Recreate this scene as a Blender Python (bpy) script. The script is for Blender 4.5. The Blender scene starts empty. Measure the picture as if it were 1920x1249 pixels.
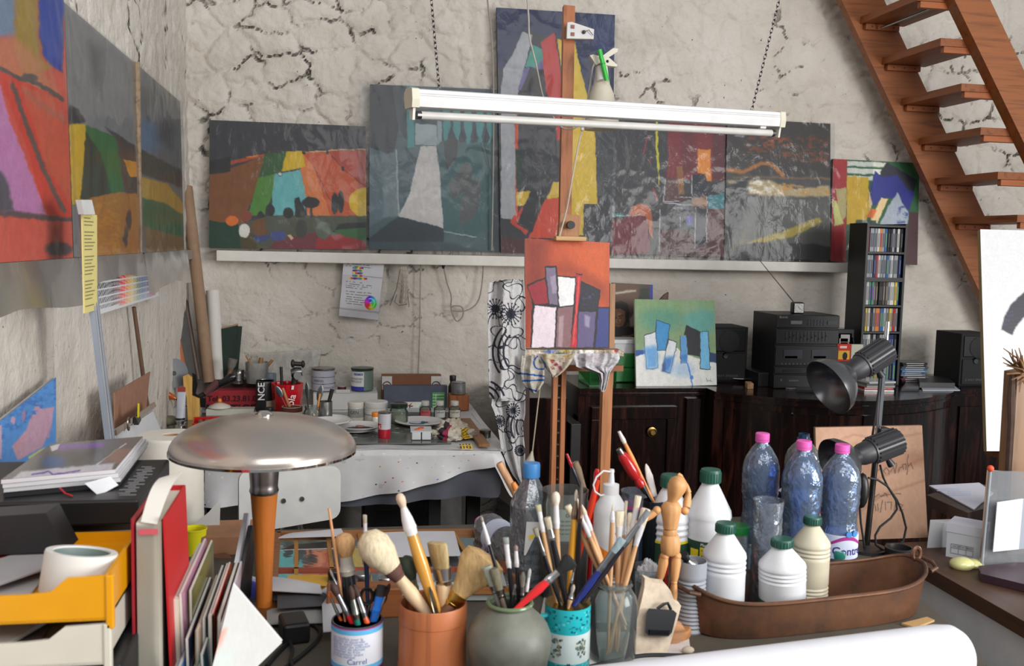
import bpy,bmesh,math,random
import numpy as np
from mathutils import Vector as V,Matrix
random.seed(7)
C=bpy.context.scene.collection
FPX,CX,CY,EYE=1825.0,960.0,624.5,1.55
YAW,PIT,ROL=math.radians(10.126),math.radians(5.258),math.radians(1.307)
FW=V((math.sin(YAW)*math.cos(PIT),math.cos(YAW)*math.cos(PIT),-math.sin(PIT)))
_r0=V((math.cos(YAW),-math.sin(YAW),0));_u0=_r0 .cross(FW)
RT=_r0*math.cos(ROL)+_u0*math.sin(ROL);UP=-_r0*math.sin(ROL)+_u0*math.cos(ROL)
EYEP=V((0,0,EYE))
def ray(x,y):return RT*((x-CX)/FPX)+UP*((CY-y)/FPX)+FW
def onY(x,y,Y):d=ray(x,y);return EYEP+d*(Y/d.y)
def onX(x,y,X):d=ray(x,y);return EYEP+d*(X/d.x)
def onZ(x,y,Z):d=ray(x,y);return EYEP+d*((Z-EYE)/d.z)
def onP(x,y,p,n):
 d=ray(x,y);return EYEP+d*((p-EYEP).dot(n)/d.dot(n))
def proj(p):
 q=V(p)-EYEP;k=FPX/q.dot(FW);return CX+q.dot(RT)*k,CY-q.dot(UP)*k
def ppm(p):return(V(p)-EYEP).dot(FW)/FPX
def ht(p,y):
 h=(proj(p)[1]-y)*ppm(p)
 for _ in range(6):h+=(proj((p[0],p[1],p[2]+h))[1]-y)*ppm(p)
 return h
def lin(c):
 return tuple(((x/255)/12.92 if x/255<=.04045 else((x/255+.055)/1.055)**2.4)for x in c)
MATS={}
def newmat(name):
 m=bpy.data.materials.new(name);m.use_nodes=True;nt=m.node_tree;nt.nodes.clear()
 out=nt.nodes.new('ShaderNodeOutputMaterial');return m,nt,out
def nd(nt,t,**k):
 n=nt.nodes.new('ShaderNode'+t)
 for a,b in k.items():
  if a.startswith('i_'):n.inputs[int(a[2:])if a[2:].isdigit()else a[2:].replace('_',' ')].default_value=b
  else:setattr(n,a,b)
 return n
def ramp(nt,src,stops):
 r=nd(nt,'ValToRGB');el=r.color_ramp.elements
 while len(el)<len(stops):el.new(.5)
 for e,(p,c)in zip(el,stops):e.position=p;e.color=(c[0],c[1],c[2],1)if not isinstance(c,(int,float))else(c,c,c,1)
 nt.links.new(src,r.inputs[0]);return r.outputs[0]
def coords(nt,scale=(1,1,1),rot=(0,0,0)):
 t=nd(nt,'TexCoord');mp=nd(nt,'Mapping');mp.inputs['Scale'].default_value=scale;mp.inputs['Rotation'].default_value=rot
 nt.links.new(t.outputs['Object'],mp.inputs[0]);return mp.outputs[0]
def mulcol(nt,a,b,fac=1.0,mode='MULTIPLY'):
 m=nd(nt,'MixRGB',blend_type=mode);m.inputs[0].default_value=fac
 nt.links.new(a,m.inputs[1]);nt.links.new(b,m.inputs[2]);return m.outputs[0]
KINDS={'matte':(.8,0,30,.16,.05),'satin':(.42,0,18,.10,.02),'gloss':(.16,0,12,.08,0),'paper':(.75,0,25,.05,.03),'cloth':(.95,0,120,.16,.25),'steel':(.3,1,20,.14,.02),'chrome':(.08,1,8,.06,0),'brass':(.3,1,60,.3,.1),'paint':(.5,0,140,.07,.10),'bristle':(.7,0,200,.3,.3),'rubber':(.6,0,40,.2,.05),'ceramic':(.22,0,14,.12,.03),'pottery':(.5,0,26,.34,.15),'stone':(.85,0,45,.3,.5),'shade':(.26,.75,6,.18,.03)}
def MT(k):
 if k in MATS:return MATS[k]
 m,nt,out=newmat(k);MATS[k]=m;L=nt.links.new
 col=nd(nt,'Attribute',attribute_name='Col').outputs['Color']
 if k in KINDS:
  ro,me,sc,va,bu=KINDS[k]
  n=nd(nt,'TexNoise');n.inputs['Scale'].default_value=sc;n.inputs['Detail'].default_value=3
  L(coords(nt,(1,1,.25)if k=='bristle' else(1,1,1)),n.inputs['Vector'])
  c=mulcol(nt,col,ramp(nt,n.outputs[0],[(.25,1-va),(.75,1+va*.4)]))
  b=nd(nt,'BsdfPrincipled');L(c,b.inputs['Base Color']);b.inputs['Roughness'].default_value=ro;b.inputs['Metallic'].default_value=me
  if bu:
   bp=nd(nt,'Bump');bp.inputs['Strength'].default_value=bu;bp.inputs['Distance'].default_value=.004
   L(n.outputs[0],bp.inputs['Height']);L(bp.outputs[0],b.inputs['Normal'])
  L(b.outputs[0],out.inputs[0])
 elif k[:4]=='wood':
  s={'x':(2,28,28),'y':(28,2,28),'z':(28,28,2)}[k[4]]
  n=nd(nt,'TexNoise');n.inputs['Scale'].default_value=1.6;n.inputs['Detail'].default_value=5;n.inputs['Distortion'].default_value=.8
  L(coords(nt,s),n.inputs['Vector'])
  c=mulcol(nt,col,ramp(nt,n.outputs[0],[(.25,(.55,.5,.45)),(.5,(1,1,1)),(.8,(1.12,1.1,1.05))]))
  b=nd(nt,'BsdfPrincipled');L(c,b.inputs['Base Color']);b.inputs['Roughness'].default_value=.5
  bp=nd(nt,'Bump');bp.inputs['Strength'].default_value=.08;L(n.outputs[0],bp.inputs['Height']);L(bp.outputs[0],b.inputs['Normal'])
  L(b.outputs[0],out.inputs[0])
 elif k in('clear','glass','film','sidefilm','haze','water'):
  ro,haze,bsc,bst,ior={'clear':(.05,.14,46,.75,1.8),'glass':(.03,.08,9,.05,1.26),'film':(.13,.012,15,.42,1.24),'sidefilm':(.16,.02,9,.25,1.10),'haze':(.3,.20,12,.6,1.45),'water':(.03,.10,12,.2,1.33)}[k]
  n=nd(nt,'TexNoise');n.inputs['Scale'].default_value=bsc;n.inputs['Detail'].default_value=4;n.inputs['Distortion'].default_value=.4 if k!='glass' else 0
  L(coords(nt,(1,1,.6)),n.inputs['Vector'])
  hsrc=n.outputs[0]
  bp=nd(nt,'Bump');bp.inputs['Strength'].default_value=bst;bp.inputs['Distance'].default_value=.012 if 'film' in k else .01;L(hsrc,bp.inputs['Height'])
  tr=nd(nt,'BsdfTransparent');L(col,tr.inputs[0])
  gl=nd(nt,'BsdfGlossy');gl.inputs['Roughness'].default_value=ro;L(bp.outputs[0],gl.inputs['Normal'])
  fr=nd(nt,'Fresnel');fr.inputs[0].default_value=ior;L(bp.outputs[0],fr.inputs['Normal'])
  df=nd(nt,'BsdfDiffuse');L(bp.outputs[0],df.inputs['Normal']);L(col,df.inputs[0])
  m1=nd(nt,'MixShader');m1 .inputs[0].default_value=haze;L(tr.outputs[0],m1 .inputs[1]);L(df.outputs[0],m1 .inputs[2])
  m2=nd(nt,'MixShader');L(fr.outputs[0],m2 .inputs[0]);L(m1 .outputs[0],m2 .inputs[1]);L(gl.outputs[0],m2 .inputs[2])
  L(m2 .outputs[0],out.inputs[0])
 return m
ORDER=[]
class B:
 def __init__(s,col=(200,200,200)):
  s.v=[];s.f=[];s.c=[];s.sm=[];s.M=Matrix();s.k=lin(col)
 def col(s,c):s.k=lin(c);return s
 def add(s,vs,fs,smooth=False,cols=None):
  o=len(s.v);s.v+=[s.M@V(p)for p in vs]
  for i,f in enumerate(fs):
   s.f.append(tuple(o+j for j in f));s.c.append(cols[i]if cols else s.k);s.sm.append(smooth)
  return s
 def box(s,c,d,bev=0,R=None,taper=1):
  x,y,z=(a/2 for a in d);c=V(c)
  if bev:
   bm=bmesh.new();bmesh.ops.create_cube(bm,size=1);bmesh.ops.scale(bm,vec=d,verts=bm.verts)
   bmesh.ops.bevel(bm,geom=bm.edges[:],offset=min(bev,min(d)*.45),segments=2,affect='EDGES',profile=.5)
   bm.verts.index_update();vs=[v.co.copy()for v in bm.verts];fs=[[v.index for v in f.verts]for f in bm.faces];bm.free()
  else:
   vs=[V((a*x*(taper if e>0 else 1),b*y*(taper if e>0 else 1),e*z))for e in(-1,1)for b in(-1,1)for a in(-1,1)]
   fs=[(0,2,3,1),(4,5,7,6),(0,1,5,4),(2,6,7,3),(0,4,6,2),(1,3,7,5)]
  if R is not None:vs=[R@p for p in vs]
  return s.add([p+c for p in vs],fs)
 def hexa(s,lo,hi):
  n=len(lo);fs=[tuple(range(n))[::-1],tuple(range(n,2*n))]+[(i,(i+1)%n,n+(i+1)%n,n+i)for i in range(n)]
  return s.add(list(lo)+list(hi),fs)
 def slab(s,pts,off):
  off=V(off);pts=[V(p)for p in pts];return s.hexa(pts,[p+off for p in pts])
 def lathe(s,prof,o=(0,0,0),n=28,R=None,smooth=True,sx=1,sy=1,cols=None):
  o=V(o);vs=[];fs=[];cs=[]
  for r,z in prof:
   for i in range(n):
    a=2*math.pi*i/n;p=V((r*math.cos(a)*sx,r*math.sin(a)*sy,z));vs.append((R@p if R is not None else p)+o)
  for j in range(len(prof)-1):
   for i in range(n):
    fs.append((j*n+i,j*n+(i+1)%n,(j+1)*n+(i+1)%n,(j+1)*n+i));cs.append(lin(cols[j])if cols else s.k)
  if prof[0][0]>1e-5:fs.append(tuple(range(n))[::-1]);cs.append(lin(cols[0])if cols else s.k)
  if prof[-1][0]>1e-5:fs.append(tuple((len(prof)-1)*n+i for i in range(n)));cs.append(lin(cols[-1])if cols else s.k)
  return s.add(vs,fs,smooth,cs)
 def shell(s,prof,t=.002,**k):
  inn=[(max(r-t,.0005),z+(t if i==0 else 0))for i,(r,z)in enumerate(prof)]
  return s.lathe([(0.0005,prof[0][1])]+prof+inn[::-1]+[(0.0005,prof[0][1]+t)],**k)
 def cyl(s,a,b,r,r2=None,n=14,smooth=True):
  a=V(a);b=V(b);d=b-a;q=V((0,0,1)).rotation_difference(d).to_matrix()
  r2=r if r2 is None else r2
  return s.lathe([(r,0),(r2,d.length)],o=a,n=n,R=q,smooth=smooth)
 def turn(s,a,b,prof,n=14,sx=1,sy=1,roll=0):
  a=V(a);b=V(b);d=b-a;q=V((0,0,1)).rotation_difference(d).to_matrix()@Matrix.Rotation(roll,3,'Z')
  return s.lathe([(r,t*d.length)for t,r in prof],o=a,n=n,R=q,sx=sx,sy=sy)
 def tube(s,pts,r,n=8,closed=False):
  pts=[V(p)for p in pts];m=len(pts);rs=r if isinstance(r,(list,tuple))else[r]*m
  T=[]
  for i in range(m):
   a=pts[(i-1)%m]if(i or closed)else pts[i];b=pts[(i+1)%m]if(i<m-1 or closed)else pts[i]
   T.append((b-a).normalized())
  nrm=T[0].orthogonal().normalized();vs=[];fs=[]
  for i in range(m):
   if i:nrm=(T[i-1].rotation_difference(T[i]).to_matrix()@nrm).normalized()
   bi=T[i].cross(nrm)
   for j in range(n):
    a=2*math.pi*j/n;vs.append(pts[i]+(nrm*math.cos(a)+bi*math.sin(a))*rs[i])
  for i in range(m if closed else m-1):
   for j in range(n):
    a=i*n;b=((i+1)%m)*n;fs.append((a+j,a+(j+1)%n,b+(j+1)%n,b+j))
  if not closed:fs+=[tuple(range(n))[::-1],tuple((m-1)*n+j for j in range(n))]
  return s.add(vs,fs,True)
 def ball(s,c,r,n=16,R=None):
  rx,ry,rz=r if isinstance(r,(tuple,list))else(r,r,r);m=n//2;vs=[];fs=[]
  for j in range(m+1):
   t=math.pi*j/m
   for i in range(n):
    a=2*math.pi*i/n;p=V((rx*math.sin(t)*math.cos(a),ry*math.sin(t)*math.sin(a),-rz*math.cos(t)));vs.append((R@p if R is not None else p)+V(c))
  for j in range(m):
   for i in range(n):fs.append((j*n+i,j*n+(i+1)%n,(j+1)*n+(i+1)%n,(j+1)*n+i))
  return s.add(vs,fs,True)
 def grid(s,fn,nu,nv,colfn=None,smooth=True,thick=None):
  P=[[V(fn(i/nu,j/nv))for i in range(nu+1)]for j in range(nv+1)];w=nu+1
  vs=[p for r in P for p in r];fs=[];cs=[]
  for j in range(nv):
   for i in range(nu):
    fs.append((j*w+i,j*w+i+1,(j+1)*w+i+1,(j+1)*w+i));cs.append(lin(colfn((i+.5)/nu,(j+.5)/nv))if colfn else s.k)
  if thick is not None:
   N=len(vs);t=V(thick);vs+=[p+t for p in vs];m=len(fs)
   fs+=[tuple(N+q for q in f[::-1])for f in fs[:m]];cs+=cs[:m]
   bd=[i for i in range(w)]+[j*w+nu for j in range(1,nv+1)]+[nv*w+i for i in range(nu-1,-1,-1)]+[j*w for j in range(nv-1,0,-1)]
   for a,b in zip(bd,bd[1:]+bd[:1]):fs.append((b,a,a+N,b+N));cs.append(cs[0])
  return s.add(vs,fs,smooth,cs)
 def build(s,name,mat='satin',parent=None,loc=None,w=0,tag=None,kind=None,label=None,rz=0):
  if w:o=V(loc)if loc is not None else(parent.location if parent else V());vs=[p-o for p in s.v]
  else:vs=s.v
  me=bpy.data.meshes.new(name);me.from_pydata([tuple(p)for p in vs],[],s.f)
  n=len(s.f);me.polygons.foreach_set('use_smooth',s.sm)
  at=me.attributes.new('Col','FLOAT_COLOR','CORNER')
  buf=np.ones((len(me.loops),4),dtype=np.float32)
  buf[:,:3]=np.repeat(np.array(s.c,dtype=np.float32),[len(f)for f in s.f],axis=0);at.data.foreach_set('color',buf.ravel())
  me.materials.append(MT(mat)if isinstance(mat,str)else mat)
  if any(s.sm):me.set_sharp_from_angle(angle=math.radians(38))
  o=bpy.data.objects.new(name,me);C.objects.link(o);ORDER.append(o)
  if parent:o.parent=parent
  if loc is not None:o.location=loc
  if rz:o.rotation_euler=(0,0,rz)
  if tag:settag(o,*tag)
  if kind:o['kind']=kind
  if label:o['label']=label
  return o
def settag(o,label,cat,group=None):
 o['label']=label;o['category']=cat
 if group:o['group']=group
 return o
def thing(name,label,cat,loc=(0,0,0),rz=0,group=None,rot=None):
 o=bpy.data.objects.new(name,None);C.objects.link(o);o.empty_display_size=.05
 o.location=V(loc);o.rotation_euler=rot if rot else(0,0,rz);return settag(o,label,cat,group)
def dup(root,loc,label,rz=None,rot=None,group=None):
 kids={}
 for o in bpy.data.objects:
  if o.parent:kids.setdefault(o.parent,[]).append(o)
 def cp(o,par):
  c=o.copy();C.objects.link(c)
  if par:c.parent=par
  for k in kids.get(o,[]):cp(k,c)
  return c
 r=cp(root,None);r.location=V(loc);r['label']=label
 if rz is not None:r.rotation_euler=(0,0,rz)
 if rot is not None:r.rotation_euler=rot
 if group:r['group']=group
 return r
def text(s,size,org,ex,ey,col,name,parent=None,mat='paper',cyl=None,bold=0,w=1,spacing=1,align='LEFT',lab=None):
 """lettering as a thin mesh at org, running along ex, rising along ey (unit vectors); cyl=(cx,cy,r) wraps it round an upright cylinder"""
 cu=bpy.data.curves.new(name,'FONT');cu.body=s;cu.size=size;cu.align_x=align;cu.offset=bold*size;cu.space_character=spacing;cu.resolution_u=3
 ob=bpy.data.objects.new(name,cu);C.objects.link(ob);dg=bpy.context.evaluated_depsgraph_get();dg.update()
 me=bpy.data.meshes.new_from_object(ob.evaluated_get(dg));bpy.data.objects.remove(ob)
 b=B(col);org=V(org);ex=V(ex);ey=V(ey);vs=[]
 for v in me.vertices:
  if cyl:
   cx,cy,r,a0=cyl;a=a0+v.co.x/r;vs.append(V((cx+r*math.sin(a),cy-r*math.cos(a),org.z+v.co.y)))
  else:vs.append(org+ex*v.co.x+ey*v.co.y)
 b.add(vs,[tuple(p.vertices)for p in me.polygons]);bpy.data.meshes.remove(me)
 return b.build(name,mat,parent,w=w,label=lab)
def rotm(rx=0,ry=0,rz=0):
 return Matrix.Rotation(rz,3,'Z')@Matrix.Rotation(ry,3,'Y')@Matrix.Rotation(rx,3,'X')
def vn(x,y,seed=0):
 xi=np.floor(x).astype(np.int64);yi=np.floor(y).astype(np.int64);fx=x-xi;fy=y-yi;fx=fx*fx*(3-2*fx);fy=fy*fy*(3-2*fy)
 def h(a,b):
  n=(a*374761393+b*668265263+seed*1442695041)&0x7fffffff;n=((n^(n>>13))*1274126177)&0x7fffffff;return((n^(n>>16))&0xffff)/65535.0
 return(h(xi,yi)*(1-fx)+h(xi+1,yi)*fx)*(1-fy)+(h(xi,yi+1)*(1-fx)+h(xi+1,yi+1)*fx)*fy
def fbm(x,y,seed=0,o=4):
 t=0;a=.5
 for i in range(o):t=t+a*vn(x*2**i,y*2**i,seed+i*17);a*=.5
 return t
def polymask(X,Y,pts,soft):
 ins=np.zeros(X.shape,bool);d2=np.full(X.shape,1e9);n=len(pts)
 for i in range(n):
  x1,y1=pts[i];x2,y2=pts[(i+1)%n]
  c=((y1>Y)!=(y2>Y))&(X<(x2-x1)*(Y-y1)/((y2-y1)if y2!=y1 else 1e-9)+x1);ins^=c
  dx,dy=x2-x1,y2-y1;l=dx*dx+dy*dy+1e-9;t=np.clip(((X-x1)*dx+(Y-y1)*dy)/l,0,1);d2=np.minimum(d2,(X-x1-t*dx)**2+(Y-y1-t*dy)**2)
 d=np.sqrt(d2)*np.where(ins,1,-1);return np.clip(.5+d/max(soft,.6),0,1)
def linemask(X,Y,pts,w,soft):
 d2=np.full(X.shape,1e9)
 for(x1,y1),(x2,y2)in zip(pts,pts[1:]):
  dx,dy=x2-x1,y2-y1;l=dx*dx+dy*dy+1e-9;t=np.clip(((X-x1)*dx+(Y-y1)*dy)/l,0,1);d2=np.minimum(d2,(X-x1-t*dx)**2+(Y-y1-t*dy)**2)
 return np.clip(.5+(w/2-np.sqrt(d2))/max(soft,.6),0,1)
def paintfield(X,Y,base,spec,jit=1.2,grain=.10,seed=0):
 """colour of a painted surface: base colour, then strokes in order: (kind, colour, points[, softness, opacity])"""
 Xj=X+jit*3*(fbm(X/9,Y/9,seed+3)-.5);Yj=Y+jit*3*(fbm(X/9,Y/9,seed+9)-.5)
 col=np.tile(np.array(base,float),X.shape+(1,))
 for it in spec:
  k,c,pts=it[:3];soft=it[3]if len(it)>3 else 1;al=it[4]if len(it)>4 else 1
  if k=='p':m=polymask(Xj,Yj,pts,soft)
  elif k=='l':m=linemask(Xj,Yj,pts[1],pts[0],soft)
  elif k=='e':
   cx,cy,rx,ry=pts;d=(1-np.sqrt(((Xj-cx)/rx)**2+((Yj-cy)/ry)**2))*min(rx,ry);m=np.clip(.5+d/max(soft,.6),0,1)
  elif k=='s':
   m=polymask(Xj,Yj,pts,soft)*np.clip((fbm(X/7,Y/4,seed+31)-.42)*5,0,1)
  m=(m*al)[...,None];col=col*(1-m)+np.array(c,float)*m
 g=1+grain*2*(fbm(X/5,Y/11,seed+50,3)-.45)+grain*(vn(X/1.5,Y/1.5,seed+51)-.5)
 return np.clip(col*g[...,None],0,255)
def sheet(name,parent,corners,base,spec,step=1.6,mat='paint',w=1,off=0,jit=1.2,grain=.06,seed=0,bulge=None,label=None,fn=None,tag=None,loc=None):
 """painted rectangle between four world corners TL,TR,BR,BL; spec in frame coordinates, evaluated where each point stands"""
 tl,tr,br,bl=(np.array(p)for p in corners)
 pw=max(2,int(max(math.dist(proj(tl),proj(tr)),math.dist(proj(bl),proj(br)))/step));ph=max(2,int(max(math.dist(proj(tl),proj(bl)),math.dist(proj(tr),proj(br)))/step))
 u=np.linspace(0,1,pw+1)[None,:,None];v=np.linspace(0,1,ph+1)[:,None,None]
 P=(tl*(1-u)+tr*u)*(1-v)+(bl*(1-u)+br*u)*v
 Q=P-np.array(EYEP);k=FPX/(Q@np.array(FW));X=CX+(Q@np.array(RT))*k;Y=CY-(Q@np.array(UP))*k
 nrm=np.cross(tr-tl,bl-tl);nrm=nrm/np.linalg.norm(nrm);P=P+nrm*off
 if bulge is not None:P=P+nrm*bulge(u,v)
 colr=fn(X,Y)if fn else paintfield(X,Y,base,spec,jit,grain,seed)
 a=colr/255.0;a=np.where(a<=.04045,a/12.92,((a+.055)/1.055)**2.4)
 n=(pw+1)*(ph+1);idx=np.arange(n).reshape(ph+1,pw+1)
 f=np.stack([idx[:-1,:-1],idx[1:,:-1],idx[1:,1:],idx[:-1,1:]],-1).reshape(-1,4)
 o=np.array(loc if loc is not None else(parent.location if parent else V()))if w else 0
 me=bpy.data.meshes.new(name);me.from_pydata((P.reshape(-1,3)-o).tolist(),[],f.tolist())
 at=me.attributes.new('Col','FLOAT_COLOR','POINT');at.data.foreach_set('color',np.concatenate([a.reshape(-1,3),np.ones((n,1))],1).astype(np.float32).ravel())
 me.polygons.foreach_set('use_smooth',np.ones(len(f),bool))
 me.materials.append(MT(mat));ob=bpy.data.objects.new(name,me);C.objects.link(ob);ORDER.append(ob)
 if parent:ob.parent=parent
 if loc is not None:ob.location=V(loc)
 if label:ob['label']=label
 if tag:settag(ob,*tag)
 return ob
def surf(name,parent,Pf,fn,nu,nv,mat='cloth',loc=None,tag=None,label=None):
 """cloth-like surface: Pf(u,v) arrays -> (nv,nu,3) world points, colours from fn(X,Y) in frame coordinates or fn(u,v,...)"""
 U,W=np.meshgrid(np.linspace(0,1,nu+1),np.linspace(0,1,nv+1));P=Pf(U,W)
 Q=P-np.array(EYEP);k=FPX/(Q@np.array(FW));X=CX+(Q@np.array(RT))*k;Y=CY-(Q@np.array(UP))*k
 a=np.clip(fn(X,Y),0,255)/255.0;a=np.where(a<=.04045,a/12.92,((a+.055)/1.055)**2.4)
 idx=np.arange((nu+1)*(nv+1)).reshape(nv+1,nu+1);f=np.stack([idx[:-1,:-1],idx[1:,:-1],idx[1:,1:],idx[:-1,1:]],-1).reshape(-1,4)
 o=np.array(loc if loc is not None else(parent.location if parent else V()))
 me=bpy.data.meshes.new(name);me.from_pydata((P.reshape(-1,3)-o).tolist(),[],f.tolist())
 at=me.attributes.new('Col','FLOAT_COLOR','POINT');at.data.foreach_set('color',np.concatenate([a.reshape(-1,3),np.ones((len(idx.ravel()),1))],1).astype(np.float32).ravel())
 me.polygons.foreach_set('use_smooth',np.ones(len(f),bool));me.materials.append(MT(mat))
 ob=bpy.data.objects.new(name,me);C.objects.link(ob);md=ob.modifiers.new('cloth_thickness','SOLIDIFY');md.thickness=.002
 if parent:ob.parent=parent
 if loc is not None:ob.location=V(loc)
 if tag:settag(ob,*tag)
 if label:ob['label']=label
 return ob
def rowpatch(rows,Y,amp=.015,nf=3,seed=0,dY=0):
 """world points of a hanging cloth whose outline is given by rows (y, xl, xr) at depth Y, with vertical folds"""
 ys=np.array([r[0]for r in rows],float);xl=np.array([r[1]for r in rows],float);xr=np.array([r[2]for r in rows],float)
 def f(U,W):
  t=W*(len(rows)-1);i=np.arange(len(rows));py=np.interp(t,i,ys);a=np.interp(t,i,xl);b=np.interp(t,i,xr);px=a+(b-a)*U
  D=Y-amp*(np.sin(U*nf*6.283+seed+W*2.1)+.5*np.sin(U*nf*2.3*6.283+seed*2+W*3))-.012*np.sin(U*3.14159)+dY*W
  D=D+amp*.8*(fbm(U*5+seed,W*5)-.5)*2 if False else D+amp*1.2*(fbm(U*4+seed,W*6,seed)-.5)
  d=(px[...,None]-CX)/FPX*np.array(RT)+(CY-py[...,None])/FPX*np.array(UP)+np.array(FW)
  return np.array(EYEP)+d*(D/d[...,1])[...,None]
 return f
sc=bpy.context.scene
cd=bpy.data.cameras.new('camera');cam=bpy.data.objects.new('camera',cd);C.objects.link(cam)
cd.sensor_width=23.6;cd.lens=FPX/1920*23.6;cd.clip_start=.05
cam.matrix_world=Matrix(((RT.x,UP.x,-FW.x,0),(RT.y,UP.y,-FW.y,0),(RT.z,UP.z,-FW.z,EYE),(0,0,0,1)))
cd.dof.use_dof=True;cd.dof.focus_distance=3.7;cd.dof.aperture_fstop=5.6
sc.camera=cam
sc.view_settings.view_transform='Standard';sc.view_settings.look='None';sc.view_settings.gamma=1;sc.view_settings.exposure=0.0
wd=bpy.data.worlds.new('sky');sc.world=wd;wd.use_nodes=True
bg=wd.node_tree.nodes['Background'];bg.inputs[0].default_value=(.90,.96,1.0,1);bg.inputs[1].default_value=.34
def area(name,loc,to,sx,sy,power,col):
 l=bpy.data.lights.new(name,'AREA');l.shape='RECTANGLE';l.size=sx;l.size_y=sy;l.energy=power;l.color=col
 o=bpy.data.objects.new(name,l);C.objects.link(o);o.location=loc
 o.rotation_euler=(V(to)-V(loc)).to_track_quat('-Z','Y').to_euler();return o
LX,BY=-.73,5.0
def wallmat():
 m,nt,out=newmat('whitewashed_stone');L=nt.links.new
 co=coords(nt)
 n1=nd(nt,'TexNoise');n1 .inputs['Scale'].default_value=3.2;n1 .inputs['Detail'].default_value=8;n1 .inputs['Roughness'].default_value=.62;L(co,n1 .inputs['Vector'])
 crack_shade=nd(nt,'Attribute',attribute_name='Dirt').outputs['Fac']
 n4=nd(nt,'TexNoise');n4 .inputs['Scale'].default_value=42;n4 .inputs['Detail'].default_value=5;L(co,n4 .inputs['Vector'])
 k2=nd(nt,'Math',operation='MULTIPLY',use_clamp=True);L(crack_shade,k2 .inputs[0]);L(ramp(nt,n4 .outputs[0],[(.30,.45),(.5,1.25)]),k2 .inputs[1])
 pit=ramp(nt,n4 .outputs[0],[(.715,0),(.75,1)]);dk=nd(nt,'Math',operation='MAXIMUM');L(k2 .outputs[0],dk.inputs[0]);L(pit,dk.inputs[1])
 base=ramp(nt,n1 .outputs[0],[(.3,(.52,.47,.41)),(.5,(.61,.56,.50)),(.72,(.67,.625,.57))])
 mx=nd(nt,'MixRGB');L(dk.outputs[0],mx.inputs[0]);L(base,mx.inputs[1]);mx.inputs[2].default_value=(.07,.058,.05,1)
 b=nd(nt,'BsdfPrincipled');L(mx.outputs[0],b.inputs['Base Color']);b.inputs['Roughness'].default_value=.9
 hsum=nd(nt,'Math',operation='SUBTRACT');L(n1 .outputs[0],hsum.inputs[0]);L(k2 .outputs[0],hsum.inputs[1])
 bp=nd(nt,'Bump');bp.inputs['Strength'].default_value=.8;bp.inputs['Distance'].default_value=.05;L(hsum.outputs[0],bp.inputs['Height'])
 bp2=nd(nt,'Bump');bp2 .inputs['Strength'].default_value=.35;bp2 .inputs['Distance'].default_value=.01;L(n4 .outputs[0],bp2 .inputs['Height']);L(bp.outputs[0],bp2 .inputs['Normal']);L(bp2 .outputs[0],b.inputs['Normal'])
 L(b.outputs[0],out.inputs[0]);return m
WM=wallmat()
def voro(x,y,seed):
 xi=np.floor(x).astype(np.int64);yi=np.floor(y).astype(np.int64);f1=np.full(x.shape,9.);f2=np.full(x.shape,9.)
 def h(a,b,s):
  n=(a*374761393+b*668265263+(seed+s)*1442695041)&0x7fffffff;n=((n^(n>>13))*1274126177)&0x7fffffff;return((n^(n>>16))&0xffff)/65535.0
 for i in(-1,0,1):
  for j in(-1,0,1):
   a,b=xi+i,yi+j;d=np.hypot(a+.1+.8*h(a,b,0)-x,b+.1+.8*h(a,b,7)-y);f2=np.minimum(f2,np.maximum(d,f1));f1=np.minimum(f1,d)
 return f1,f2
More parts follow.
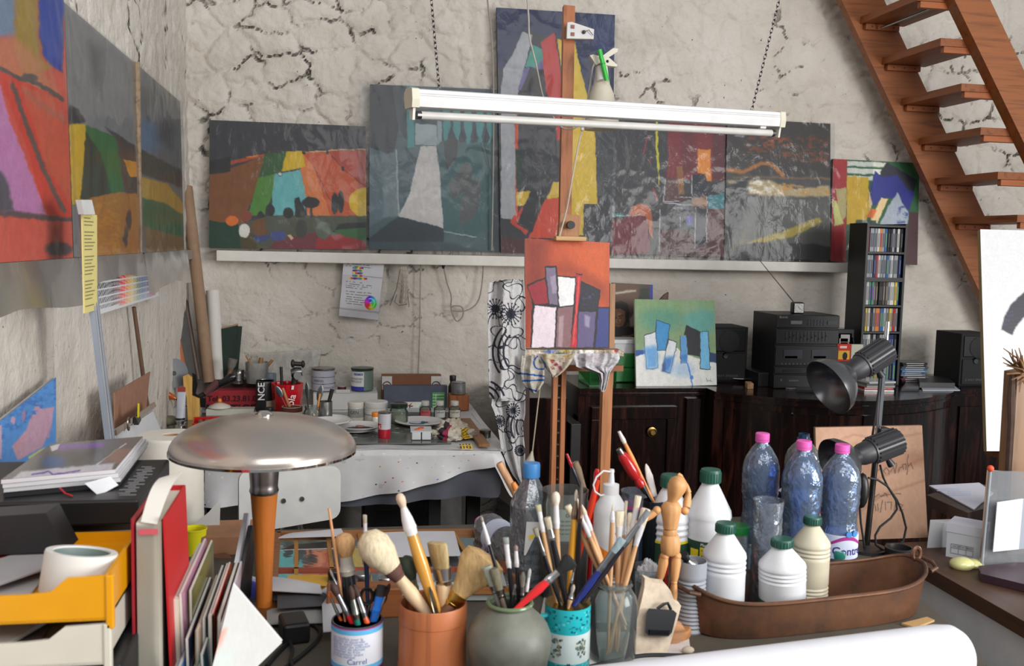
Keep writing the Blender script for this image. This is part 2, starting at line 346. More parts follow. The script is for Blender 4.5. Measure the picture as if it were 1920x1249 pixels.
def stonewall(name,axis,a0,a1,z0,z1,pos,sgn,step=.0075,seed=0):
 nu=int((a1-a0)/step);nv=int((z1-z0)/step);A,Z=np.meshgrid(np.linspace(a0,a1,nu+1),np.linspace(z0,z1,nv+1))
 wx=A+.16*(fbm(A*5,Z*5,seed+5,5)-.5)+.05*(fbm(A*22,Z*22,seed+15,3)-.5);wz=Z+.16*(fbm(A*5+7,Z*5,seed+6,5)-.5)+.05*(fbm(A*22,Z*22+5,seed+16,3)-.5)
 f1,f2=voro(wx*5.2,wz*7.0,seed+3);edge=f2-f1;big=fbm(A*2.2,Z*2.6,seed,5)
 hi=np.clip((Z-1.25)/.45,.22,1);side=np.clip(1.15-.55*np.abs(A-.0)/1.0,.45,1)if axis=='x' else .7
 if axis=='x':side=np.maximum(side,np.clip((A-2.3)*1.2,0,.85))
 lump=np.clip(edge/.35,0,1)**.6
 h=hi*(.019*(lump-1)*np.clip(side+.1,0,1)+.035*(big-.5)+.020*(fbm(A*17,Z*19,seed+8,4)-.5)+.008*(fbm(A*60,Z*60,seed+9,3)-.5))+.006
 if axis=='y':h=h*.6
 h=np.clip(h,-.04,.014)
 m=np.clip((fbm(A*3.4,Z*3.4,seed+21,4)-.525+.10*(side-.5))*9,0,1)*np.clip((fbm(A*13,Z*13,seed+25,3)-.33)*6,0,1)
 wd=.035+.10*np.clip(fbm(A*6,Z*6,seed+30,3)-.40,0,1);D=np.clip(1.25-edge/wd,0,1)*m*hi*(.35+.65*side)  # dark cracks, with the shade between the stones put into the wall colour
 X,Y=(A,pos-sgn*h)if axis=='x' else(pos+sgn*h,A)
 P=np.stack([X,Y,Z],-1).reshape(-1,3);idx=np.arange(len(P)).reshape(nv+1,nu+1)
 f=np.stack([idx[:-1,:-1],idx[:-1,1:],idx[1:,1:],idx[1:,:-1]],-1).reshape(-1,4)
 if axis=='y':f=f[:,::-1]
 me=bpy.data.meshes.new(name);n,k=len(P),len(f);me.vertices.add(n);me.vertices.foreach_set('co',P.astype(np.float32).ravel());me.loops.add(k*4);me.loops.foreach_set('vertex_index',f.astype(np.int32).ravel());me.polygons.add(k);me.polygons.foreach_set('loop_start',np.arange(0,k*4,4,dtype=np.int32));me.update(calc_edges=True)
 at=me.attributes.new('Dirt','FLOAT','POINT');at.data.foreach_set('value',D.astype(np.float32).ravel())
 me.polygons.foreach_set('use_smooth',np.ones(k,bool));me.materials.append(WM)
 o=bpy.data.objects.new(name,me);C.objects.link(o);o['kind']='structure'
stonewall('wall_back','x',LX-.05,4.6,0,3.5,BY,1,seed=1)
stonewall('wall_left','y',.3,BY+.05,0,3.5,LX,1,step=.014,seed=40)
b=B((96,84,74));b.box((1.9,1.5,-.05),(5.6,7.4,.1));b.build('floor','matte',kind='structure')
b=B((212,208,200));x0=onY(408,470,4.95).x;x1=onY(1600,490,4.95).x
b.box(((x0+x1)/2,4.945,1.459),(x1-x0,.10,.052),bev=.004);b.build('trim_1','satin',kind='structure')
b=B((150,144,136));b.box((LX+.022,3.1,1.462),(.03,3.55,.045),bev=.004);b.build('trim_2','satin',kind='structure')
def zc(s,ox,oy):
 def go(it):
  k,c,p=it[:3];r=list(it[3:])
  if k=='e':q=(ox+p[0]/s,oy+p[1]/s,p[2]/s,p[3]/s)
  elif k=='l':q=(p[0]/s,[(ox+x/s,oy+y/s)for x,y in p[1]])
  else:q=[(ox+x/s,oy+y/s)for x,y in p]
  if r:r[0]=r[0]/s
  return(k,c,q,*r)
 return lambda items:[go(i)for i in items]
def canvas(name,label,P,base,spec,edge=(60,56,52),th=.02,wrap=True,seed=0,film=(0,0,0,0),fm='film',step=1.6,cat='painting',skirt=0,jit=1.2,group=None):
 """P: world corners TL,TR,BR,BL of the painted face"""
 P=[V(p)for p in P];tl,tr,br,bl=P;n=(tr-tl).cross(bl-tl).normalized();o=(bl+br)/2+n*th
 r=thing(name,label,cat,o,group=group or('paintings on the back wall rail' if seed<7 else 'paintings on the left wall' if seed<10 else None))
 b=B(edge);b.hexa([p+n*(.0008 if wrap or seed!=12 else .006)for p in P],[p+n*th for p in P]);b.build('stretcher','matte',r,w=1)
 sheet('painted_canvas',r,P,base,spec,grain=.02 if seed==16 else .06,seed=seed,step=step,jit=jit)
 if wrap:
  ex=(tr-tl).normalized();ez=(tl-bl).normalized();l,t,rr,bo=film
  Q=[tl-ex*l+ez*t,tr+ex*rr+ez*t,br+ex*rr-ez*bo,bl-ex*l-ez*bo];rnd=random.Random(seed)
  W=(Q[1]-Q[0]).length;H=(Q[0]-Q[3]).length;s0=rnd.random()*50
  nu,nv=int(W/.014)+2,int(H/.014)+2;U,Vv=np.meshgrid(np.linspace(0,1,nu+1),np.linspace(0,1,nv+1));a,c=U*W*7+s0,Vv*H*7
  k=fbm(a+3*fbm(a*.6,c*.6,3),c+2*fbm(a*.5+9,c*.5,8),seed+5,4);rid=np.clip(.06-np.abs(fbm(a*.8+c*.5,c*.7-a*.3,seed+23,3)-.47),0,1)
  D=.003+.007*k+.05*rid;q=[np.array(p)for p in Q];U3,V3=U[...,None],Vv[...,None]
  G=(q[0]*(1-U3)+q[1]*U3)*(1-V3)+(q[3]*(1-U3)+q[2]*U3)*V3-np.array(n)*D[...,None]
  idx=np.arange((nu+1)*(nv+1)).reshape(nv+1,nu+1);fc=np.stack([idx[:-1,:-1],idx[1:,:-1],idx[1:,1:],idx[:-1,1:]],-1).reshape(-1,4).tolist()
  b=B((236,238,240));b.v=[V(p)for p in G.reshape(-1,3).tolist()];b.f=[tuple(f)for f in fc];b.c=[b.k]*len(fc);b.sm=[True]*len(fc)
  b.build('plastic_wrap',fm,r,w=1)
  if skirt:
   b=B((232,234,236));b.grid(lambda u,v:bl.lerp(br,u)-n*(.012+.012*v+.006*math.sin(u*19)*v)-ez*(v*skirt*(1+.10*math.sin(u*7+1))),40,8);b.build('wrap_skirt','haze',r,w=1,label='loose hem of the plastic wrap hanging below')
 return r
def wallP(pts,Y0=4.925,Y1=4.958):
 return[onY(*pts[0],Y1),onY(*pts[1],Y1),onY(*pts[2],Y0),onY(*pts[3],Y0)]
z7=zc(2.838,380,200);z8=zc(2.497,900,0);z9=zc(3.097,1120,180);z1=zc(2.4976,0,0);z6=zc(2.313,880,420);z5=zc(4.0,1120,500);z2=zc(3.121,0,460)
DK=(46,46,46)
P1=z7([('p',(140,84,40),[(35,360),(150,330),(335,255),(330,300),(290,420),(235,560),(230,610),(190,630),(30,610)]),('p',(45,45,42),[(30,290),(150,265),(145,345),(30,362)],6),('p',(190,80,45),[(148,290),(330,250),(330,262),(148,312)]),('p',(58,98,50),[(333,250),(447,238),(418,345),(380,360),(298,378)]),('p',(90,145,55),[(295,378),(382,358),(370,470),(330,575),(240,580)]),('p',(205,92,44),[(530,240),(720,232),(870,420),(868,590),(560,590),(545,470),(520,330),(545,320)]),('p',(186,76,55),[(650,238),(870,228),(870,425),(760,335)]),('p',(226,130,70),[(535,250),(590,320),(680,585),(560,585),(545,470),(520,330)]),('p',(228,190,20),[(447,238),(528,235),(548,322),(418,345)]),('p',(115,190,190),[(382,358),(520,335),(550,480),(545,590),(365,585),(370,460)]),('l',(120,50,40),(4,[(690,260),(745,330),(868,425)])),('l',(120,60,40),(3,[(590,320),(680,500)])),('l',(232,200,140),(4,[(535,240),(868,225)])),('e',(230,190,30),(855,510,76,78)),('l',(240,130,20),(8,[(235,268),(290,262)])),('p',(88,90,72),[(30,605),(190,625),(360,578),(870,582),(870,770),(30,755)]),('p',(25,65,45),[(30,605),(190,625),(205,755),(30,755)]),('p',(85,70,35),[(205,650),(275,680),(290,755),(203,755)]),('p',(125,55,60),[(490,690),(610,665),(610,770),(350,760),(390,710)]),('p',(168,45,45),[(610,690),(740,680),(870,720),(870,770),(600,765)]),('p',(45,50,42),[(720,625),(870,612),(870,645),(690,670)]),('p',(62,112,60),[(690,655),(870,645),(870,715),(740,685)],5),('e',(65,75,130),(312,700,40,22)),('e',(75,85,142),(400,685,45,30)),('e',(125,80,40),(305,640,46,45)),('e',(242,236,226),(221,660,29,37)),('e',(238,122,40),(155,607,33,27)),('e',(150,75,50),(233,582,28,30)),('e',(100,110,90),(640,660,40,46)),('e',(90,95,80),(390,625,60,38),6),('e',(70,68,60),(525,650,32,48)),('p',(238,200,160),[(450,680),(470,680),(485,700),(470,712)]),('e',DK,(308,575,18,18)),('e',DK,(360,550,24,32)),('p',DK,[(490,490),(510,480),(552,560),(540,592),(490,585)]),('e',DK,(455,565,28,30)),('e',DK,(575,510,47,30)),('l',DK,(12,[(580,530),(578,585)])),('e',DK,(702,515,20,58)),('e',DK,(735,505,17,60)),('e',DK,(412,356,12,12)),('e',(225,225,215),(412,356,9,9)),('e',DK,(537,246,10,8)),('e',DK,(662,243,9,10)),('e',DK,(745,330,9,12))])
canvas('painting','hillside fields painting under a dark sky, leftmost on the back wall rail',wallP([(393,225),(686,237),(687,468),(392,465)]),(64,62,66),P1,seed=1,film=(0,0,0,0))
TE=(74,146,146)
P2=z7([('p',(42,48,54),[(885,-130),(1010,-130),(1042,120),(1010,280),(960,240),(885,215)],8),('p',(60,70,75),[(1010,-130),(1090,-130),(1085,180),(1045,120)]),('p',TE,[(1085,-120),(1130,-120),(1125,215),(1090,220)]),('p',(96,114,120),[(885,260),(1030,240),(1030,560),(885,640)],14),('p',(120,135,140),[(960,380),(1040,330),(1040,580),(960,590)],12),('p',(88,104,110),[(1045,240),(1150,215),(1130,340),(1045,560)],6),('l',(168,172,172),(7,[(1030,230),(1042,572)])),('p',(50,66,72),[(1260,-130),(1545,-130),(1545,200),(1275,180)]),('p',(66,100,102),[(1260,300),(1300,200),(1540,185),(1545,645),(1440,690),(1285,660),(1270,480)],4)]+[('e',TE,(x,75,21,125))for x in(1298,1352,1412,1475,1522)]+[('l',(58,62,70),(10,[(x,-110),(x,120)]))for x in(1325,1385,1445,1505)]+[('p',(58,62,70),[(x-5,110),(x+5,110),(x+22,165),(x+12,190),(x-14,190),(x-22,160)])for x in(1325,1385,1445,1505)]+[('p',(58,76,80),[(1130,40),(1275,45),(1272,95),(1130,92)]),('p',(150,165,168),[(1248,75),(1270,78),(1275,180),(1250,205)]),('p',(168,180,180),[(1133,90),(1245,98),(1248,205),(1130,200)]),('p',(206,200,196),[(1160,210),(1240,207),(1258,330),(1265,420),(1282,645),(1040,582),(1095,480),(1130,340)]),('p',(52,55,58),[(1285,185),(1330,150),(1360,180),(1355,260),(1300,335),(1285,250)],4),('p',(85,88,88),[(1400,292),(1430,320),(1438,390),(1370,470),(1325,490),(1312,400)]),('p',(88,90,92),[(1470,375),(1478,480),(1450,580),(1370,635),(1366,560),(1390,440)]),('l',(40,60,62),(5,[(1480,195),(1520,330)])),('l',(40,60,62),(5,[(1500,200),(1545,400)])),('p',(52,62,70),[(885,700),(1040,585),(1282,645),(1285,765),(885,765)],5),('p',(70,86,92),[(885,720),(1285,720),(1500,770),(885,770)],12),('l',(170,185,185),(5,[(1285,662),(1455,695)])),('p',(55,62,66),[(1545,-130),(1600,-130),(1600,775),(1545,775)],8)])
canvas('painting','teal and grey painting with a tall white dress shape, wrapped in clear plastic',wallP([(694,158),(938,168),(938,472),(692,467)],4.918,4.948),(78,100,104),P2,seed=2,film=(.055,.004,.0,.006))
P3=z8([('p',(28,38,80),[(70,20),(640,60),(622,450),(500,450),(450,250),(380,180),(200,140),(110,320),(70,330)],10),('p',(40,62,120),[(500,80),(625,90),(622,300),(520,200)],40,.6),('p',(172,172,175),[(200,145),(245,165),(235,215),(205,330),(180,430),(165,700),(172,1030),(98,1020),(98,420),(110,320),(150,260)]),('p',(62,152,136),[(245,208),(302,240),(285,318),(212,315)]),('p',(112,97,152),[(205,320),(235,318),(195,425),(178,420)]),('p',(112,97,152),[(290,280),(303,280),(298,325),(255,320)]),('p',(35,32,35),[(235,320),(290,330),(305,440),(190,430)]),('p',(196,46,38),[(285,200),(350,150),(372,300),(384,430),(388,650),(360,660),(350,520),(310,430)]),('p',(226,190,36),[(362,180),(447,200),(450,240),(500,440),(540,640),(548,955),(485,955),(482,1100),(430,1100),(395,440)]),('l',(200,60,40),(16,[(168,560),(172,690)])),('l',(215,80,40),(10,[(172,560),(170,1000)])),('p',(216,182,40),[(170,900),(240,895),(205,965),(168,962)]),('p',(222,186,40),[(345,850),(385,850),(380,920),(310,938)]),('p',(218,72,36),[(300,935),(382,922),(380,1115),(225,1115)]),('p',(205,62,38),[(150,1025),(200,965),(232,1070),(215,1100),(140,1040)]),('p',(34,34,38),[(235,900),(322,880),(240,1090),(172,1050)]),('p',(80,30,35),[(92,1110),(215,1120),(215,1195),(92,1195)],20),('p',(34,56,44),[(165,700),(195,700),(200,880),(170,880)],6)])
canvas('painting','tall painting of bold yellow, red and white bands on black, behind the easel mast',wallP([(931,14),(1153,28),(1146,477),(939,474)],4.905,4.942),(48,48,54),P3,seed=3,film=(0,.0,.015,.01))
WL=(205,205,208)
P4=z9([('p',(132,28,38),[(405,100),(745,100),(738,490),(640,490),(400,480),(410,350)],8),('p',(92,26,32),[(480,120),(560,120),(575,450),(490,460)],20,.5),('p',(70,22,28),[(665,150),(740,150),(737,490),(670,480)],16,.6),('l',(218,206,40),(13,[(345,110),(345,300),(356,420)]),3),('l',(218,206,40),(6,[(350,400),(358,515)])),('l',(152,40,46),(8,[(295,230),(270,330)]),3),('l',(160,45,50),(12,[(325,540),(345,605)]),3),('l',(150,40,46),(7,[(303,360),(306,392)]),2),('p',(228,142,36),[(583,308),(657,312),(662,495),(632,492),(628,455),(580,445)]),('p',(152,97,46),[(460,408),(492,405),(505,570),(470,572)]),('p',(97,60,50),[(398,480),(465,478),(470,575),(545,590),(480,612),(385,615)]),('p',(30,30,42),[(552,455),(628,452),(635,500),(738,500),(738,560),(640,580),(552,585)]),('p',(152,102,57),[(548,595),(637,580),(637,648),(545,640)]),('p',(60,132,142),[(642,580),(740,565),(740,652),(642,655)]),('p',(126,20,35),[(75,720),(150,720),(185,690),(270,700),(300,800),(305,905),(200,925),(75,925)],5),('p',(198,102,52),[(185,690),(205,640),(250,625),(300,640),(320,700),(322,830),(300,790),(280,700)]),('p',(60,152,142),[(80,682),(155,684),(152,698),(80,698)]),('p',(64,64,68),[(365,660),(568,650),(568,780),(365,770)],4),('p',(115,115,195),[(515,700),(550,690),(545,745),(520,750)],8),('p',(94,52,50),[(362,780),(480,770),(560,800),(562,935),(352,930)]),('p',(102,52,50),[(640,655),(742,655),(742,940),(568,935),(570,880),(635,850)]),('p',(58,52,58),[(570,650),(637,650),(632,850),(568,880)])]+[('l',WL,(4.5,p))for p in([(550,460),(550,578)],[(365,660),(358,905)],[(572,650),(565,885)],[(637,585),(632,850)],[(390,620),(540,635)],[(395,490),(385,610)],[(475,590),(545,590)],[(390,612),(475,612)],[(440,652),(515,650)],[(480,700),(482,760)],[(90,700),(270,690)])])
canvas('painting','dark red and black painting with an orange block and white outlines, wrapped in creased plastic',wallP([(1150,212),(1363,224),(1357,482),(1146,476)],4.93,4.968),(54,52,54),P4,seed=4,film=(.0,.0,.0,.035))
P5=z9([('p',(60,52,48),[(735,120),(1370,120),(1360,470),(790,452),(735,430)],12),('s',(124,62,32),[(850,230),(1340,240),(1340,400),(1000,350),(850,330)],30),('s',(150,80,40),[(960,230),(1090,230),(1080,300),(960,300)],20),('l',(180,112,42),(24,[(750,425),(850,440),(950,388),(1000,395),(1075,455)]),12),('p',(92,90,86),[(735,590),(1360,590),(1360,960),(735,950)],30),('l',(165,110,50),(10,[(790,470),(1350,480)]),6,.6),('p',(190,170,126),[(750,490),(1000,488),(1130,540),(1345,520),(1350,582),(1050,582),(770,562)],14),('s',(205,150,70),[(780,495),(1020,495),(1340,545),(1340,575),(800,560)],10),('s',(235,230,220),[(850,490),(1000,490),(1080,570),(860,560)],8),('p',(50,50,50),[(740,520),(880,470),(850,700),(760,860)],24),('p',(180,158,52),[(860,855),(1100,775),(1290,700),(1305,728),(1150,812),(950,852)],12),('p',(48,46,46),[(790,865),(950,850),(1280,860),(1355,880),(1355,960),(790,950)],10),('p',(150,135,60),[(760,900),(800,880),(860,780),(850,850)],16,.5)])
canvas('painting','murky grey and ochre landscape painting with a yellow streak, wrapped in clear plastic',wallP([(1364,222),(1557,232),(1557,487),(1358,485)],4.922,4.955),(74,72,70),P5,seed=5,film=(.005,.004,.022,.012),jit=2)
P6=z9([('p',(226,226,216),[(1450,360),(1690,372),(1640,500),(1450,500)])]+[('l',(50,100,60),(12,[(1450,y),(1680,y+8)]))for y in(372,412,455,492)]+[('p',(177,36,43),[(1355,350),(1448,360),(1445,970),(1345,970)]),('p',(192,177,122),[(1385,540),(1445,530),(1445,700),(1410,740)]),('p',(217,216,132),[(1365,600),(1390,610),(1430,740),(1378,757)]),('p',(217,177,42),[(1448,465),(1572,470),(1575,680),(1560,730),(1448,745)],3),('p',(235,206,152),[(1575,560),(1612,560),(1590,640),(1575,690)]),('p',(42,44,57),[(1680,385),(1858,490),(1835,570),(1650,510),(1640,440)]),('p',(38,46,134),[(1610,435),(1650,470),(1740,460),(1800,540),(1842,560),(1812,665),(1740,600),(1680,590),(1600,640),(1578,560)],5),('p',(168,178,192),[(1745,560),(1770,620),(1812,680),(1800,750),(1640,745),(1690,640)],5),('s',(60,80,150),[(1740,640),(1812,640),(1800,745),(1740,740)],5),('p',(236,206,152),[(1650,590),(1685,600),(1625,740),(1583,722)]),('p',(226,112,42),[(1590,650),(1622,662),(1600,710),(1560,700)],6),('p',(72,42,47),[(1812,670),(1875,680),(1870,980),(1785,975)],4),('p',(40,70,55),[(1500,720),(1620,722),(1600,980),(1448,980)],6)])
canvas('painting','small painting with green stripes and a blue shape, right end of the rail',wallP([(1562,298),(1724,306),(1720,497),(1557,490)],4.94,4.962),(42,92,57),P6,seed=6,film=(-.0,.0,-.28,.01))
def leftP(y0,y1,z0,z1,x):return[V((x,y0,z1)),V((x,y1,z1)),V((x+.012,y1,z0)),V((x+.012,y0,z0))]
yA=onX(131,480,-.68).y
PL=z1([('p',(122,142,167),[(-500,-700),(90,-700),(80,170),(-500,200)],40),('p',(168,138,52),[(85,-700),(175,-700),(180,120),(190,270),(240,310),(140,390),(70,230)],30),('p',(204,132,92),[(-400,190),(80,180),(180,270),(280,440),(-400,330)],40,.8),('p',(42,72,165),[(175,-700),(330,-700),(290,340),(245,310),(205,270),(185,150)],14),('p',(218,66,45),[(-400,330),(0,330),(280,460),(335,1020),(215,1010),(130,700),(30,450),(-400,420)],8),('p',(214,92,60),[(100,400),(285,460),(330,960),(210,760)],14),('p',(204,134,184),[(-60,300),(0,400),(45,560),(110,720),(218,1005),(60,1000),(-100,940)],10),('l',(98,82,76),(22,[(60,400),(130,600),(190,760),(295,985)]),10),('l',(170,110,90),(26,[(110,420),(230,520),(300,560)]),20,.6),('p',(84,84,90),[(-100,780),(0,800),(35,850),(65,990),(-100,980)],16),('l',(92,80,76),(18,[(-200,290),(0,320),(100,370),(180,390),(290,465)]),8),('e',(90,82,74),(135,365,40,22),8),('l',(96,82,82),(26,[(-200,980),(120,1008),(330,1030)]),12),('p',(222,97,76),[(-400,1005),(0,1020),(335,1038),(350,1230),(-400,1240)],8),('e',(90,80,82),(275,1165,62,32),14)])
canvas('painting','large red and pink field painting nearest the camera on the left wall',leftP(1.55,yA,1.488,2.2,-.684),(218,87,66),PL,seed=7,film=(0,0,.02,0),fm='sidefilm',step=2,jit=2.2,skirt=.11)
yB0=yA+.03;yB1=onX(250,140,-.69).y
PM=z1([('p',(84,82,84),[(420,200),(480,240),(470,440),(430,400)],50,.7),('p',(130,128,128),[(300,350),(620,470),(630,650),(310,520)],60,.7),('p',(226,182,30),[(322,570),(408,585),(388,945),(335,955)]),('p',(60,55,52),[(325,490),(365,510),(400,570),(322,585)],8),('p',(52,60,44),[(402,590),(545,640),(575,890),(555,950),(378,945)],6),('p',(56,114,56),[(402,588),(545,640),(578,880),(552,942),(520,900),(475,730),(400,610)],10),('p',(70,60,60),[(490,592),(645,690),(655,750),(560,670)],8),('p',(92,66,56),[(545,640),(650,740),(665,925),(580,895)],8),('p',(226,152,30),[(575,745),(655,762),(658,830),(608,830)]),('p',(188,122,45),[(370,938),(560,898),(665,910),(705,1190),(380,1205)],6),('p',(75,50,50),[(618,830),(660,830),(665,915),(612,890)],5),('e',(80,64,60),(603,1030,12,46),5),('e',(80,64,60),(588,1108,11,48),5),('s',(205,140,40),[(400,960),(560,930),(560,1180),(420,1190)],10)])
canvas('painting','yellow and green fields painting under grey sky, middle of the left wall',leftP(yB0,yB1,1.488,2.132,-.690),(136,134,133),PM,seed=8,film=(.01,0,.0,0),fm='sidefilm',step=1.6,jit=2,skirt=.07)
yC1=onX(332,205,-.7).y
PN=z1([('e',(108,128,154),(690,640,70,80),60),('p',(72,72,74),[(640,380),(720,430),(700,560),(650,520)],40,.8),('p',(80,76,78),[(740,540),(820,600),(800,700),(740,650)],40,.8),('p',(70,72,62),[(645,690),(740,740),(850,800),(850,880),(655,810)],8),('p',(194,152,55),[(655,825),(780,860),(862,950),(862,1010),(665,925)],8),('p',(70,108,66),[(668,928),(770,950),(870,1015),(870,1135),(675,1060)],10),('p',(142,106,56),[(675,1062),(870,1112),(875,1170),(685,1190)],12),('e',(50,48,48),(838,835,17,42),8)])
r=canvas('painting','grey sky and green hills painting in the far corner of the left wall',leftP(yB1+.015,yC1,1.488,2.132,-.687),(116,116,116),PN,seed=9,film=(0,.0,.03,0),fm='sidefilm',step=1.4,jit=1.6,skirt=.13)
b=B((150,128,104));b.box((-.685,yB1+.006,1.81),(.03,.016,.645));b.build('edge_batten','woody',r,w=1,label='bare wooden edge strip')
TZ=.72
def spot(px,py,z):p=onZ(px,py,z);return p,ppm(p)
W_,BLK=(226,224,218),(24,24,26)
r=thing('work_table','long dark-legged work table under the plastic cloth in the far left corner','table',(-.02,4.4,0))
b=B((60,56,52));b.box((-.02,4.4,TZ-.022),(1.32,1.06,.03));b.build('table_top','woodx',r,w=1)
for x in(-.6,.56,):
 for y in(3.98,4.84):
  b=B((26,24,24));b.box((x,y,(TZ-.04)/2),(.055,.055,TZ-.04));b.build('leg','matte',r,w=1)
b=B((26,24,24));b.box((.40,4.0,.34),(.05,.04,.68));b.build('leg','matte',r,w=1)
r=thing('tablecloth','white plastic cloth spotted with paint, draped over the back work table','tablecloth',(-.02,3.9,TZ))
fl=onZ(385,838,TZ);fr=onZ(938,848,TZ)
def cloth_edge(t):
 if t<.8:k=t/.8;p=fl.lerp(fr,k)+V((0,0,.004));d=V((0,-1,0))
 else:
  k=(t-.8)/.2;a=min(1,k/.45)*math.pi/2;d=V((math.sin(a),-math.cos(a),0));p=fr+V((.0,0,.004))+V((0,max(0,k-.45)/.55*.9,0))
 return p,d
def drape(hem,flare,u,v,t0=0):
 p,d=cloth_edge(u);L=hem(u);w=.018*math.sin(u*23+1)+.012*math.sin(u*51)
 s=v**.8;rad=.014*min(1,v*8)+(flare(u)+w)*s*v
 return p+d*rad+V((0,0,-L*v))
hem1=lambda u:float(np.interp(u,[0,.3,.45,.62,.78,.82,.9,1],[.235,.225,.19,.125,.05,.16,.30,.30]))
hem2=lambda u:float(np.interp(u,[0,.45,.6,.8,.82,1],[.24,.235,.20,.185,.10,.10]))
fl1=lambda u:float(np.interp(u,[0,.7,.8,.86,.93,1],[.02,.02,.04,.11,.08,.05]))
def ccol(u,v):
 k=float(fbm(np.array([u*40]),np.array([v*9+3]),5)[0])
 if rndc.random()<.005:return rndc.choice([(86,106,190),(236,236,236),(60,60,64),(222,140,60),(176,70,90)])
 return(214,213,214)if k<.72 else(196,194,192)
rndc=random.Random(3);b=B((206,206,208));b.grid(lambda u,v:drape(hem1,fl1,u,v),200,36,ccol)
b.grid(lambda u,v:V((-.68,fl.y,TZ+.004)).lerp(V((.665,fr.y,TZ+.004)),u)*(1-v)+V((-.68+1.345*u,4.93,TZ+.004))*v+V((0,0,.0025*math.sin(u*31+v*9))),60,20)
b.build('cloth','satin',r,w=1)
b=B((92,94,104));b.grid(lambda u,v:drape(hem2,lambda t:-.0,u*.82,v)+V((0,.012,0)),100,12);b.build('lining','satin',r,w=1,label='darker grey lower layer of the cloth')  # grey sheet added behind the drape, stands for the shade below its hem
gl=[onZ(380,834,TZ+.006),onZ(838,837,TZ+.006)]
b=B((96,100,96));b.slab([(-.66,gl[0].y+.012,TZ+.008),(gl[1].x+.02,gl[1].y+.03,TZ+.008),(.55,4.62,TZ+.008),(-.66,4.66,TZ+.008)],(0,0,.005));
rnd=random.Random(8)
for i in range(160):
 x=rnd.uniform(-.5,.5);y=rnd.uniform(3.98,4.55);s=rnd.uniform(.002,.009);b.col(rnd.choice([(190,190,186),(150,150,140),(60,64,66),(150,90,70),(200,200,196)]))
 b.add([(x+s*1.7*math.cos(a),y+s*math.sin(a),TZ+.0133)for a in(0,.9,1.9,3,4.1,5.2)],[tuple(range(6))])
b.build('palette_glass','gloss',w=1,loc=(0,4.3,TZ+.008),tag=('dark grey glass palette sheet lying on the back work table','glass sheet'))
GZ=TZ+.0135
def jar(name,label,cat,px,py,w,top,z,body,lid=None,lidh=.2,lidw=1,mat='gloss',lidmat='satin',prof=None,bands=None,glass=None,fill=None,Y=None,text_=None,group=None,n=26):
 group=group or{'paint_can':'paint cans on the back table','plastic_jar':'plastic jars on the back table'}.get(name)
 L=onZ(px,py,z)if Y is None else V((onY(px,py,Y).x,Y,z));s=ppm(L);R=w*s/2;L=L+V((0,R*.9,0))if Y is None else L
 H=ht(L,top);r=thing(name,label,cat,L,group=group);hb=H*(1-(lidh if lid else 0))
 P=prof(R,hb)if prof else[(R*.94,0),(R,hb*.04),(R,hb*.94),(R*.93,hb)]
 if glass:
  b=B(glass);b.shell([(x,y)for x,y in P],t=R*.06,n=n);b.build('glass_body','glass',r)
  if fill:
   b=B(fill[1]);k=fill[0];b.lathe([(R*.88,hb*.03),(R*.92,hb*.08),(R*.92,hb*k)],n=n);b.build('contents','satin',r)
 else:
  b=B(body);b.lathe(P,n=n);b.build('body',mat,r)
 if bands:
  for i,(z0,z1,c,nm)in enumerate(bands):
   b=B(c);b.lathe([(R*1.008,hb*z0),(R*1.008,hb*z1)],n=n);o=b.build(nm,'paper',r)
 if lid:
  b=B(lid);rl=R*lidw;b.lathe([(rl*.97,hb*.985),(rl,hb+H*lidh*.12),(rl,H-H*lidh*.1),(rl*.94,H)],n=n);b.build('lid',lidmat,r)
 if text_:
  for s_,zz,size,c,a0 in text_:
   text(s_,R*size,(0,0,hb*zz),(1,0,0),(0,0,1),c,'lettering',r,cyl=(0,0,R*1.015,a0),w=0)
 return r,L,R,H
wb0=onZ(648,764,TZ+.006);s=ppm(wb0);zt=TZ+.006+ht(wb0,733)
r=thing('cardboard_box','low white card box with notched front, under two paint cans','box',(wb0 .x,4.86,TZ+.006))
xa=onY(588,750,wb0 .y).x;xb=onY(707,750,wb0 .y).x
b=B((205,204,200));b.box(((xa+xb)/2,4.86,(zt+TZ)/2),(xb-xa,.2,zt-TZ-.008));xc=onY(630,733,wb0 .y).x;xd=onY(656,733,wb0 .y).x
b.box(((xc+xd)/2,4.764,zt+.006),(xd-xc,.004,.016));b.build('box_body','paper',r,w=1)
def bigcan(label,px,top,w,body,lid,bands,txt):
 return jar('paint_can',label,'paint can',px,740,w,top,zt,body,lid,.09,1.04,'satin','steel',bands=bands,Y=4.85,text_=txt)
bigcan('grey and white paint can with a steel lid, left one on the white box',606,689,42,(150,150,156),(176,178,178),[(.02,.98,(176,176,186),'paper_label'),(.66,.69,(70,74,120),'label_stripe'),(.34,.37,(70,74,120),'label_stripe')],[('VERNIS',.45,.3,(60,60,80),-.9),('PEINTURE',.12,.24,(90,90,96),.1)])
r,L,R,H=bigcan('white, blue and green paint can with a green lid, right one on the white box',679,689,41,(104,122,112),(92,112,100),[],[])
b=B((226,226,228));b.add([(R*1.01*math.sin(a),-R*1.01*math.cos(a),z)for z in(H*.2,H*.85)for a in np.linspace(-1.5,.12,12)],[(i,i+1,i+13,i+12)for i in range(11)]);b.col((52,60,160))
b.add([(R*1.01*math.sin(a),-R*1.01*math.cos(a),z)for z in(H*.02,H*.2)for a in np.linspace(-1.5,.12,12)],[(i,i+1,i+13,i+12)for i in range(11)]);b.col((40,52,130))
b.add([(R*1.015*math.sin(a),-R*1.015*math.cos(a),z)for z in(H*.7,H*.8)for a in np.linspace(-.85,.02,8)],[(i,i+1,i+9,i+8)for i in range(7)]);b.build('paper_label','paper',r)
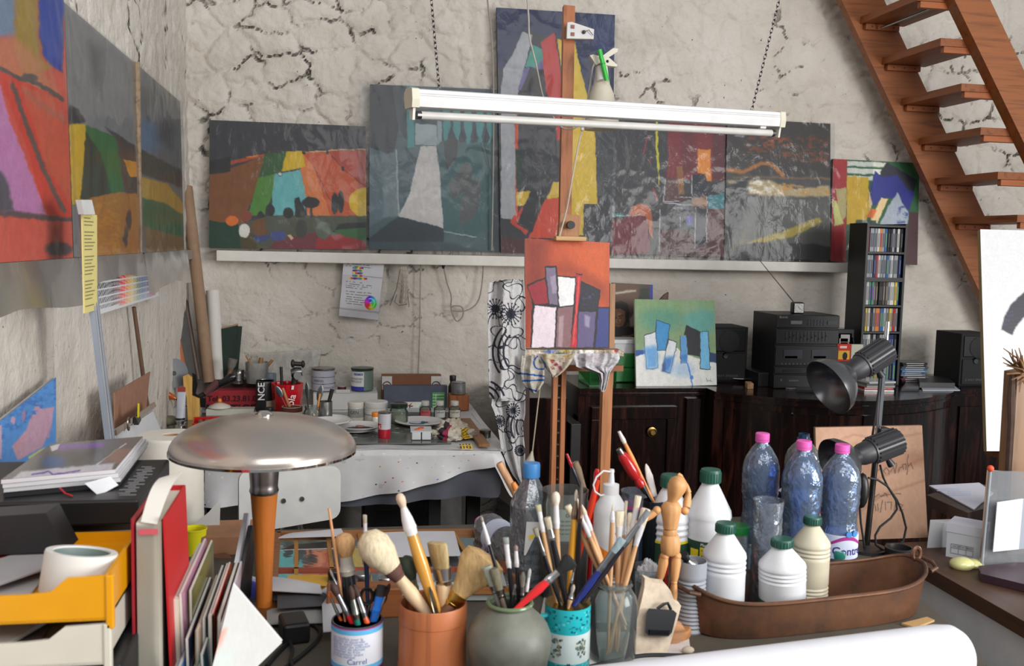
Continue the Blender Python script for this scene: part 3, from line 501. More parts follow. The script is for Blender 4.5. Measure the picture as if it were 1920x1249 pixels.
text('SYNTHE',R*.22,(0,0,H*.72),(1,0,0),(0,0,1),(225,225,230),'lettering',r,cyl=(0,0,R*1.03,-.8),w=0)
text('COULEURS',R*.26,(0,0,H*.5),(1,0,0),(0,0,1),(90,90,96),'lettering',r,cyl=(0,0,R*1.03,-1.25),w=0)
text('VINYLIQUE',R*.24,(0,0,H*.38),(1,0,0),(0,0,1),(90,90,96),'lettering',r,cyl=(0,0,R*1.03,-1.25),w=0)
jar('tin','small dark red tin between the two paint cans on the white box','tin',641,736,16,724,zt,(92,30,36),(186,180,176),.12,1.02,'satin','satin',Y=4.87)
def wbox(name,label,cat,x0,x1,py0,py1,Y,dep,col,z=TZ+.006,mat='matte',bev=.002):
 a=onY(x0,py1,Y);c=onY(x1,py1,Y);h=ht(V((a.x,Y,z)),py0);o=V(((a.x+c.x)/2,Y+dep/2,z));r=thing(name,label,cat,o)
 b=B(col);b.box((o.x,o.y,z+h/2),(c.x-a.x,dep,h),bev);b.build('box_body',mat,r,w=1);return r,o,c.x-a.x,h
r,o,w,h=wbox('cardboard_box','brown cardboard box with a red and white emblem on each side','box',715,826,703,790,4.86,.045,(128,84,58))
for sx in(-1,1):
 b=B((206,200,196));b.box((o.x+sx*(w/2-.026),4.859,TZ+h-.035),(.05,.002,.068));b.build('emblem_panel','paper',r,w=1)
 b=B((60,62,66));b.tube([(o.x+sx*(w/2-.026)+.021*math.cos(a),4.8575,TZ+h-.052+.024*math.sin(a))for a in np.linspace(.2,2.94,12)],.003,4);b.col((170,50,46));b.ball((o.x+sx*(w/2-.026),4.857,TZ+h-.054),(.019,.002,.014),12);b.build('emblem','paper',r,w=1)
r,o,w,h=wbox('cardboard_box','slate blue box with green labels, in front of the brown cardboard box','box',719,838,724,792,4.80,.045,(84,90,104))
b=B((88,158,92));x=onY(822,740,4.797).x;za=onY(820,736,4.797).z;zb_=onY(820,768,4.797).z
b.box((x,4.798,(za+zb_)/2),(.062,.003,za-zb_));b.col((214,226,214))
for i in range(5):b.box((x,4.7965,za-.012-.015*i),(.056,.001,.003))
b.box((x-.012,4.7963,(za+zb_)/2),(.003,.001,.07));b.box((x+.01,4.7962,zb_+.014),(.03,.001,.02));b.build('green_label','paper',r,w=1)
x=onY(776,764,4.797);b=B((216,218,212));b.box((x.x-.01,4.798,x.z),(.13,.003,.055));b.col((88,158,92));b.slab([(x.x+.005,4.796,x.z-.027),(x.x+.055,4.796,x.z-.027),(x.x+.055,4.796,x.z+.027),(x.x+.04,4.796,x.z+.02)],(0,-.001,0));b.col((196,60,56));b.slab([(x.x-.032,4.796,x.z+.008),(x.x-.008,4.796,x.z+.024),(x.x-.02,4.796,x.z+.006)],(0,-.001,0));b.build('logo_panel','paper',r,w=1)
text('E.',.045,(x.x-.026,4.7945,x.z-.022),(1,0,0),(0,0,1),(52,60,56),'lettering',r,bold=.01)
r,o,w,h=wbox('wooden_box','small orange-brown wooden box at the right end of the work table','box',843,879,742,788,4.70,.10,(150,84,42),mat='woodz')
jar('tin','tall grey metal tin standing in the wooden box','tin',859,760,27,716,TZ+h+.007,(108,110,108),(150,150,148),.05,.98,'satin','steel',Y=4.755,text_=[('Huile',.12,.3,(40,40,40),-.3),('vernis',.30,.26,(40,40,40),-.4)])
jar('bottle','dark bottle with a black cap behind the grey metal tin','bottle',848,770,17,704,TZ+.006,(70,66,60),(26,26,26),.16,.72,'gloss',prof=lambda R,h:[(R*.9,0),(R,.01),(R,h*.75),(R*.6,h*.9),(R*.6,h)],Y=4.86)
jar('plastic_jar','white plastic jar lettered GEN in the row on the back table','jar',668,791,31,753,GZ,(206,202,188),(216,212,202),.26,1.03,bands=[(.28,.92,(150,152,146),'paper_label')],text_=[('GEN',.55,.55,(30,30,30),-.8)])
jar('plastic_jar','largest white plastic jar with a plain screw lid on the back table','jar',706,793,43,752,GZ,(208,206,200),(214,212,208),.3,1.02,bands=[(.1,.8,(214,210,204),'paper_label'),(.5,.56,(110,120,170),'label_stripe')])
jar('plastic_jar','small white jar with an orange cap behind the red spray can','jar',704,797,14,773,GZ,(220,214,206),(232,132,30),.3,1.0,Y=4.28)
jar('glass_jar','squat glass jar of white powder with a dark green lid','jar',748,796,36,756,GZ,W_,(34,50,44),.2,.96,lidmat='gloss',glass=(225,232,226),fill=(.55,(196,184,166)),prof=lambda R,h:[(R*.9,0),(R,.006),(R,h*.72),(R*.82,h*.92),(R*.82,h)])
bp=lambda R,h:[(R*.92,0),(R,.004),(R,h*.72),(R*.94,h*.78),(R*.55,h*.92),(R*.55,h)]
for lab,px,c,lc,tx in[('small bottle with a pink label, leftmost of the three white-capped bottles',797,(226,150,150),(206,96,104),'ROSE'),('small clear bottle with a white label, middle of the three white-capped bottles',824,(190,192,184),(206,208,204),'Lefranc'),('small bottle of yellow oil, rightmost of the three white-capped bottles',852,(176,130,50),(204,200,184),'Lefranc')]:
 r,L,R,H=jar('bottle',lab,'bottle',px,788,22,752,GZ,c,(212,210,204),.24,.68,glass=(226,226,220),prof=bp,fill=(.66,c),Y=4.46)
 b=B(lc);b.add([(R*1.03*math.sin(a),-R*1.03*math.cos(a),z)for z in(H*.08,H*.5)for a in np.linspace(-1,1,10)],[(i,i+1,i+11,i+10)for i in range(9)]);b.build('paper_label','paper',r)
 text(tx,R*.5,(0,0,H*.34),(1,0,0),(0,0,1),(40,40,44),'lettering',r,cyl=(0,0,R*1.05,-.7),w=0)
r,L,R,H=jar('spray_can','grey and red cardboard tube can with a metal rim near the table front','can',721,822,24,772,GZ,(176,30,50),(150,146,142),.06,1.02,lidmat='steel',bands=[(.36,1.0,(192,190,196),'paper_label')])
b=B((206,36,44));b.add([(R*1.02*math.sin(a),-R*1.02*math.cos(a),z)for z in(H*.36,H*.56)for a in np.linspace(-1.5,-.55,7)],[(i,i+1,i+8,i+7)for i in range(6)]);b.build('red_label','paper',r)
text('K',R*.7,(0,0,H*.38),(1,0,0),(0,0,1),(240,240,240),'lettering',r,cyl=(0,0,R*1.04,-1.05),w=0,bold=.02)
for k in range(5):text('pour l art',R*.2,(0,0,H*(.86-.08*k)),(1,0,0),(0,0,1),(150,130,140),'fine_print',r,cyl=(0,0,R*1.04,-.5),w=0)
def plate(label,px,py,w,z,paint=None,deep=.02,Y=None):
 L=onZ(px,py,z);R=w*ppm(L)/2;r=thing('plate',label,'plate',L,group='plates on the back table')
 b=B((214,212,210));b.lathe([(R*.55,0),(R*.62,.002),(R*.95,deep*.8),(R,deep),(R*.97,deep+.002),(R*.62,.007),(0,.006)],n=40);b.build('dish','ceramic',r)
 if paint:
  b=B();rnd=random.Random(int(px))
  for i,c in enumerate(paint):
   a=rnd.uniform(0,6.3);d=R*rnd.uniform(.1,.45);s=R*rnd.uniform(.15,.32);q=[rnd.uniform(.6,1.1)for _ in range(14)]
   b.col(c);b.add([(d*math.cos(a)+s*q[j]*math.cos(j*.449),d*math.sin(a)+s*q[j]*math.sin(j*.449),.0082+.0004*i)for j in range(14)],[tuple(range(14))])
  b.build('paint_smears','paint',r)
 return L,R
plate('china plate smeared with brown and purple paint',674,806,84,GZ+.008,[(120,84,70),(86,60,64),(150,106,84),(70,48,54),(60,42,46),(176,120,96)])
plate('china saucer under the brown-smeared plate',668,808,84,GZ,None,.012)
plate('white plate with a smear of blue paint behind the ice tray',786,797,92,GZ,[(60,110,140),(80,130,160),(50,90,120),(196,204,206)])
for i,(lab,w)in enumerate([('lowest white bowl of the stack beside the steel cup',78),('middle white plate of the stack beside the steel cup',88),('topmost white plate of the stack beside the steel cup',76)]):
 plate(lab,617,797,w,GZ+[0,.036,.052][i],None,[.03,.018,.018][i])
L=onZ(790,826,GZ);s=ppm(L);r=thing('ice_cube_tray','translucent white ice cube tray with dabs of orange paint','tray',L,rz=-.05)
b=B((206,208,210));w=40*s
b.box((0,.055,.036),(w,.11,.004))
for i in(-1,1):
 for j in range(3):b.box((i*w*.235,.018+.036*j,.018),(w*.42,.032,.033),.003,taper=1.06)
b.build('tray_body','satin',r);b=B((224,96,40));b.ball((-.004,.05,.039),(.014,.012,.006),10);b.ball((-.018,.035,.039),(.010,.008,.004),8);b.col((190,60,50));b.ball((.002,.07,.039),(.012,.01,.004),8);b.build('paint_dabs','paint',r)
def crumple(name,label,L,sx,sy,sz,colfn,seed,rough=.35,n=56,cat='rag',mat='cloth',parent=None,thick=(0,0,-.0)):
 b=B()
 def fn(u,v):
  a=u*2*math.pi;q=v*math.pi/2;x=math.cos(a)*math.cos(q);y=math.sin(a)*math.cos(q);z=math.sin(q)
  k=float(fbm(np.array([x*2.3+seed*7+5]),np.array([y*2.3+z*1.7+9]),seed,4)[0]);rr=abs(float(fbm(np.array([x*3.1+y+seed]),np.array([z*3.3-y*2+4]),seed+3,3)[0])-.44)
  m=1-rough+rough*2*k-.5*max(0,.12-rr)*3
  return V((x*sx*m,y*sy*m,max(0.0,z*sz*m*1.2)))
 b.grid(fn,n,n//2,colfn);return b.build(name,mat,parent,loc=None if parent else L,tag=None if parent else(label,cat))
L=onZ(852,822,GZ)+V((0,.03,0));s=ppm(L)
def ragc(u,v):
 k=float(fbm(np.array([u*9.]),np.array([v*5.]),21)[0])
 if .60<u<.66 and v<.75:return(54,44,50)
 if .655<u<.69 and v<.7:return(150,46,76)
 if(.80<u<.9 and v<.5)or(.12<u<.2 and .2<v<.8):return(214,172,48)if(int(u*120)+int(v*30))%3 else(60,56,44)
 return(196,186,168)if k>.4 else(176,170,160)
r=thing('rag','crumpled cream rag with yellow and pink stripes lying on the table front','rag',L)
crumple('crumpled_cloth','',None,44*s,34*s,26*s,ragc,4,parent=r)
q=onZ(871,838,TZ+.012)-L;chk=lambda u,v:(206,170,60)if(int(u*8)%2)else(196,190,176)if int(v*9)%2 else(96,86,50)
b=B();b.grid(lambda u,v:V((q.x-.022+.05*u+.008*v,q.y-.020*min(1,v*2.4)-.004*math.sin(u*9),-.001+.012*(1-min(1,v*2.4))-.055*max(0,v-.25))),16,14,chk);b.build('checked_corner','cloth',r,label='yellow checked corner hanging over the edge')
a=onZ(873,789,GZ);c=onZ(908,838,GZ);d=(c-a);e=V((-d.y,d.x,0)).normalized()*.022
b=B((142,96,56));b.slab([a-e,c-e,c+e,a+e],(0,0,.012));b.build('wood_strip','woody',w=1,loc=a,tag=('flat brown wooden strip beside the crumpled rag','wood strip'))
jar('tin','small round grey tin at the right front corner of the table','tin',911,822,21,806,GZ-.008,(96,96,94),(120,120,118),.3,1.04,'steel','steel')
r,o,w,h=wbox('cardboard_box','red box printed with a telephone number, standing at the back of the table','box',386,479,733,792,4.74,.12,(168,44,54))
x0=onY(387,748,4.735);text('Tel. 03.23.81.06.21',.038,(x0 .x+.004,4.736,x0 .z-.012),(1,0,0),(0,0,1),(46,16,24),'lettering',r,bold=.01)
x0=onY(380,768,4.735);text('PRESTIGE',.056,(x0 .x+.012,4.736,x0 .z-.016),(1,0,0),(0,0,1),(46,14,22),'lettering',r,bold=.02)
r,L,R,H=jar('tin_can','black coffee tin lettered NCE beside the red bucket','can',496,776,34,714,GZ,(34,34,36),None,bands=None,mat='satin')
b=B((150,152,156));b.lathe([(R*1.0,H),(R*1.04,H+.004),(R*.95,H+.002),(R*.9,H-.012)],n=26);b.build('rim','steel',r)
b=B((168,160,140));b.add([(R*1.01*math.sin(a),-R*1.01*math.cos(a),z)for z in(H*.05,H*.4)for a in np.linspace(.2,1.4,8)],[(i,i+1,i+9,i+8)for i in range(7)]);b.build('label_patch','paper',r)
text('NCE',R*1.0,(.0,-R*1.03,H*.42),(0,0,1),(-1,0,0),(225,225,225),'lettering',r,w=0,bold=.02)
r,L,R,H=jar('bucket','red ice bucket with white script lettering, holding a hand drill','bucket',537,782,60,718,GZ,(186,24,34),None,prof=lambda R,h:[(R*.8,0),(R*.84,.004),(R,h),(R*.94,h-.004),(R*.8,h*.3)],mat='gloss',n=8)
text('Cola',R*.62,(R*.30,-R*.97,H*.12),V((.25,0,1)).normalized(),V((-1,0,.2)).normalized(),(236,230,228),'lettering',r,w=0,bold=.012)
b=B((226,224,226));b.slab([(R*.30,-R*.99,H*.86),(R*.44,-R*.99,H*.86),(R*.47,-R*1.0,H*.98),(R*.33,-R*1.0,H*.98)],(0,-.001,0));b.build('white_wave','paper',r)
bk=L;zb=GZ+H
r=thing('hand_drill','dark old hand drill head sticking out of the red bucket','tool',bk+V((0,0,.02)))
p=[onY(556,716,bk.y),onY(557,690,bk.y),onY(549,682,bk.y),onY(568,683,bk.y)]
b=B((40,34,32));b.cyl(bk+V((.01,0,.03)),p[1],.018,.014);b.cyl(p[2],p[3],.011);b.ball(p[2],(.010,.016,.020),12);b.ball(p[3],(.010,.016,.018),12);b.build('drill_body','satin',r,w=1)
b=B((120,122,120));b.turn(onY(558,705,bk.y-.03),onY(558,705,bk.y-.045),[(0,.018),(1,.018)],16);b.turn(onY(546,700,bk.y),onY(566,697,bk.y),[(0,.02),(.5,.026),(1,.02)]);b.build('gear','steel',r,w=1)
b=B((30,30,30));b.cyl(bk+V((-.02,0,.03)),onY(527,688,bk.y),.007);b.build('black_stick','satin',w=1,loc=bk,tag=('thin black stick standing in the red bucket','stick'))
r,L,R,H=jar('mug','cream mug with a brown band and an orange flower, in front of the red bucket','mug',546,797,40,762,GZ,(214,200,176),None,prof=lambda R,h:[(R*.8,0),(R,.006),(R,h*.7),(R*.9,h),(R*.84,h-.003)],bands=[(.72,.98,(84,38,30),'brown_band')])
b=B((222,130,50));[b.ball((R*.2+.009*math.cos(a),-R*.99,H*.36+.009*math.sin(a)),.006,8)for a in np.arange(5)*1.2566];b.build('flower','satin',r);mg=L
jg,jR=onZ(584,806,GZ)+V((0,.03,0)),.034
r=thing('glass_jar','small glass jar holding wooden modelling tools, beside the steel cup','jar',jg);b=B((228,234,232));b.shell([(.033,0),(.034,.004),(.034,.075),(.028,.085),(.030,.098)],.002);b.build('glass_body','glass',r)
b=B((170,172,170));b.shell([(.031,0),(.032,.004),(.032,.115)],.002);sc_=onZ(609,804,GZ)+V((0,.03,0));b.build('steel_cup','steel',loc=sc_,tag=('shiny steel cup holding a black spatula','cup'))
def stick(name,label,cat,base,tip,Y,col,r0,r1=None,mat='woodz',head=None):
 t=onY(*tip,Y);o=V(base);rr=thing(name,label,cat,o);b=B(col);b.cyl(o,t,r0,r1 or r0,10);b.build('handle',mat,rr,w=1)
 if head:
  c,L,w,th,m=head;d=(t-o).normalized();b=B(c);b.turn(t-d*.002,t+d*L,[(0,r0*.6),(.1,w*.6),(.45,w),(.8,w*.75),(1,w*.15)],12,sx=1,sy=th);b.build('blade',m,rr,w=1)
 return rr
st=(196,148,92)
stick('palette_knife','palette knife with a broad leaf blade in the glass jar','palette knife',jg+V((.006,0,.006)),(597,752),jg.y,st,.004,head=((130,134,136),.07,.014,.15,'steel'))
stick('palette_knife','palette knife with a narrow pointed blade in the glass jar','palette knife',jg+V((-.008,.004,.006)),(577,748),jg.y,(70,50,44),.004,head=((110,114,116),.075,.009,.15,'steel'))
stick('palette_knife','palette knife with a rounded blade leaning left in the mug','palette knife',mg+V((.005,0,.01)),(528,745),mg.y,(146,30,34),.005,head=((120,128,136),.055,.014,.15,'steel'))
stick('palette_knife','slim palette knife with an orange wood handle end up','palette knife',jg+V((.012,-.004,.006)),(600,738),jg.y,(206,140,80),.0045)
stick('modelling_tool','pale wooden modelling tool, handle up, in the cream mug','tool',mg+V((.012,.004,.01)),(530,728),mg.y,(186,124,80),.008,.006)
stick('spatula','black spatula leaning out of the steel cup to the right','spatula',sc_+V((-.01,0,.006)),(623,730),sc_.y,(28,30,34),.006,.009,mat='satin')
for i,(bx,tx,ty)in enumerate([(-.014,579,772),(-.004,583,768),(.008,588,771)]):stick('wood_stick',['short wooden stick at the left of the glass jar','short wooden stick in the middle of the glass jar','short wooden stick at the right of the glass jar'][i],'stick',jg+V((bx,.01,.006)),(tx,ty),jg.y+.01,(200,150,96),.004)
r,o,w,h=wbox('tin_box','flat white metal box in front of the red printed box','box',386,476,768,792,4.58,.07,(198,196,184),mat='satin')
L=V((onY(412,764,4.615).x,4.615,TZ+.007+h));r=thing('serving_dish','white china dish lid with an orange knob on the white metal box','lid',L)  # only a china lid, with no dish under it
b=B((216,208,196));b.lathe([(.048,0),(.052,.004),(.045,.012),(.02,.022),(.008,.025)],n=30);b.build('dome','ceramic',r);b=B((222,128,40));b.lathe([(.006,.024),(.011,.032),(.008,.042),(.0,.046)],n=16);b.build('knob','ceramic',r)
L=onZ(420,806,GZ)+V((0,.05,0));r=thing('paint_box','open red paint box full of tubes on the left of the table','paint box',L,rz=.12)
b=B((186,34,32));b.box((0,0,.003),(.26,.15,.006));b.box((0,-.075,.018),(.26,.005,.036));b.box((0,.075,.018),(.26,.005,.036));b.box((-.13,0,.018),(.005,.15,.036));b.box((.13,0,.018),(.005,.15,.036));b.build('case','gloss',r)
rnd=random.Random(5)
for i in range(9):
 b=B(rnd.choice([(60,60,64),(150,146,140),(40,40,44),(196,192,186),(120,100,84)]));a=(-.1+.025*i,rnd.uniform(-.05,-.03),.018);c=(-.1+.025*i+rnd.uniform(-.01,.01),rnd.uniform(.03,.06),.022);b.turn(a,c,[(0,.005),(.15,.010),(.8,.011),(1,.009)],10);b.build('paint_tube','satin',r)
L=onZ(338,803,GZ);s=ppm(L);r=thing('paint_tube','big white paint tube standing on its silver cap by the left wall','paint tube',L);t=onY(341,726,L.y)-L
b=B((180,184,192));b.grid(lambda u,v:V((t.x*v*.9+.020*math.cos(u*6.2832)*(1.0 if v<.15 else 1-.15*v),.02*math.sin(u*6.2832)*(1-v*.93),.034+(t.z-.05)*v)),22,12);b.build('tube_body','satin',r)
b=B((34,34,44));b.lathe([(.0205,.036),(.0205,.046)],n=22);b.build('dark_ring','satin',r);b=B((150,52,48));b.slab([(t.x*.9-.016,-.003,t.z-.02),(t.x*.9+.016,-.003,t.z-.02),(t.x+.014,-.002,t.z),(t.x-.018,-.002,t.z)],(0,.005,0));b.build('crimped_end','satin',r,label='red crimped end')
b=B((196,196,196));b.lathe([(.022,0),(.022,.012),(.014,.018),(.018,.034)],n=20);b.build('cap','steel',r)
c=onY(325,700,4.50);r=thing('tape_reel','grey plastic reel disc standing against the left wall','reel',c-V((0,0,.055)))
nrm=V((.55,-.83,.1)).normalized();b=B((118,120,124));b.turn(c-nrm*.008,c+nrm*.008,[(0,.062),(.1,.066),(.9,.066),(1,.062)],36);b.build('disc','satin',r,w=1);b=B((30,28,28));b.turn(c+nrm*.0075,c+nrm*.0095,[(0,.011),(1,.010)],14);b.build('hub_hole','satin',r,w=1)
Y=4.46;r=thing('trowel','yellow handled plasterer trowel with a worn metal plate','trowel',onY(357,764,Y))
b=B((206,160,84));P=[(343,706),(352,702),(360,708),(360,742),(374,748),(374,764),(352,764),(350,745),(344,722)];P=[onY(*p,Y)if p[1]<764 else V((onY(*p,Y).x,Y,GZ))for p in P];b.slab(P,(0,.016,0));b.build('handle','woodz',r,w=1)
b=B((70,70,70));P=[(360,700),(368,702),(370,722),(367,738),(376,746),(386,748),(386,764),(376,764),(374,746),(360,742),(362,712)];b.slab([onY(*p,Y+.012)for p in P],(0,.008,0));b.build('plate','steel',r,w=1)
Y=4.4;a=onY(296,731,Y);c=onY(330,748,Y);r=thing('screwdriver','screwdriver with an amber orange handle lying near the left wall','screwdriver',(a+c)/2)
b=B((176,86,26));b.turn(a,c,[(0,.006),(.08,.014),(.5,.016),(.85,.012),(1,.008)],14);b.build('handle','gloss',r,w=1);b=B((150,150,150));b.cyl(c,c+(c-a)*.5+V((0,.04,-.02)),.004);b.build('shaft','steel',r,w=1)
Y=4.55;r=thing('wood_mallet','weathered wooden handle leaning on the left wall below the grey reel','handle',onY(311,762,Y));b=B((120,100,84));b.turn(onY(313,762,Y),onY(306,708,Y),[(0,.016),(.9,.014),(1,.010)],12);b.build('shaft','woodz',r,w=1)
Y=4.52;r=thing('caulking_gun','dark caulking gun lying across the back of the table','tool',onY(400,735,Y))
b=B((40,36,38));b.cyl(onY(372,745,Y),onY(430,712,Y),.012,.012);b.build('barrel','satin',r,w=1);b=B((24,24,26));b.turn(onY(412,722,Y-.01),onY(441,704,Y-.01),[(0,.012),(.3,.018),(.8,.022),(1,.014)],14);b.build('grip','gloss',r,w=1);b=B((96,60,60));b.cyl(onY(385,738,Y-.01),onY(408,716,Y-.01),.016,.016);b.build('cartridge','satin',r,w=1)
r,o,w,h=wbox('cardboard_box','small white carton behind the paint tube by the left wall','box',310,372,765,800,4.50,.12,(168,164,158))
L=onZ(318,798,GZ);b=B((124,120,96));b.ball((0,0,.022),(.038,.03,.022),14);b.build('stone','stone',loc=L,tag=('greenish stone lying on the table beside the paint tube','stone'))
r,L,R,H=jar('tin_can','ribbed silver tin can at the back of the table under the green folder','can',447,735,22,693,TZ+.13,(150,150,150),None,mat='steel',Y=4.80,prof=lambda R,h:[(R,0)]+[(R*(1 if i%2 else .95),h*(.2+.05*i))for i in range(13)]+[(R,h),(R*.95,h)])
r,o,w,h=wbox('wooden_box','dark wooden crate along the back wall under the tall tubes','box',385,500,712,790,4.84,.09,(52,40,36),mat='woodx')
b=B((228,230,228));LT=V((onY(482,720,4.78).x,4.78,TZ+.135));rt=thing('plastic_tub','clear plastic tub holding bamboo sticks at the back of the table','tub',LT);b.shell([(.05,0),(.055,.1)],.002);b.build('tub_wall','haze',rt)
for i,(lab,tx,ty,dx,rr)in enumerate([('thin bamboo cane leaning left in the clear tub',461,667,.02,.004),('second thin bamboo cane in the clear tub',469,678,.03,.004),('thick bamboo cane standing upright in the clear tub',490,671,.0,.011),('brown stick leaning right out of the clear tub',511,675,-.01,.007)]):stick('bamboo_cane',lab,'cane',LT+V((dx,0,.005)),(tx,ty),4.79,(150,106,60),rr)
Y=4.74;bb=V((onY(430,720,Y).x,Y,TZ+.135));r=stick('brush','stubby brush with grey bristles at the back under the green folder','brush',bb+V((-.01,0,0)),(432,693),Y,(120,84,54),.010,mat='woodz');b=B((110,106,98));t=onY(432,693,Y);b.turn(t,t+V((.012,0,.05)),[(0,.012),(.4,.02),(1,.022)],12);b.build('bristles','bristle',r,w=1)
P=[onY(484,662,4.93),onY(603,654,4.93),onY(598,690,4.9),onY(590,730,4.88),onY(486,730,4.88)];b=B((226,224,220));b.slab(P,(0,.004,0));b.build('plastic_package','haze',w=1,loc=P[3],tag=('empty clear plastic package leaning on the back wall behind the red bucket','package'))
jar('ink_bottle','small dark ink bottle in front of the black coffee tin','bottle',505,790,22,764,GZ,(30,32,34),(30,30,32),.3,.7,prof=bp)
jar('plastic_cup','blue grey plastic cup beside the red bucket, behind the black tin','cup',507,760,22,700,TZ+.1,(110,122,136),None,Y=4.78,mat='satin')
X=-.66
a=onX(150,392,-.60);c=onZ(206,838,.80);c=onX(203,838,-.56)
r=thing('rail_bundle','tall bundle of grey plastic rails with a yellow label leaning on the left wall','rail bundle',c)
d=(a-c).normalized();side=d.cross(V((1,0,0))).normalized()
for i in range(5):
 b=B([(150,156,166),(176,180,186),(120,126,140),(168,170,176),(140,146,158)][i]);o=side*(.011*(i-2));p=a+o;q=c+o
 b.hexa([p+side*.004,p-side*.004,p-side*.004+V((.012,0,0)),p+side*.004+V((.012,0,0))],[q+side*.004,q-side*.004,q-side*.004+V((.012,0,0)),q+side*.004+V((.012,0,0))]);b.build('rail','gloss',r,w=1)
p=onX(166,402,-.585);q=onX(169,584,-.575);w=(onX(180,402,-.585)-onX(152,402,-.585));w=V((0,w.y,0))*.5
b=B((214,200,128));b.slab([p-w,p+w,q+w*.8,q-w*.9],(.003,0,0));b.build('yellow_label','paper',r,w=1)
b=B((120,116,84))
for i in range(26):
 k=(i+1)/28;m=p.lerp(q,k);l=.5+.4*((i*37)%10)/10
 if i%7!=3:b.slab([m-w*.8+V((.0035,0,0)),m-w*.8+w*1.6*l+V((.0035,0,0)),m-w*.8+w*1.6*l+V((.0035,0,-.0022)),m-w*.8+V((.0035,0,-.0022))],(.0004,0,0))
b.build('fine_print','paper',r,w=1)
b=B((214,214,212));p0=onX(155,380,-.585);b.slab([p0-w*.9+V((0,0,.004)),p0+w*.5+V((0,0,.008)),onX(168,402,-.585)+V((0,.004,0)),onX(147,402,-.585)],(.012,0,0));b.build('hanger_clip','satin',r,w=1)
P=[onX(176,489,-.70),onX(287,485,-.70),onX(298,555,-.697),onX(185,590,-.697)]
r=thing('colour_chart','paper chart of paint colour swatches hanging on the left wall under the paintings','colour chart',P[3])
def chart(X_,Y_):
 u=np.clip((X_-178)/(114),0,.999);t=489-4*u;bt=590-35*u;v=np.clip((Y_-t)/(bt-t),0,.999)
 hues=np.array([(70,74,84),(74,78,86),(80,84,90),(72,76,84),(90,92,96),(84,84,90),(50,40,46),(90,50,60),(120,60,66),(196,40,48),(224,52,40),(228,110,44),(222,150,50),(214,170,70),(160,150,90),(110,130,100),(100,120,140),(80,110,170),(110,120,150),(120,80,120),(150,40,90),(140,30,80)],float)
 c=hues[(u*22).astype(int)];row=(v*7).astype(int);c=c+(255-c)*(np.clip(row-1,0,6)*.085)[...,None]
 line=((v*7)%1>.78)|((u*44)%1>.8);c=np.where(line[...,None],214,c);c=np.where((v<.06)[...,None],120,c);c=np.where(((v>.93)&(u<.4))[...,None],216,c);return c
sheet('chart_sheet',r,P,None,None,step=.8,mat='paper',fn=chart)
b=B((200,200,198));b.slab([p+V((-.001,0,0))for p in P],(-.0012,0,0));b.build('backing','paper',r,w=1)
a=onX(251,576,-.70);c=onX(266,705,-.69);c2=V((-.67,onX(276,760,-.685).y,.80));b=B((98,72,56));b.cyl(c2,a,.008,.007);b.build('stick','woodz',w=1,loc=c2,tag=('thin brown stick leaning on the left wall above the cardboard','stick'))
pl=lambda*pts,x=-.64:[onX(px,py,x)for px,py in pts]
P=pl((213,736),(280,697),(277,716),(262,790),(211,812));P[3].z=P[4].z=.81;b=B((150,108,86));b.slab(P,(.004,0,0));b.build('cardboard_sheet','matte',w=1,loc=P[4],tag=('brown cardboard sheet leaning on the left wall','cardboard'))
b=B((70,60,52));b.box((-.60,3.15,.4),(.2,1.2,.8),.004);b.build('low_cabinet','woodx',w=1,loc=(-.60,3.15,0),tag=('low dark cabinet along the left wall under the papers','cabinet'))
P=pl((213,806),(283,762),(299,800),(285,850),(205,850),x=-.60);P[3].z=P[4].z=.825;r=thing('paper_pad','sheaf of white papers with binder clips, leaning below the brown cardboard','papers',P[4])
for i in range(3):
 b=B([(196,194,196),(178,176,178),(206,206,208)][i]);b.slab([p+V((.004*i,-.012*i,-.006*i))for p in P],(.002,0,0));b.build('sheet','paper',r,w=1)
b=B((150,134,120));Q=pl((215,806),(288,754),(291,762),(217,816),x=-.59);b.slab(Q,(.004,0,0));b.build('card_edge','paper',r,w=1,label='brown card strip along the top edge')
m=onX(253,782,-.583);b=B((30,30,32));b.hexa([m+V((0,-.02,-.02)),m+V((0,.02,-.012)),m+V((0,.02,.012)),m+V((0,-.02,.004))],[m+V((.014,-.02,-.02)),m+V((.014,.02,-.012)),m+V((.006,.02,.012)),m+V((.006,-.02,.004))]);b.build('binder_clip','gloss',r,w=1);b=B((206,188,30));b.slab([m+V((.008,-.008,.0)),m+V((.008,.006,.0)),m+V((.008,.012,.035)),m+V((.008,.0,.04))],(.004,0,0));b.build('clip_handle','gloss',r,w=1,label='yellow clip handle')
m=onX(237,795,-.583);b=B((150,146,142));b.tube([m+V((.006,.014*math.cos(a),.018*math.sin(a)))for a in np.linspace(0,5.6,14)],.0025,6);b.build('bulldog_clip','steel',r,w=1)
P=[onX(-60,838,-.69),onX(105,707,-.69),onX(105,884,-.66),onX(-60,990,-.66)]
S2=z2([('p',(196,156,178),[(215,925),(250,955),(318,945),(300,1060),(250,1180),(100,1260),(70,1180),(150,1080),(180,1000)],10),('s',(70,120,190),[(0,1000),(330,780),(330,900),(0,1150)],10),('p',(196,160,190),[(70,1000),(90,1010),(80,1050),(60,1030)],8),('p',(200,170,190),[(-40,1060),(10,1050),(10,1249),(-60,1249)],8),('l',(200,196,120),(14,[(170,1240),(260,1190)])),('s',(200,150,160),[(100,1150),(160,1100),(140,1240),(80,1249)],6),('p',(170,130,170),[(130,970),(145,960),(150,1000),(130,1040)],6),('p',(180,140,170),[(290,1060),(300,1050),(285,1130),(275,1120)],6)])
canvas('painting','sky blue and pink map-like painting leaning low on the left wall',P,(86,146,212),S2,edge=(190,190,190),th=.012,wrap=False,seed=12,step=1.6)
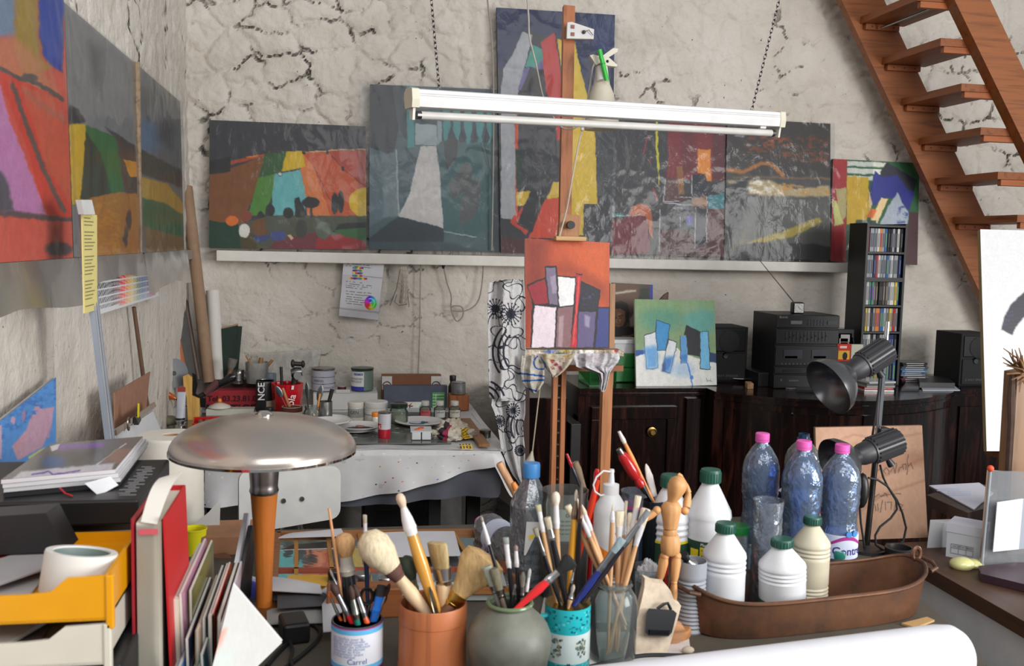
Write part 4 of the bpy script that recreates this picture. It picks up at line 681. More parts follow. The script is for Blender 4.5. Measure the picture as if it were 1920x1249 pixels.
b=B((150,146,140));p=onX(100,590,-.715);b.tube([V((-.742,p.y,z))for z in(0.7,.9,1.1,1.25,1.38)],.026,10);b.build('trim_3',WM,kind='structure')
zb=TZ+.01
P=[onY(316,572,4.72),onY(352,563,4.93),onY(372,690,4.88),onY(346,722,4.70)]
r=thing('painted_panel','narrow painted panel with a bare wood edge leaning in the far corner','panel',P[3])
b=B((172,104,62));q0,q3=P[0],P[3];b.hexa([q0,q0+V((.022,0,.0)),q0+V((.022,.02,0)),q0+V((0,.02,0))],[q3,q3+V((.022,0,0)),q3+V((.022,.02,0)),q3+V((0,.02,0))]);b.build('wood_edge','woodz',r,w=1)
P2_=[q0+V((.022,.01,0)),P[1],P[2],q3+V((.022,.01,0))]
sheet('painted_face',r,P2_,(120,124,124),z2([('p',(70,80,56),[(1060,330),(1110,320),(1130,560),(1080,560)],8),('p',(222,96,40),[(1085,480),(1115,470),(1140,640),(1100,640)],6),('p',(150,156,50),[(1060,590),(1100,580),(1120,660),(1090,660)],6),('p',(90,110,116),[(1030,330),(1062,325),(1070,470),(1045,500)],8)]),step=1.2,seed=3)
b=B((92,92,90));b.slab(P2_,(0,.01,0));b.build('panel_back','matte',r,w=1)
a=onY(346,560,4.9);c=onY(372,712,4.82);b=B((84,66,56));b.cyl(c,a,.011,.010);b.build('pole','woodz',w=1,loc=c,tag=('dark brown pole leaning in the far corner beside the cardboard tube','pole'))
a=onY(350,350,4.93);c=onY(392,712,4.84);c.z=zb+.12;r=thing('cardboard_tube','long brown cardboard tube leaning in the far left corner','tube',c);b=B((146,118,94));b.cyl(c,a,.029,.027,20);b.build('tube_wall','matte',r,w=1);b=B((60,46,40));d=(a-c).normalized();b.cyl(a,a+d*.002,.022,.022);b.build('tube_mouth','matte',r,w=1)
a=onY(399,545,4.94);c=onY(409,715,4.88);b=B((206,202,196));b.cyl(c,a,.034,.032,20);b.build('paper_roll','paper',w=1,loc=c,tag=('white paper roll standing in the far corner beside the cardboard tube','paper roll'))
P=[onY(415,617,4.90),onY(446,610,4.91),onY(440,715,4.86),onY(418,715,4.86)];r=thing('folder','dark green folder leaning on the back wall beside the white roll','folder',P[3]);b=B((24,42,34));b.slab(P,(0,.012,0));P2=[onY(443,612,4.92),onY(454,612,4.93),onY(446,700,4.88),onY(440,715,4.87)];b.slab(P2,(0,.008,0));b.build('cover','matte',r,w=1);b=B((150,120,90));b.slab([P[0]+V((0,.004,.006)),P[1]+V((0,.004,.008)),P[1]+V((0,.004,0)),P[0]+V((0,.004,0))],(0,.004,0));b.build('paper_edge','paper',r,w=1)
P=[onY(645,480,4.945),onY(721,488,4.93),onY(709,600,4.935),onY(636,592,4.93)]
def fig(X_,Y_):
 x=(X_-380)*2.838;y=(Y_-200)*2.838;c=np.full(X_.shape+(3,),206.);c[...,2]=212
 cols=np.array([(60,70,150),(220,70,60),(236,200,60),(80,150,90),(70,150,190),(150,60,110)],float)
 for k,(yy,x0,x1)in enumerate([(858,798,856),(872,797,854),(886,797,852),(900,797,850),(914,779,876)]):
  m=(np.abs(y-yy-(x-800)*.03)<5.5)&(x>x0)&(x<x1);c=np.where(m[...,None],cols[((x*.085).astype(int)*5+k*2)%6],c)
 for k,yy in enumerate([822,834,846,930,942,952,962,982,996,1010,1022,1034,1046]):
  m=(np.abs(y-yy-(x-760)*.09)<2)&(x>762)&(x<(900 if k%3 else 850))&(vn(x/7,y*0+yy,3)>.3);c=np.where(m[...,None],120,c)
 dx,dy=x-895,y-1045;rr=np.hypot(dx,dy*.87);an=np.arctan2(dy,dx);m=(rr<33)&(rr>5)
 h=(an+math.pi)/6.2832;rgb=np.stack([np.clip(np.abs(((h+o)%1)*6-3)-1,0,1)*170+50 for o in(0.1,.45,.78)],-1);c=np.where(m[...,None],rgb,c);c=np.where(((np.abs(rr-20)<1.6)&(an<2)&(an>-2))[...,None],220,c)
 m=(y>1068+(x-740)*.12)&(y<1078+(x-740)*.12);c=np.where(m[...,None],176,c);return c
r=thing('paper_sheet','white printed sheet with a colour wheel pinned under the back rail','paper sheet',P[3])
bul=lambda u,v:-(.022*np.sin(v*2.6)*(.4+u)+.012*np.sin(v*9+u*2)*(v>.3))*1.0+0*u
sheet('printed_sheet',r,P,None,None,step=.7,mat='paper',fn=fig,bulge=bul)
b=B((180,180,178));b.ball(P[0].lerp(P[1],.5)+V((0,-.006,-.008)),.004,8);b.build('pin','steel',r,w=1)
r=thing('hanging_strap','folded checked cloth strap hanging from a nail under the back rail','strap',onY(756,500,4.93))
b=B((176,170,160));b.tube([onY(750,500,4.93),onY(752,486,4.93),onY(757,480,4.93),onY(761,487,4.93),onY(761,500,4.93)],.0025,6);b.build('loop','cloth',r,w=1)
sc2=lambda u,v:(176,160,146)if int(v*14)%2 else((150,150,160)if int(u*5)%2 else(186,180,170))
A_=[onY(751,500,4.92),onY(762,500,4.92),onY(766,560,4.90),onY(762,574,4.90),onY(742,572,4.90),onY(748,555,4.90)]
b=B((180,174,164));b.grid(lambda u,v:onY(751+11*u+(-1)*v*v*3+math.sin(v*3)*2+4*u*v,500+68*v+5*v*u,4.915-.025*v*math.sin(u*3)),8,30,sc2,thick=(0,.006,0));b.build('strip','cloth',r,w=1)
b=B((120,108,92));b.tube([onY(750,505,4.92),onY(744,540,4.91),onY(731,573,4.92)],.002,5);b.tube([onY(762,505,4.92),onY(764,545,4.91),onY(767,576,4.92)],.002,5);b.tube([onY(744,552,4.90),onY(740,566,4.89),onY(748,573,4.89),onY(762,571,4.89)],.002,5);b.build('cord','cloth',r,w=1)
def cord(name,label,pts,Y,rad,col,cat='cord',mat='rubber'):
 P=[onY(p[0],p[1],p[2]if len(p)>2 else Y)for p in pts];Q=[]
 for i in range(len(P)-1):
  p0,p1,p2,p3=P[max(i-1,0)],P[i],P[i+1],P[min(i+2,len(P)-1)]
  for t in np.linspace(0,1,6,endpoint=False):Q.append(.5*((2*p1)+(p2-p0)*t+(2*p0-5*p1+4*p2-p3)*t*t+(3*p1-p0-3*p2+p3)*t**3))
 Q.append(P[-1]);b=B(col);b.tube(Q,rad,8)
 return b.build(name,mat,w=1,loc=P[0],tag=(label,cat)if label else None),Q
r=thing('switch_cord','grey lamp cord with a black inline switch looping on the back wall','cord',onY(831,490,4.93))
o,Q=cord('cord',None,[(829,470),(831,484),(833,505),(838,530),(846,555),(846,580),(856,602),(868,592),(866,576),(850,574),(848,582),(872,583),(893,570),(902,545),(906,500),(902,472)],4.945,.0035,(150,142,130));o.location=(0,0,0);o.data.transform(Matrix.Translation(onY(829,470,4.945)-r.location));o.parent=r
b=B(BLK);b.turn(onY(832,484,4.935),onY(831,504,4.935),[(0,.005),(.3,.010),(.7,.010),(1,.005)],12);b.build('inline_switch','satin',r,w=1)
cord('cable','pale cable running down the back wall behind the table',[(789,490),(788,540),(787,620),(784,704)],4.955,.0035,(168,160,148),'cable')
cord('cable','thin pale cable running down the wall beside the tall painting',[(900,-160),(914,0),(921,60),(925,150),(925,300),(922,470)],4.895,.004,(150,145,136),'cable')
OW=(168,104,62)
EY=3.86
def bar(b,p,q,w,d,up=V((0,-1,0))):
 p=V(p);q=V(q);t=(q-p).normalized();u=(up-t*up.dot(t)).normalized();s=t.cross(u)
 c=lambda o:[o+s*w/2,o-s*w/2,o-s*w/2-u*d,o+s*w/2-u*d];return b.hexa(c(p),c(q))
base=onY(1045,900,EY);base.z=0
r=thing('easel','tall brown wooden studio easel holding the orange canvas','easel',base)
mt=onY(1068,10,4.06);mb=onY(1061,470,EY+.03);b=B((166,102,62));bar(b,mb+V((-.002,0,-.15)),mt,.048,.03);b.build('mast','woodz',r,w=1)
b=B((176,120,76));p=onY(1070,402,EY+.02);q=onY(1066,446,EY+.015);bar(b,q,p,.085,.03);b.build('clamp_block','woodz',r,w=1)
b=B((24,22,22));k=onY(1068.5,422,EY-.0);b.turn(k+V((0,.012,0)),k+V((0,-.025,0)),[(0,.008),(.4,.008),(.5,.017),(1,.016)],16);b.build('knob','satin',r,w=1)
b=B((206,166,112));p=onY(1041,446,EY-.03);q=onY(1098,449,EY-.03);b.box((p+q)/2+V((0,.01,0)),(q.x-p.x,.05,.018),.003);b.build('top_clamp','woodx',r,w=1)
p=onY(984,661,EY-.05);q=onY(1168,661,EY-.05);tz=p.z
def trayc(X_,Y_):return paintfield(X_,Y_,(176,160,140),[('e',(90,120,180),(1030,659,10,3),3),('e',(190,160,60),(1062,657,7,3),3),('e',(230,225,220),(1100,661,20,4),4),('e',(60,120,80),(1050,664,8,3),3),('e',(190,60,50),(1155,657,4,3),2),('e',(220,214,206),(1010,663,12,3),3)],grain=.5)
b=B((150,130,110));b.box(((p.x+q.x)/2,EY-.005,tz-.002),(q.x-p.x,.09,.02));b.build('tray','woodx',r,w=1)
sheet('tray_lip',r,[(p.x-.003,EY-.052,tz+.012),(q.x+.003,EY-.052,tz+.012),(q.x+.003,EY-.052,tz-.014),(p.x-.003,EY-.052,tz-.014)],None,None,fn=trayc,step=1)
b=B((150,88,52));p1=onY(1030,690,EY+.05);p2=onY(1167,688,EY+.05);b.box(((p1 .x+p2 .x)/2,EY+.05,p1 .z),(p2 .x-p1 .x,.03,.024));b.build('cross_rail','woodx',r,w=1)
for nm,x0,x1,py in(('post',1042.5,1036,0),('post',1058,1051.5,0)):
 a=onY(x0,690,EY+.03);c=onY(x1,1000,EY+.03);b=B((184,116,72));bar(b,V((c.x,c.y,.05)),a,.019,.04);b.build('post','woodz',r,w=1)
a=onY(1050,690,EY+.05);c=onY(1044,1000,EY+.05);b=B((92,90,84));bar(b,V((c.x,c.y,.05)),a,.014,.006);b.build('ratchet_rack','steel',r,w=1)
b=B((176,174,160));
for i in range(16):
 k=a.lerp(V((c.x,c.y,.05)),(i+.5)/20);b.box(k+V((0,-.004,0)),(.014,.006,.005))
b.build('ratchet_teeth','steel',r,w=1)
for x0,x1 in((1141,1131),(984,984)):
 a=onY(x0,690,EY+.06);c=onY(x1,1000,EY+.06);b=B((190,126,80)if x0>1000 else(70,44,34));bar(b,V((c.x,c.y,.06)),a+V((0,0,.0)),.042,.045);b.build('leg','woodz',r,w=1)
a=onY(1149,532,EY+.09);c=onY(1147,690,EY+.09);b=B((176,130,92));bar(b,c,a,.022,.02);b.build('rear_strut','woodz',r,w=1)
b=B((150,88,52));b.box((base.x,EY+.2,.03),(.5,.6,.06));b.build('foot','woodx',r,w=1)
cr=[(985,447),(1143,455),(1142,654),(984,652)]
SO=z6([('p',(138,44,20),[(235,55),(340,60),(330,280),(290,350),(235,540)],70),('p',(206,88,34),[(400,80),(610,80),(610,300),(480,200)],60),('p',(150,52,24),[(250,180),(420,170),(600,260),(600,340),(480,240),(330,200)],50,.7),('p',(26,22,28),[(248,262),(330,230),(325,185),(378,180),(384,222),(464,230),(460,215),(490,215),(484,245),(570,286),(560,360),(610,362),(606,540),(264,540),(272,345),(262,300)],2),('p',(152,26,42),[(255,270),(328,238),(342,345),(285,348),(270,320)]),('p',(122,107,132),[(331,192),(374,189),(384,350),(346,348)]),('p',(190,180,196),[(350,230),(375,220),(380,300),(360,300)],6,.5),('p',(240,240,240),[(384,228),(459,236),(450,351),(390,357)]),('p',(34,32,46),[(484,252),(563,290),(550,374),(478,374)]),('s',(60,70,110),[(490,290),(545,300),(540,350),(490,350)],6),('p',(236,220,229),[(283,353),(376,361),(368,535),(270,535)]),('p',(138,98,102),[(384,363),(450,357),(438,535),(374,535)]),('p',(196,176,184),[(390,400),(410,395),(405,535),(384,535)],6,.6),('p',(96,86,126),[(474,382),(548,380),(538,535),(468,535)]),('p',(190,184,206),[(500,395),(525,400),(520,450),(500,440)],8,.6),('p',(50,60,128),[(560,365),(604,368),(602,535),(548,535)]),('p',(198,32,40),[(465,218),(487,224),(468,400),(466,535),(438,535),(456,400)]),('l',(235,130,130),(5,[(476,230),(462,400),(450,520)]),4,.6)])
canvas('painting','orange canvas with white, red and purple blocks standing on the easel',[onY(*cr[0],EY+.0),onY(*cr[1],EY+.0),onY(*cr[2],EY-.03),onY(*cr[3],EY-.03)],(190,76,28),SO,edge=(206,196,184),th=.018,wrap=False,seed=13,step=1.0)
Y=4.0;r=thing('power_strip','white metal switch plate with two sockets screwed to the top of the mast','switch plate',onY(1088,60,Y));b=B((206,204,202));b.slab([onY(*p,Y)for p in[(1064,42),(1072,41),(1114,55),(1113,73),(1063,72)]],(0,.02,0));b.build('plate','satin',r,w=1)
b=B((130,70,40));[b.box(onY(1074,y,Y-.003),(.014,.004,.014))for y in(50,64)];b.build('socket','satin',r,w=1);b=B((60,60,60));b.ball(onY(1095,60,Y-.006),.008,10);b.tube([onY(1095,60,Y-.01),onY(1104,56,Y-.012),(onY(1112,66,Y-.01))],.0015,5);b.build('switch','satin',r,w=1)
Y=3.92;r=thing('clip_lamp','beige clamp spotlight hanging off the mast behind the strip light','lamp',onY(1128,180,Y));CR=(206,198,180)
b=B(CR);b.turn(onY(1128,122,Y),onY(1128,243,Y),[(0,.016),(.02,.024),(.18,.028),(.3,.034),(.45,.05),(.7,.060),(.95,.074),(1,.074)],24);b.build('shade','satin',r,w=1)
b=B((226,226,220));b.turn(onY(1129,126,Y-.02),onY(1130,152,Y-.03),[(0,.022),(1,.026)],18);b.build('lamp_neck','gloss',r,w=1)
b=B((212,206,190));b.slab([onY(*p,Y-.03)for p in[(1106,104),(1112,102),(1128,106),(1150,90),(1159,91),(1158,97),(1134,112),(1118,122)]],(0,.03,0));b.slab([onY(*p,Y-.035)for p in[(1124,108),(1140,106),(1158,122),(1156,125),(1132,122)]],(0,.03,0));b.build('clamp','satin',r,w=1);b=B((20,20,20));b.ball(onY(1139,115,Y-.035),.006,10);b.build('clamp_screw','satin',r,w=1)
Y=3.86;a=onY(1124,93,Y);c=onY(1138,151,Y);b=B((60,190,70));b.cyl(a,c,.009,.0095,14);d=(c-a).normalized();b.col((46,160,56));b.cyl(a+d*.055,a+d*.06,.0105,.0105);b.build('pen','gloss',w=1,loc=c,tag=('bright green felt pen clipped to the beige clamp lamp','pen'))
r=thing('lamp_cord','cream cord running from the clamp lamp down the mast','cord',onY(1100,200,3.9))
o,Q=cord('cord',None,[(1122,112,3.9),(1112,125,3.9),(1106,160,3.95),(1100,200,3.95),(1094,235,3.9),(1085,270,3.86),(1072,340,3.85),(1062,395,3.84),(1048,446,3.83)],3.9,.0035,(200,192,176));o.location=(0,0,0);o.data.transform(Matrix.Translation(onY(1122,112,3.9)-r.location));o.parent=r
b=B((206,200,186));b.box(onY(1092,240,3.875),(.014,.012,.022),.003);b.build('inline_plug','satin',r,w=1)
cord('cord','grey hanging cord from the ceiling looping behind the strip light',[(970,-170,3.7),(986,-30,3.7),(991,30,3.7),(993,70,3.7),(1005,120,3.72),(1018,180,3.8),(1035,215,3.85),(1055,240,3.84),(1078,240,3.8),(1095,222,3.8)],3.7,.0032,(176,170,160))
r=thing('hanging_socket','cream lamp socket hanging on a cord beside the easel posts','lamp socket',onY(990,868,3.8));o,Q=cord('cord',None,[(1016,700,3.84),(1012,730,3.82),(1005,790,3.8),(998,850,3.8)],3.8,.003,(176,160,136));o.location=(0,0,0);o.data.transform(Matrix.Translation(onY(1016,700,3.84)-r.location));o.parent=r
b=B((186,178,158));b.turn(onY(998,846,3.8),onY(993,872,3.8),[(0,.004),(.25,.008),(.6,.016),(.75,.020),(1,.021)],16);b.build('socket','satin',r,w=1)
WR=(196,190,182)
def ragA(X_,Y_):
 c=np.tile(np.array((190.,184,172)),X_.shape+(1,));n=fbm(X_/9,Y_/9,5)
 c=np.where((n>.55)[...,None],(206,200,190),c)
 for y0,k in((702,.12),(714,-.05),(729,.3)):c=np.where((np.abs(Y_-y0-(X_-990)*k)<1.7)[...,None]&(X_>970)[...,None],(44,92,168),c)
 return np.where((np.abs(np.hypot(X_-1014,Y_-680)-13)<1.5)[...,None],(44,92,168),c)
surf('rag',None,rowpatch([(667,979,1016),(676,978,1020),(690,976,1021),(705,977,1021),(718,979,1020),(730,990,1012),(737,1001,1004)],EY-.10,.014,1.6,2),ragA,40,60,loc=onY(1000,667,EY-.08),tag=('cream rag edged with blue stripes hanging at the left of the easel tray','rag'))
def ragB(X_,Y_):return paintfield(X_,Y_,(196,186,170),[('s',(150,60,60),[(1030,670),(1060,668),(1055,695),(1035,695)],4),('s',(110,90,120),[(1040,675),(1058,675),(1052,692)],3),('s',(176,150,90),[(1015,664),(1100,664),(1080,674),(1020,674)],3),('l',(40,84,160),(2.2,[(1014,670),(1022,684),(1024,700)]))],grain=.14)
surf('rag',None,rowpatch([(664,1006,1078),(674,1010,1074),(684,1018,1068),(694,1026,1060),(703,1034,1050),(707,1036,1042)],EY-.105,.012,1.2,5),ragB,44,44,loc=onY(1040,664,EY-.08),tag=('cream paint-stained rag hanging in the middle of the easel tray','rag'))
def ragC(X_,Y_):return paintfield(X_,Y_,(212,208,212),[('s',(180,140,140),[(1095,668),(1130,668),(1130,678),(1095,678)],4),('s',(176,172,180),[(1080,668),(1160,668),(1150,690),(1090,690)],5)],grain=.12)
surf('rag',None,rowpatch([(663,1074,1161),(672,1074,1162),(680,1078,1158),(688,1080,1150),(694,1100,1146),(700,1122,1142),(715,1126,1139),(728,1124,1136),(735,1128,1132)],EY-.11,.016,2.2,9),ragC,56,60,loc=onY(1120,664,EY-.08),tag=('white rag with a long tail hanging at the right of the easel tray','rag'))
INK=np.array((46,48,60),float)
def floral(X_,Y_):
 ink=np.zeros(X_.shape,bool)
 for cx,cy,R in((958,589,19),(929,579,17),(936,790,10),(962,770,12),(975,845,9)):
  dx,dy=X_-cx,(Y_-cy)*.95;rr=np.hypot(dx,dy);an=np.arctan2(dy,dx)
  ink|=rr<R*.48*(1+.12*np.sin(an*9));k=np.round(an/(6.2832/17))*(6.2832/17);off=rr*np.sin(np.abs(an-k))
  ink|=(rr>R*.45)&(rr<R*.92)&(off<.8);ink|=np.hypot(dx-R*np.cos(k),dy-R*np.sin(k))<1.7
 for cx,cy,rx,ry in((946,560,36,30),(975,600,30,36),(950,628,26,24),(962,668,24,30),(935,700,24,26),(972,715,22,30),(955,745,26,20),(925,625,20,30),(970,540,22,18),(940,830,18,26),(965,805,16,22)):
  d=np.hypot((X_-cx)/rx,(Y_-cy)/ry)/(1+.22*np.cos(5*np.arctan2(Y_-cy,X_-cx)+cx));ink|=np.abs(d-1)*min(rx,ry)<1.0
 for cx,cy,r0,r1,a0,a1 in((990,660,44,74,2.5,3.9),(905,755,20,48,-1.2,-.3),(1000,800,30,52,2.6,3.6)):
  dx,dy=X_-cx,Y_-cy;rr=np.hypot(dx,dy);an=np.arctan2(dy,dx)%6.2832;lo,hi=a0%6.2832,a1%6.2832;ok=(an>lo)&(an<hi)if lo<hi else(an>lo)|(an<hi)
  ink|=ok&(rr>r0)&(rr<r1)&((rr-r0)%10<4.0)
 c=np.where(ink[...,None],INK,np.array((204,202,202.)))
 return c
r=thing('flowered_cloth','white cloth printed with black flowers hanging from the left of the easel','cloth',onY(950,530,3.78))
surf('upper_fold',r,rowpatch([(524,944,980),(530,916,982),(560,914,984),(620,915,984),(680,916,985),(720,917,985),(745,918,986),(752,922,984)],3.79,.022,1.3,3),floral,110,330)
surf('lower_fold',r,rowpatch([(735,924,984),(760,921,984),(775,928,984),(800,934,980),(840,940,984),(865,950,985),(890,962,984),(908,976,982)],3.82,.022,1.7,7),floral,90,240)
A,Z_=onY(778,184,3.0),onY(1453,224,3.42)
r=thing('strip_light','white fluorescent strip light with a bare tube hanging on two chains','ceiling light',(A+Z_)/2);d=(Z_-A).normalized();up=V((0,0,1));up=(up-d*d.z).normalized();bk_=d.cross(up).normalized();bk_=bk_ if bk_.y>0 else-bk_
b=B((222,222,222));prof=[(-.030,.022),(-.033,-.006),(-.028,-.028),(.026,-.028),(.033,.0),(.030,.016),(.018,.026),(-.018,.026)]
f0=[A+bk_*x+up*z for x,z in prof];f1=[Z_+bk_*x+up*z for x,z in prof];b.hexa(f0,f1);b.build('housing','satin',r,w=1)
b=B((196,196,196));[b.hexa([A-bk_*.0335+up*z,A-bk_*.0335+up*(z+.002),A-bk_*.031+up*(z+.002),A-bk_*.031+up*z],[Z_-bk_*.0335+up*z,Z_-bk_*.0335+up*(z+.002),Z_-bk_*.031+up*(z+.002),Z_-bk_*.031+up*z])for z in(.004,.010)];b.build('seam','satin',r,w=1)
for e,sg in((A,-1),(Z_,1)):
 b=B((214,208,188));b.hexa([e+bk_*x*1.08+up*z*1.1-d*.002*sg for x,z in prof],[e+bk_*x*1.08+up*z*1.1+d*.022*sg for x,z in prof]);b.build('end_cap','satin',r,w=1)
 b=B((222,220,212));q=e+d*.006*sg;b.slab([q-bk_*.02+up*-.026,q+bk_*.012+up*-.026,q+bk_*.010+up*-.062,q-bk_*.012+up*-.066],d*.008*sg);b.build('tube_holder','satin',r,w=1)
b=B((206,204,200));b.cyl(A-up*.050+d*.012,Z_-up*.050-d*.012,.0125,n=20);b.build('tube','satin',r,w=1);b=B((150,150,150));b.cyl(A-up*.050+d*.004,A-up*.050+d*.018,.0128,n=18);b.build('tube_cap','steel',r,w=1);b=B((150,150,150));b.cyl(Z_-up*.050-d*.018,Z_-up*.050-d*.004,.0128,n=18);b.build('tube_cap','steel',r,w=1)
b=B((228,228,226));b.box(Z_-d*.06-up*.032,(.022,.02,.008));b.build('starter','satin',r,w=1)
def chain(p,q,nm,par):
 n=int((q-p).length/.016);b=B((92,90,88));t=(q-p).normalized();e1=t.orthogonal().normalized();e2=t.cross(e1)
 for i in range(n):
  o=p+t*(i+.5)*.016;s=e1 if i%2 else e2;b.tube([o+s*.0045*math.cos(a)+t*.0105*math.sin(a)for a in np.linspace(0,5.6,8)],.0016,4,closed=True)
 b.build(nm,'steel',par,w=1)
fA=(onY(822,184,3.03)-A).length;pA=A+d*fA+up*.026;chain(pA,onY(792,-190,3.03),'chain',r)
fZ=(Z_-onY(1408,222,3.39)).length;pZ=Z_-d*fZ+up*.026;chain(pZ,onY(1508,-190,3.4),'chain',r)
r=thing('staircase','steep orange-brown open wooden staircase climbing left along the back wall','staircase',(3.6,4.6,0));SW=(146,84,40)
def stringer(ptsL,ptsR,Y0,Y1):
 pl_=[onY(*p,Y0)for p in ptsL];pr=[onY(*p,Y0)for p in ptsR]
 dl=(pl_[1]-pl_[0]).normalized();top=lambda p:p-dl*((p.z-3.35)/dl.z);bot=lambda p:p-dl*((p.z-.0)/dl.z)
 P=[top(pl_[0]),top(pr[0]),bot(pr[0]),bot(pl_[0])];b=B(SW);b.slab(P,(0,Y1-Y0,0));return b
stringer([(1578,0),(1786,440)],[(1658,0),(1836,405)],4.80,4.85).build('stringer','woodx',r,w=1)
stringer([(1790,0),(1920,268)],[(1857,0),(1920,142)],4.22,4.29).build('stringer','woodx',r,w=1)
z11=lambda x,y:(1540+x/2.84,y/2.84)
for X_,Y_ in((215,128),(330,345),(432,562),(527,772),(612,985),(708,1192)):
 p=onY(*z11(X_,Y_),4.80);b=B((140,78,38));b.box((p.x+.115,4.545,p.z+.018),(.25,.51,.036));b.build('tread','woody',r,w=1)
 b=B((158,88,44));b.box((p.x+.105,4.786,p.z-.016),(.19,.028,.03),.003);b.build('cleat','woodx',r,w=1);b=B((158,88,44));b.box((p.x+.105,4.304,p.z-.016),(.19,.028,.03),.003);b.build('cleat','woodx',r,w=1)
 b=B((60,36,24));[b.ball((p.x+.105+k*.06,4.771,p.z-.016),(.004,.002,.004),8)for k in(-1,0,1)];b.build('screw','satin',r,w=1)
b=B((150,156,156));b.cyl(onY(1652,53,4.74),onY(1766,8,4.32),.006);b.build('tie_rod','steel',r,w=1)
def mahogany():
 m,nt,out=newmat('mahogany');L=nt.links.new;co=coords(nt,(9,9,1.1),(0,.35,0));n=nd(nt,'TexNoise');n.inputs['Scale'].default_value=2.4;n.inputs['Detail'].default_value=7;n.inputs['Distortion'].default_value=1.4;L(co,n.inputs['Vector'])
 c=ramp(nt,n.outputs[0],[(.34,(.004,.002,.002)),(.52,(.010,.004,.0035)),(.66,(.034,.010,.007)),(.8,(.062,.018,.010))]);b=nd(nt,'BsdfPrincipled');L(c,b.inputs['Base Color']);b.inputs['Roughness'].default_value=.16;b.inputs['Specular IOR Level'].default_value=.28;L(b.outputs[0],out.inputs[0]);return m
MH=mahogany();SZ=.87
def front(x,o=0):
 if x<1.765:return 4.475-o
 if x<3.02:t=(x-1.765)/1.255;return 4.365-.30*math.sin(math.pi*t)**.75-o
 return 4.40-o
xsL=[1.13,1.764];xsM=[1.766+1.252*i/40 for i in range(41)];xsR=[3.022,3.52]
r=thing('sideboard','long dark mahogany sideboard with a bowed middle against the back wall','sideboard',(2.3,4.7,0))
def plank(xs,z0,z1,o,inset=0):
 b=B();P=[(x+inset*(1 if i==0 else-1 if i==len(xs)-1 else 0),front(x,o))for i,x in enumerate(xs)];lo=[V((x,y,z0))for x,y in P]+[V((P[-1][0],4.94,z0)),V((P[0][0],4.94,z0))];hi=[V((p.x,p.y,z1))for p in lo];b.hexa(lo,hi);return b
for xs in(xsL,xsM,xsR):
 plank(xs,SZ-.012,SZ,.018).build('top',MH,r,w=1);plank(xs,SZ-.024,SZ-.012,.010).build('moulding',MH,r,w=1);plank(xs,SZ-.036,SZ-.024,.016).build('moulding',MH,r,w=1);plank(xs,.06,SZ-.036,0).build('carcass',MH,r,w=1)
def doorp(xs,z0,z1):
 b=plank(xs,z0,z1,.012);return b.build('door',MH,r,w=1)
d0=doorp([1.19,1.62],.10,.78);b=B((16,8,7));
for a_,c_ in(((1.19,.10),(1.62,.16)),((1.19,.72),(1.62,.78)),((1.19,.16),(1.24,.72)),((1.57,.16),(1.62,.72))):b.box(((a_[0]+c_[0])/2,4.457,(a_[1]+c_[1])/2),(c_[0]-a_[0],.014,c_[1]-a_[1]),.003)
b.build('door_frame',MH,r,w=1);b=B((24,14,12));b.box((1.70,4.462,.44),(.075,.03,.76),.004);b.build('pilaster',MH,r,w=1)
k=onY(1222,810,4.45);b=B((150,120,70));b.turn(k,k-V((0,.024,0)),[(0,.022),(.15,.024),(.3,.010),(.6,.010),(.7,.018),(1,.012)],20);b.build('knob','brass',r,w=1)
doorp([1.80+.56*i/20 for i in range(21)],.10,.80);doorp([2.37+.60*i/20 for i in range(21)],.10,.80);doorp([3.09,3.47],.10,.78)
for(px,py)in((1490,778),):k=onY(px,py,front(2.1)-.014);b=B((60,60,80));b.ball((k.x,front(k.x)-.014,k.z),(.010,.004,.010),10);b.build('keyhole_plate','brass',r,w=1)
r=thing('chest','dark brown wooden chest behind the easel posts','chest',(.93,4.6,0));b=B((40,24,20));b.box((.93,4.62,.42),(.24,.5,.84),.004);b.build('chest_body',MH,r,w=1);b=B((30,18,16));b.box((.93,4.365,.42),(.2,.02,.7),.003);b.build('door',MH,r,w=1)
b=B((30,28,28));b.box((1.09,4.5,.36),(.05,.3,.72),.004);b.build('storage_box','satin',w=1,loc=(1.09,4.5,0),tag=('narrow black box standing between the chest and the sideboard','box'))
def sbox(name,label,cat,x0,x1,pyb,pyt,Y,dep,col,z=SZ,mat='satin',bev=.003,parts=None):
 a=onY(x0,pyb,Y);c=onY(x1,pyb,Y);h=ht(V((a.x,Y,z)),pyt);o=V(((a.x+c.x)/2,Y+dep/2,z));r=thing(name,label,cat,o);b=B(col);b.box((o.x,o.y,z+h/2),(c.x-a.x,dep,h),bev);b.build('body',mat,r,w=1);return r,o,c.x-a.x,h
G=(36,128,52)
r,o,w,h=sbox('drawer_box','green plastic drawer box behind the blue canvas','storage box',1152,1200,722,663,4.66,.2,G)
for i in(0,1):b=B((30,112,46));b.box((o.x,4.656,SZ+h*(.25+.5*i)),(w*.94,.012,h*.45),.003);b.build('drawer','satin',r,w=1)
z2_=SZ+h;r,o,w,h=sbox('plastic_box','white plastic box with a lid on top of the green drawers','storage box',1152,1200,663,637,4.66,.2,(196,198,200),z=z2_);b=B((206,208,210));b.box((o.x,o.y,z2_+h*.85),(w+.012,.21,h*.3),.003);b.build('lid','satin',r,w=1)
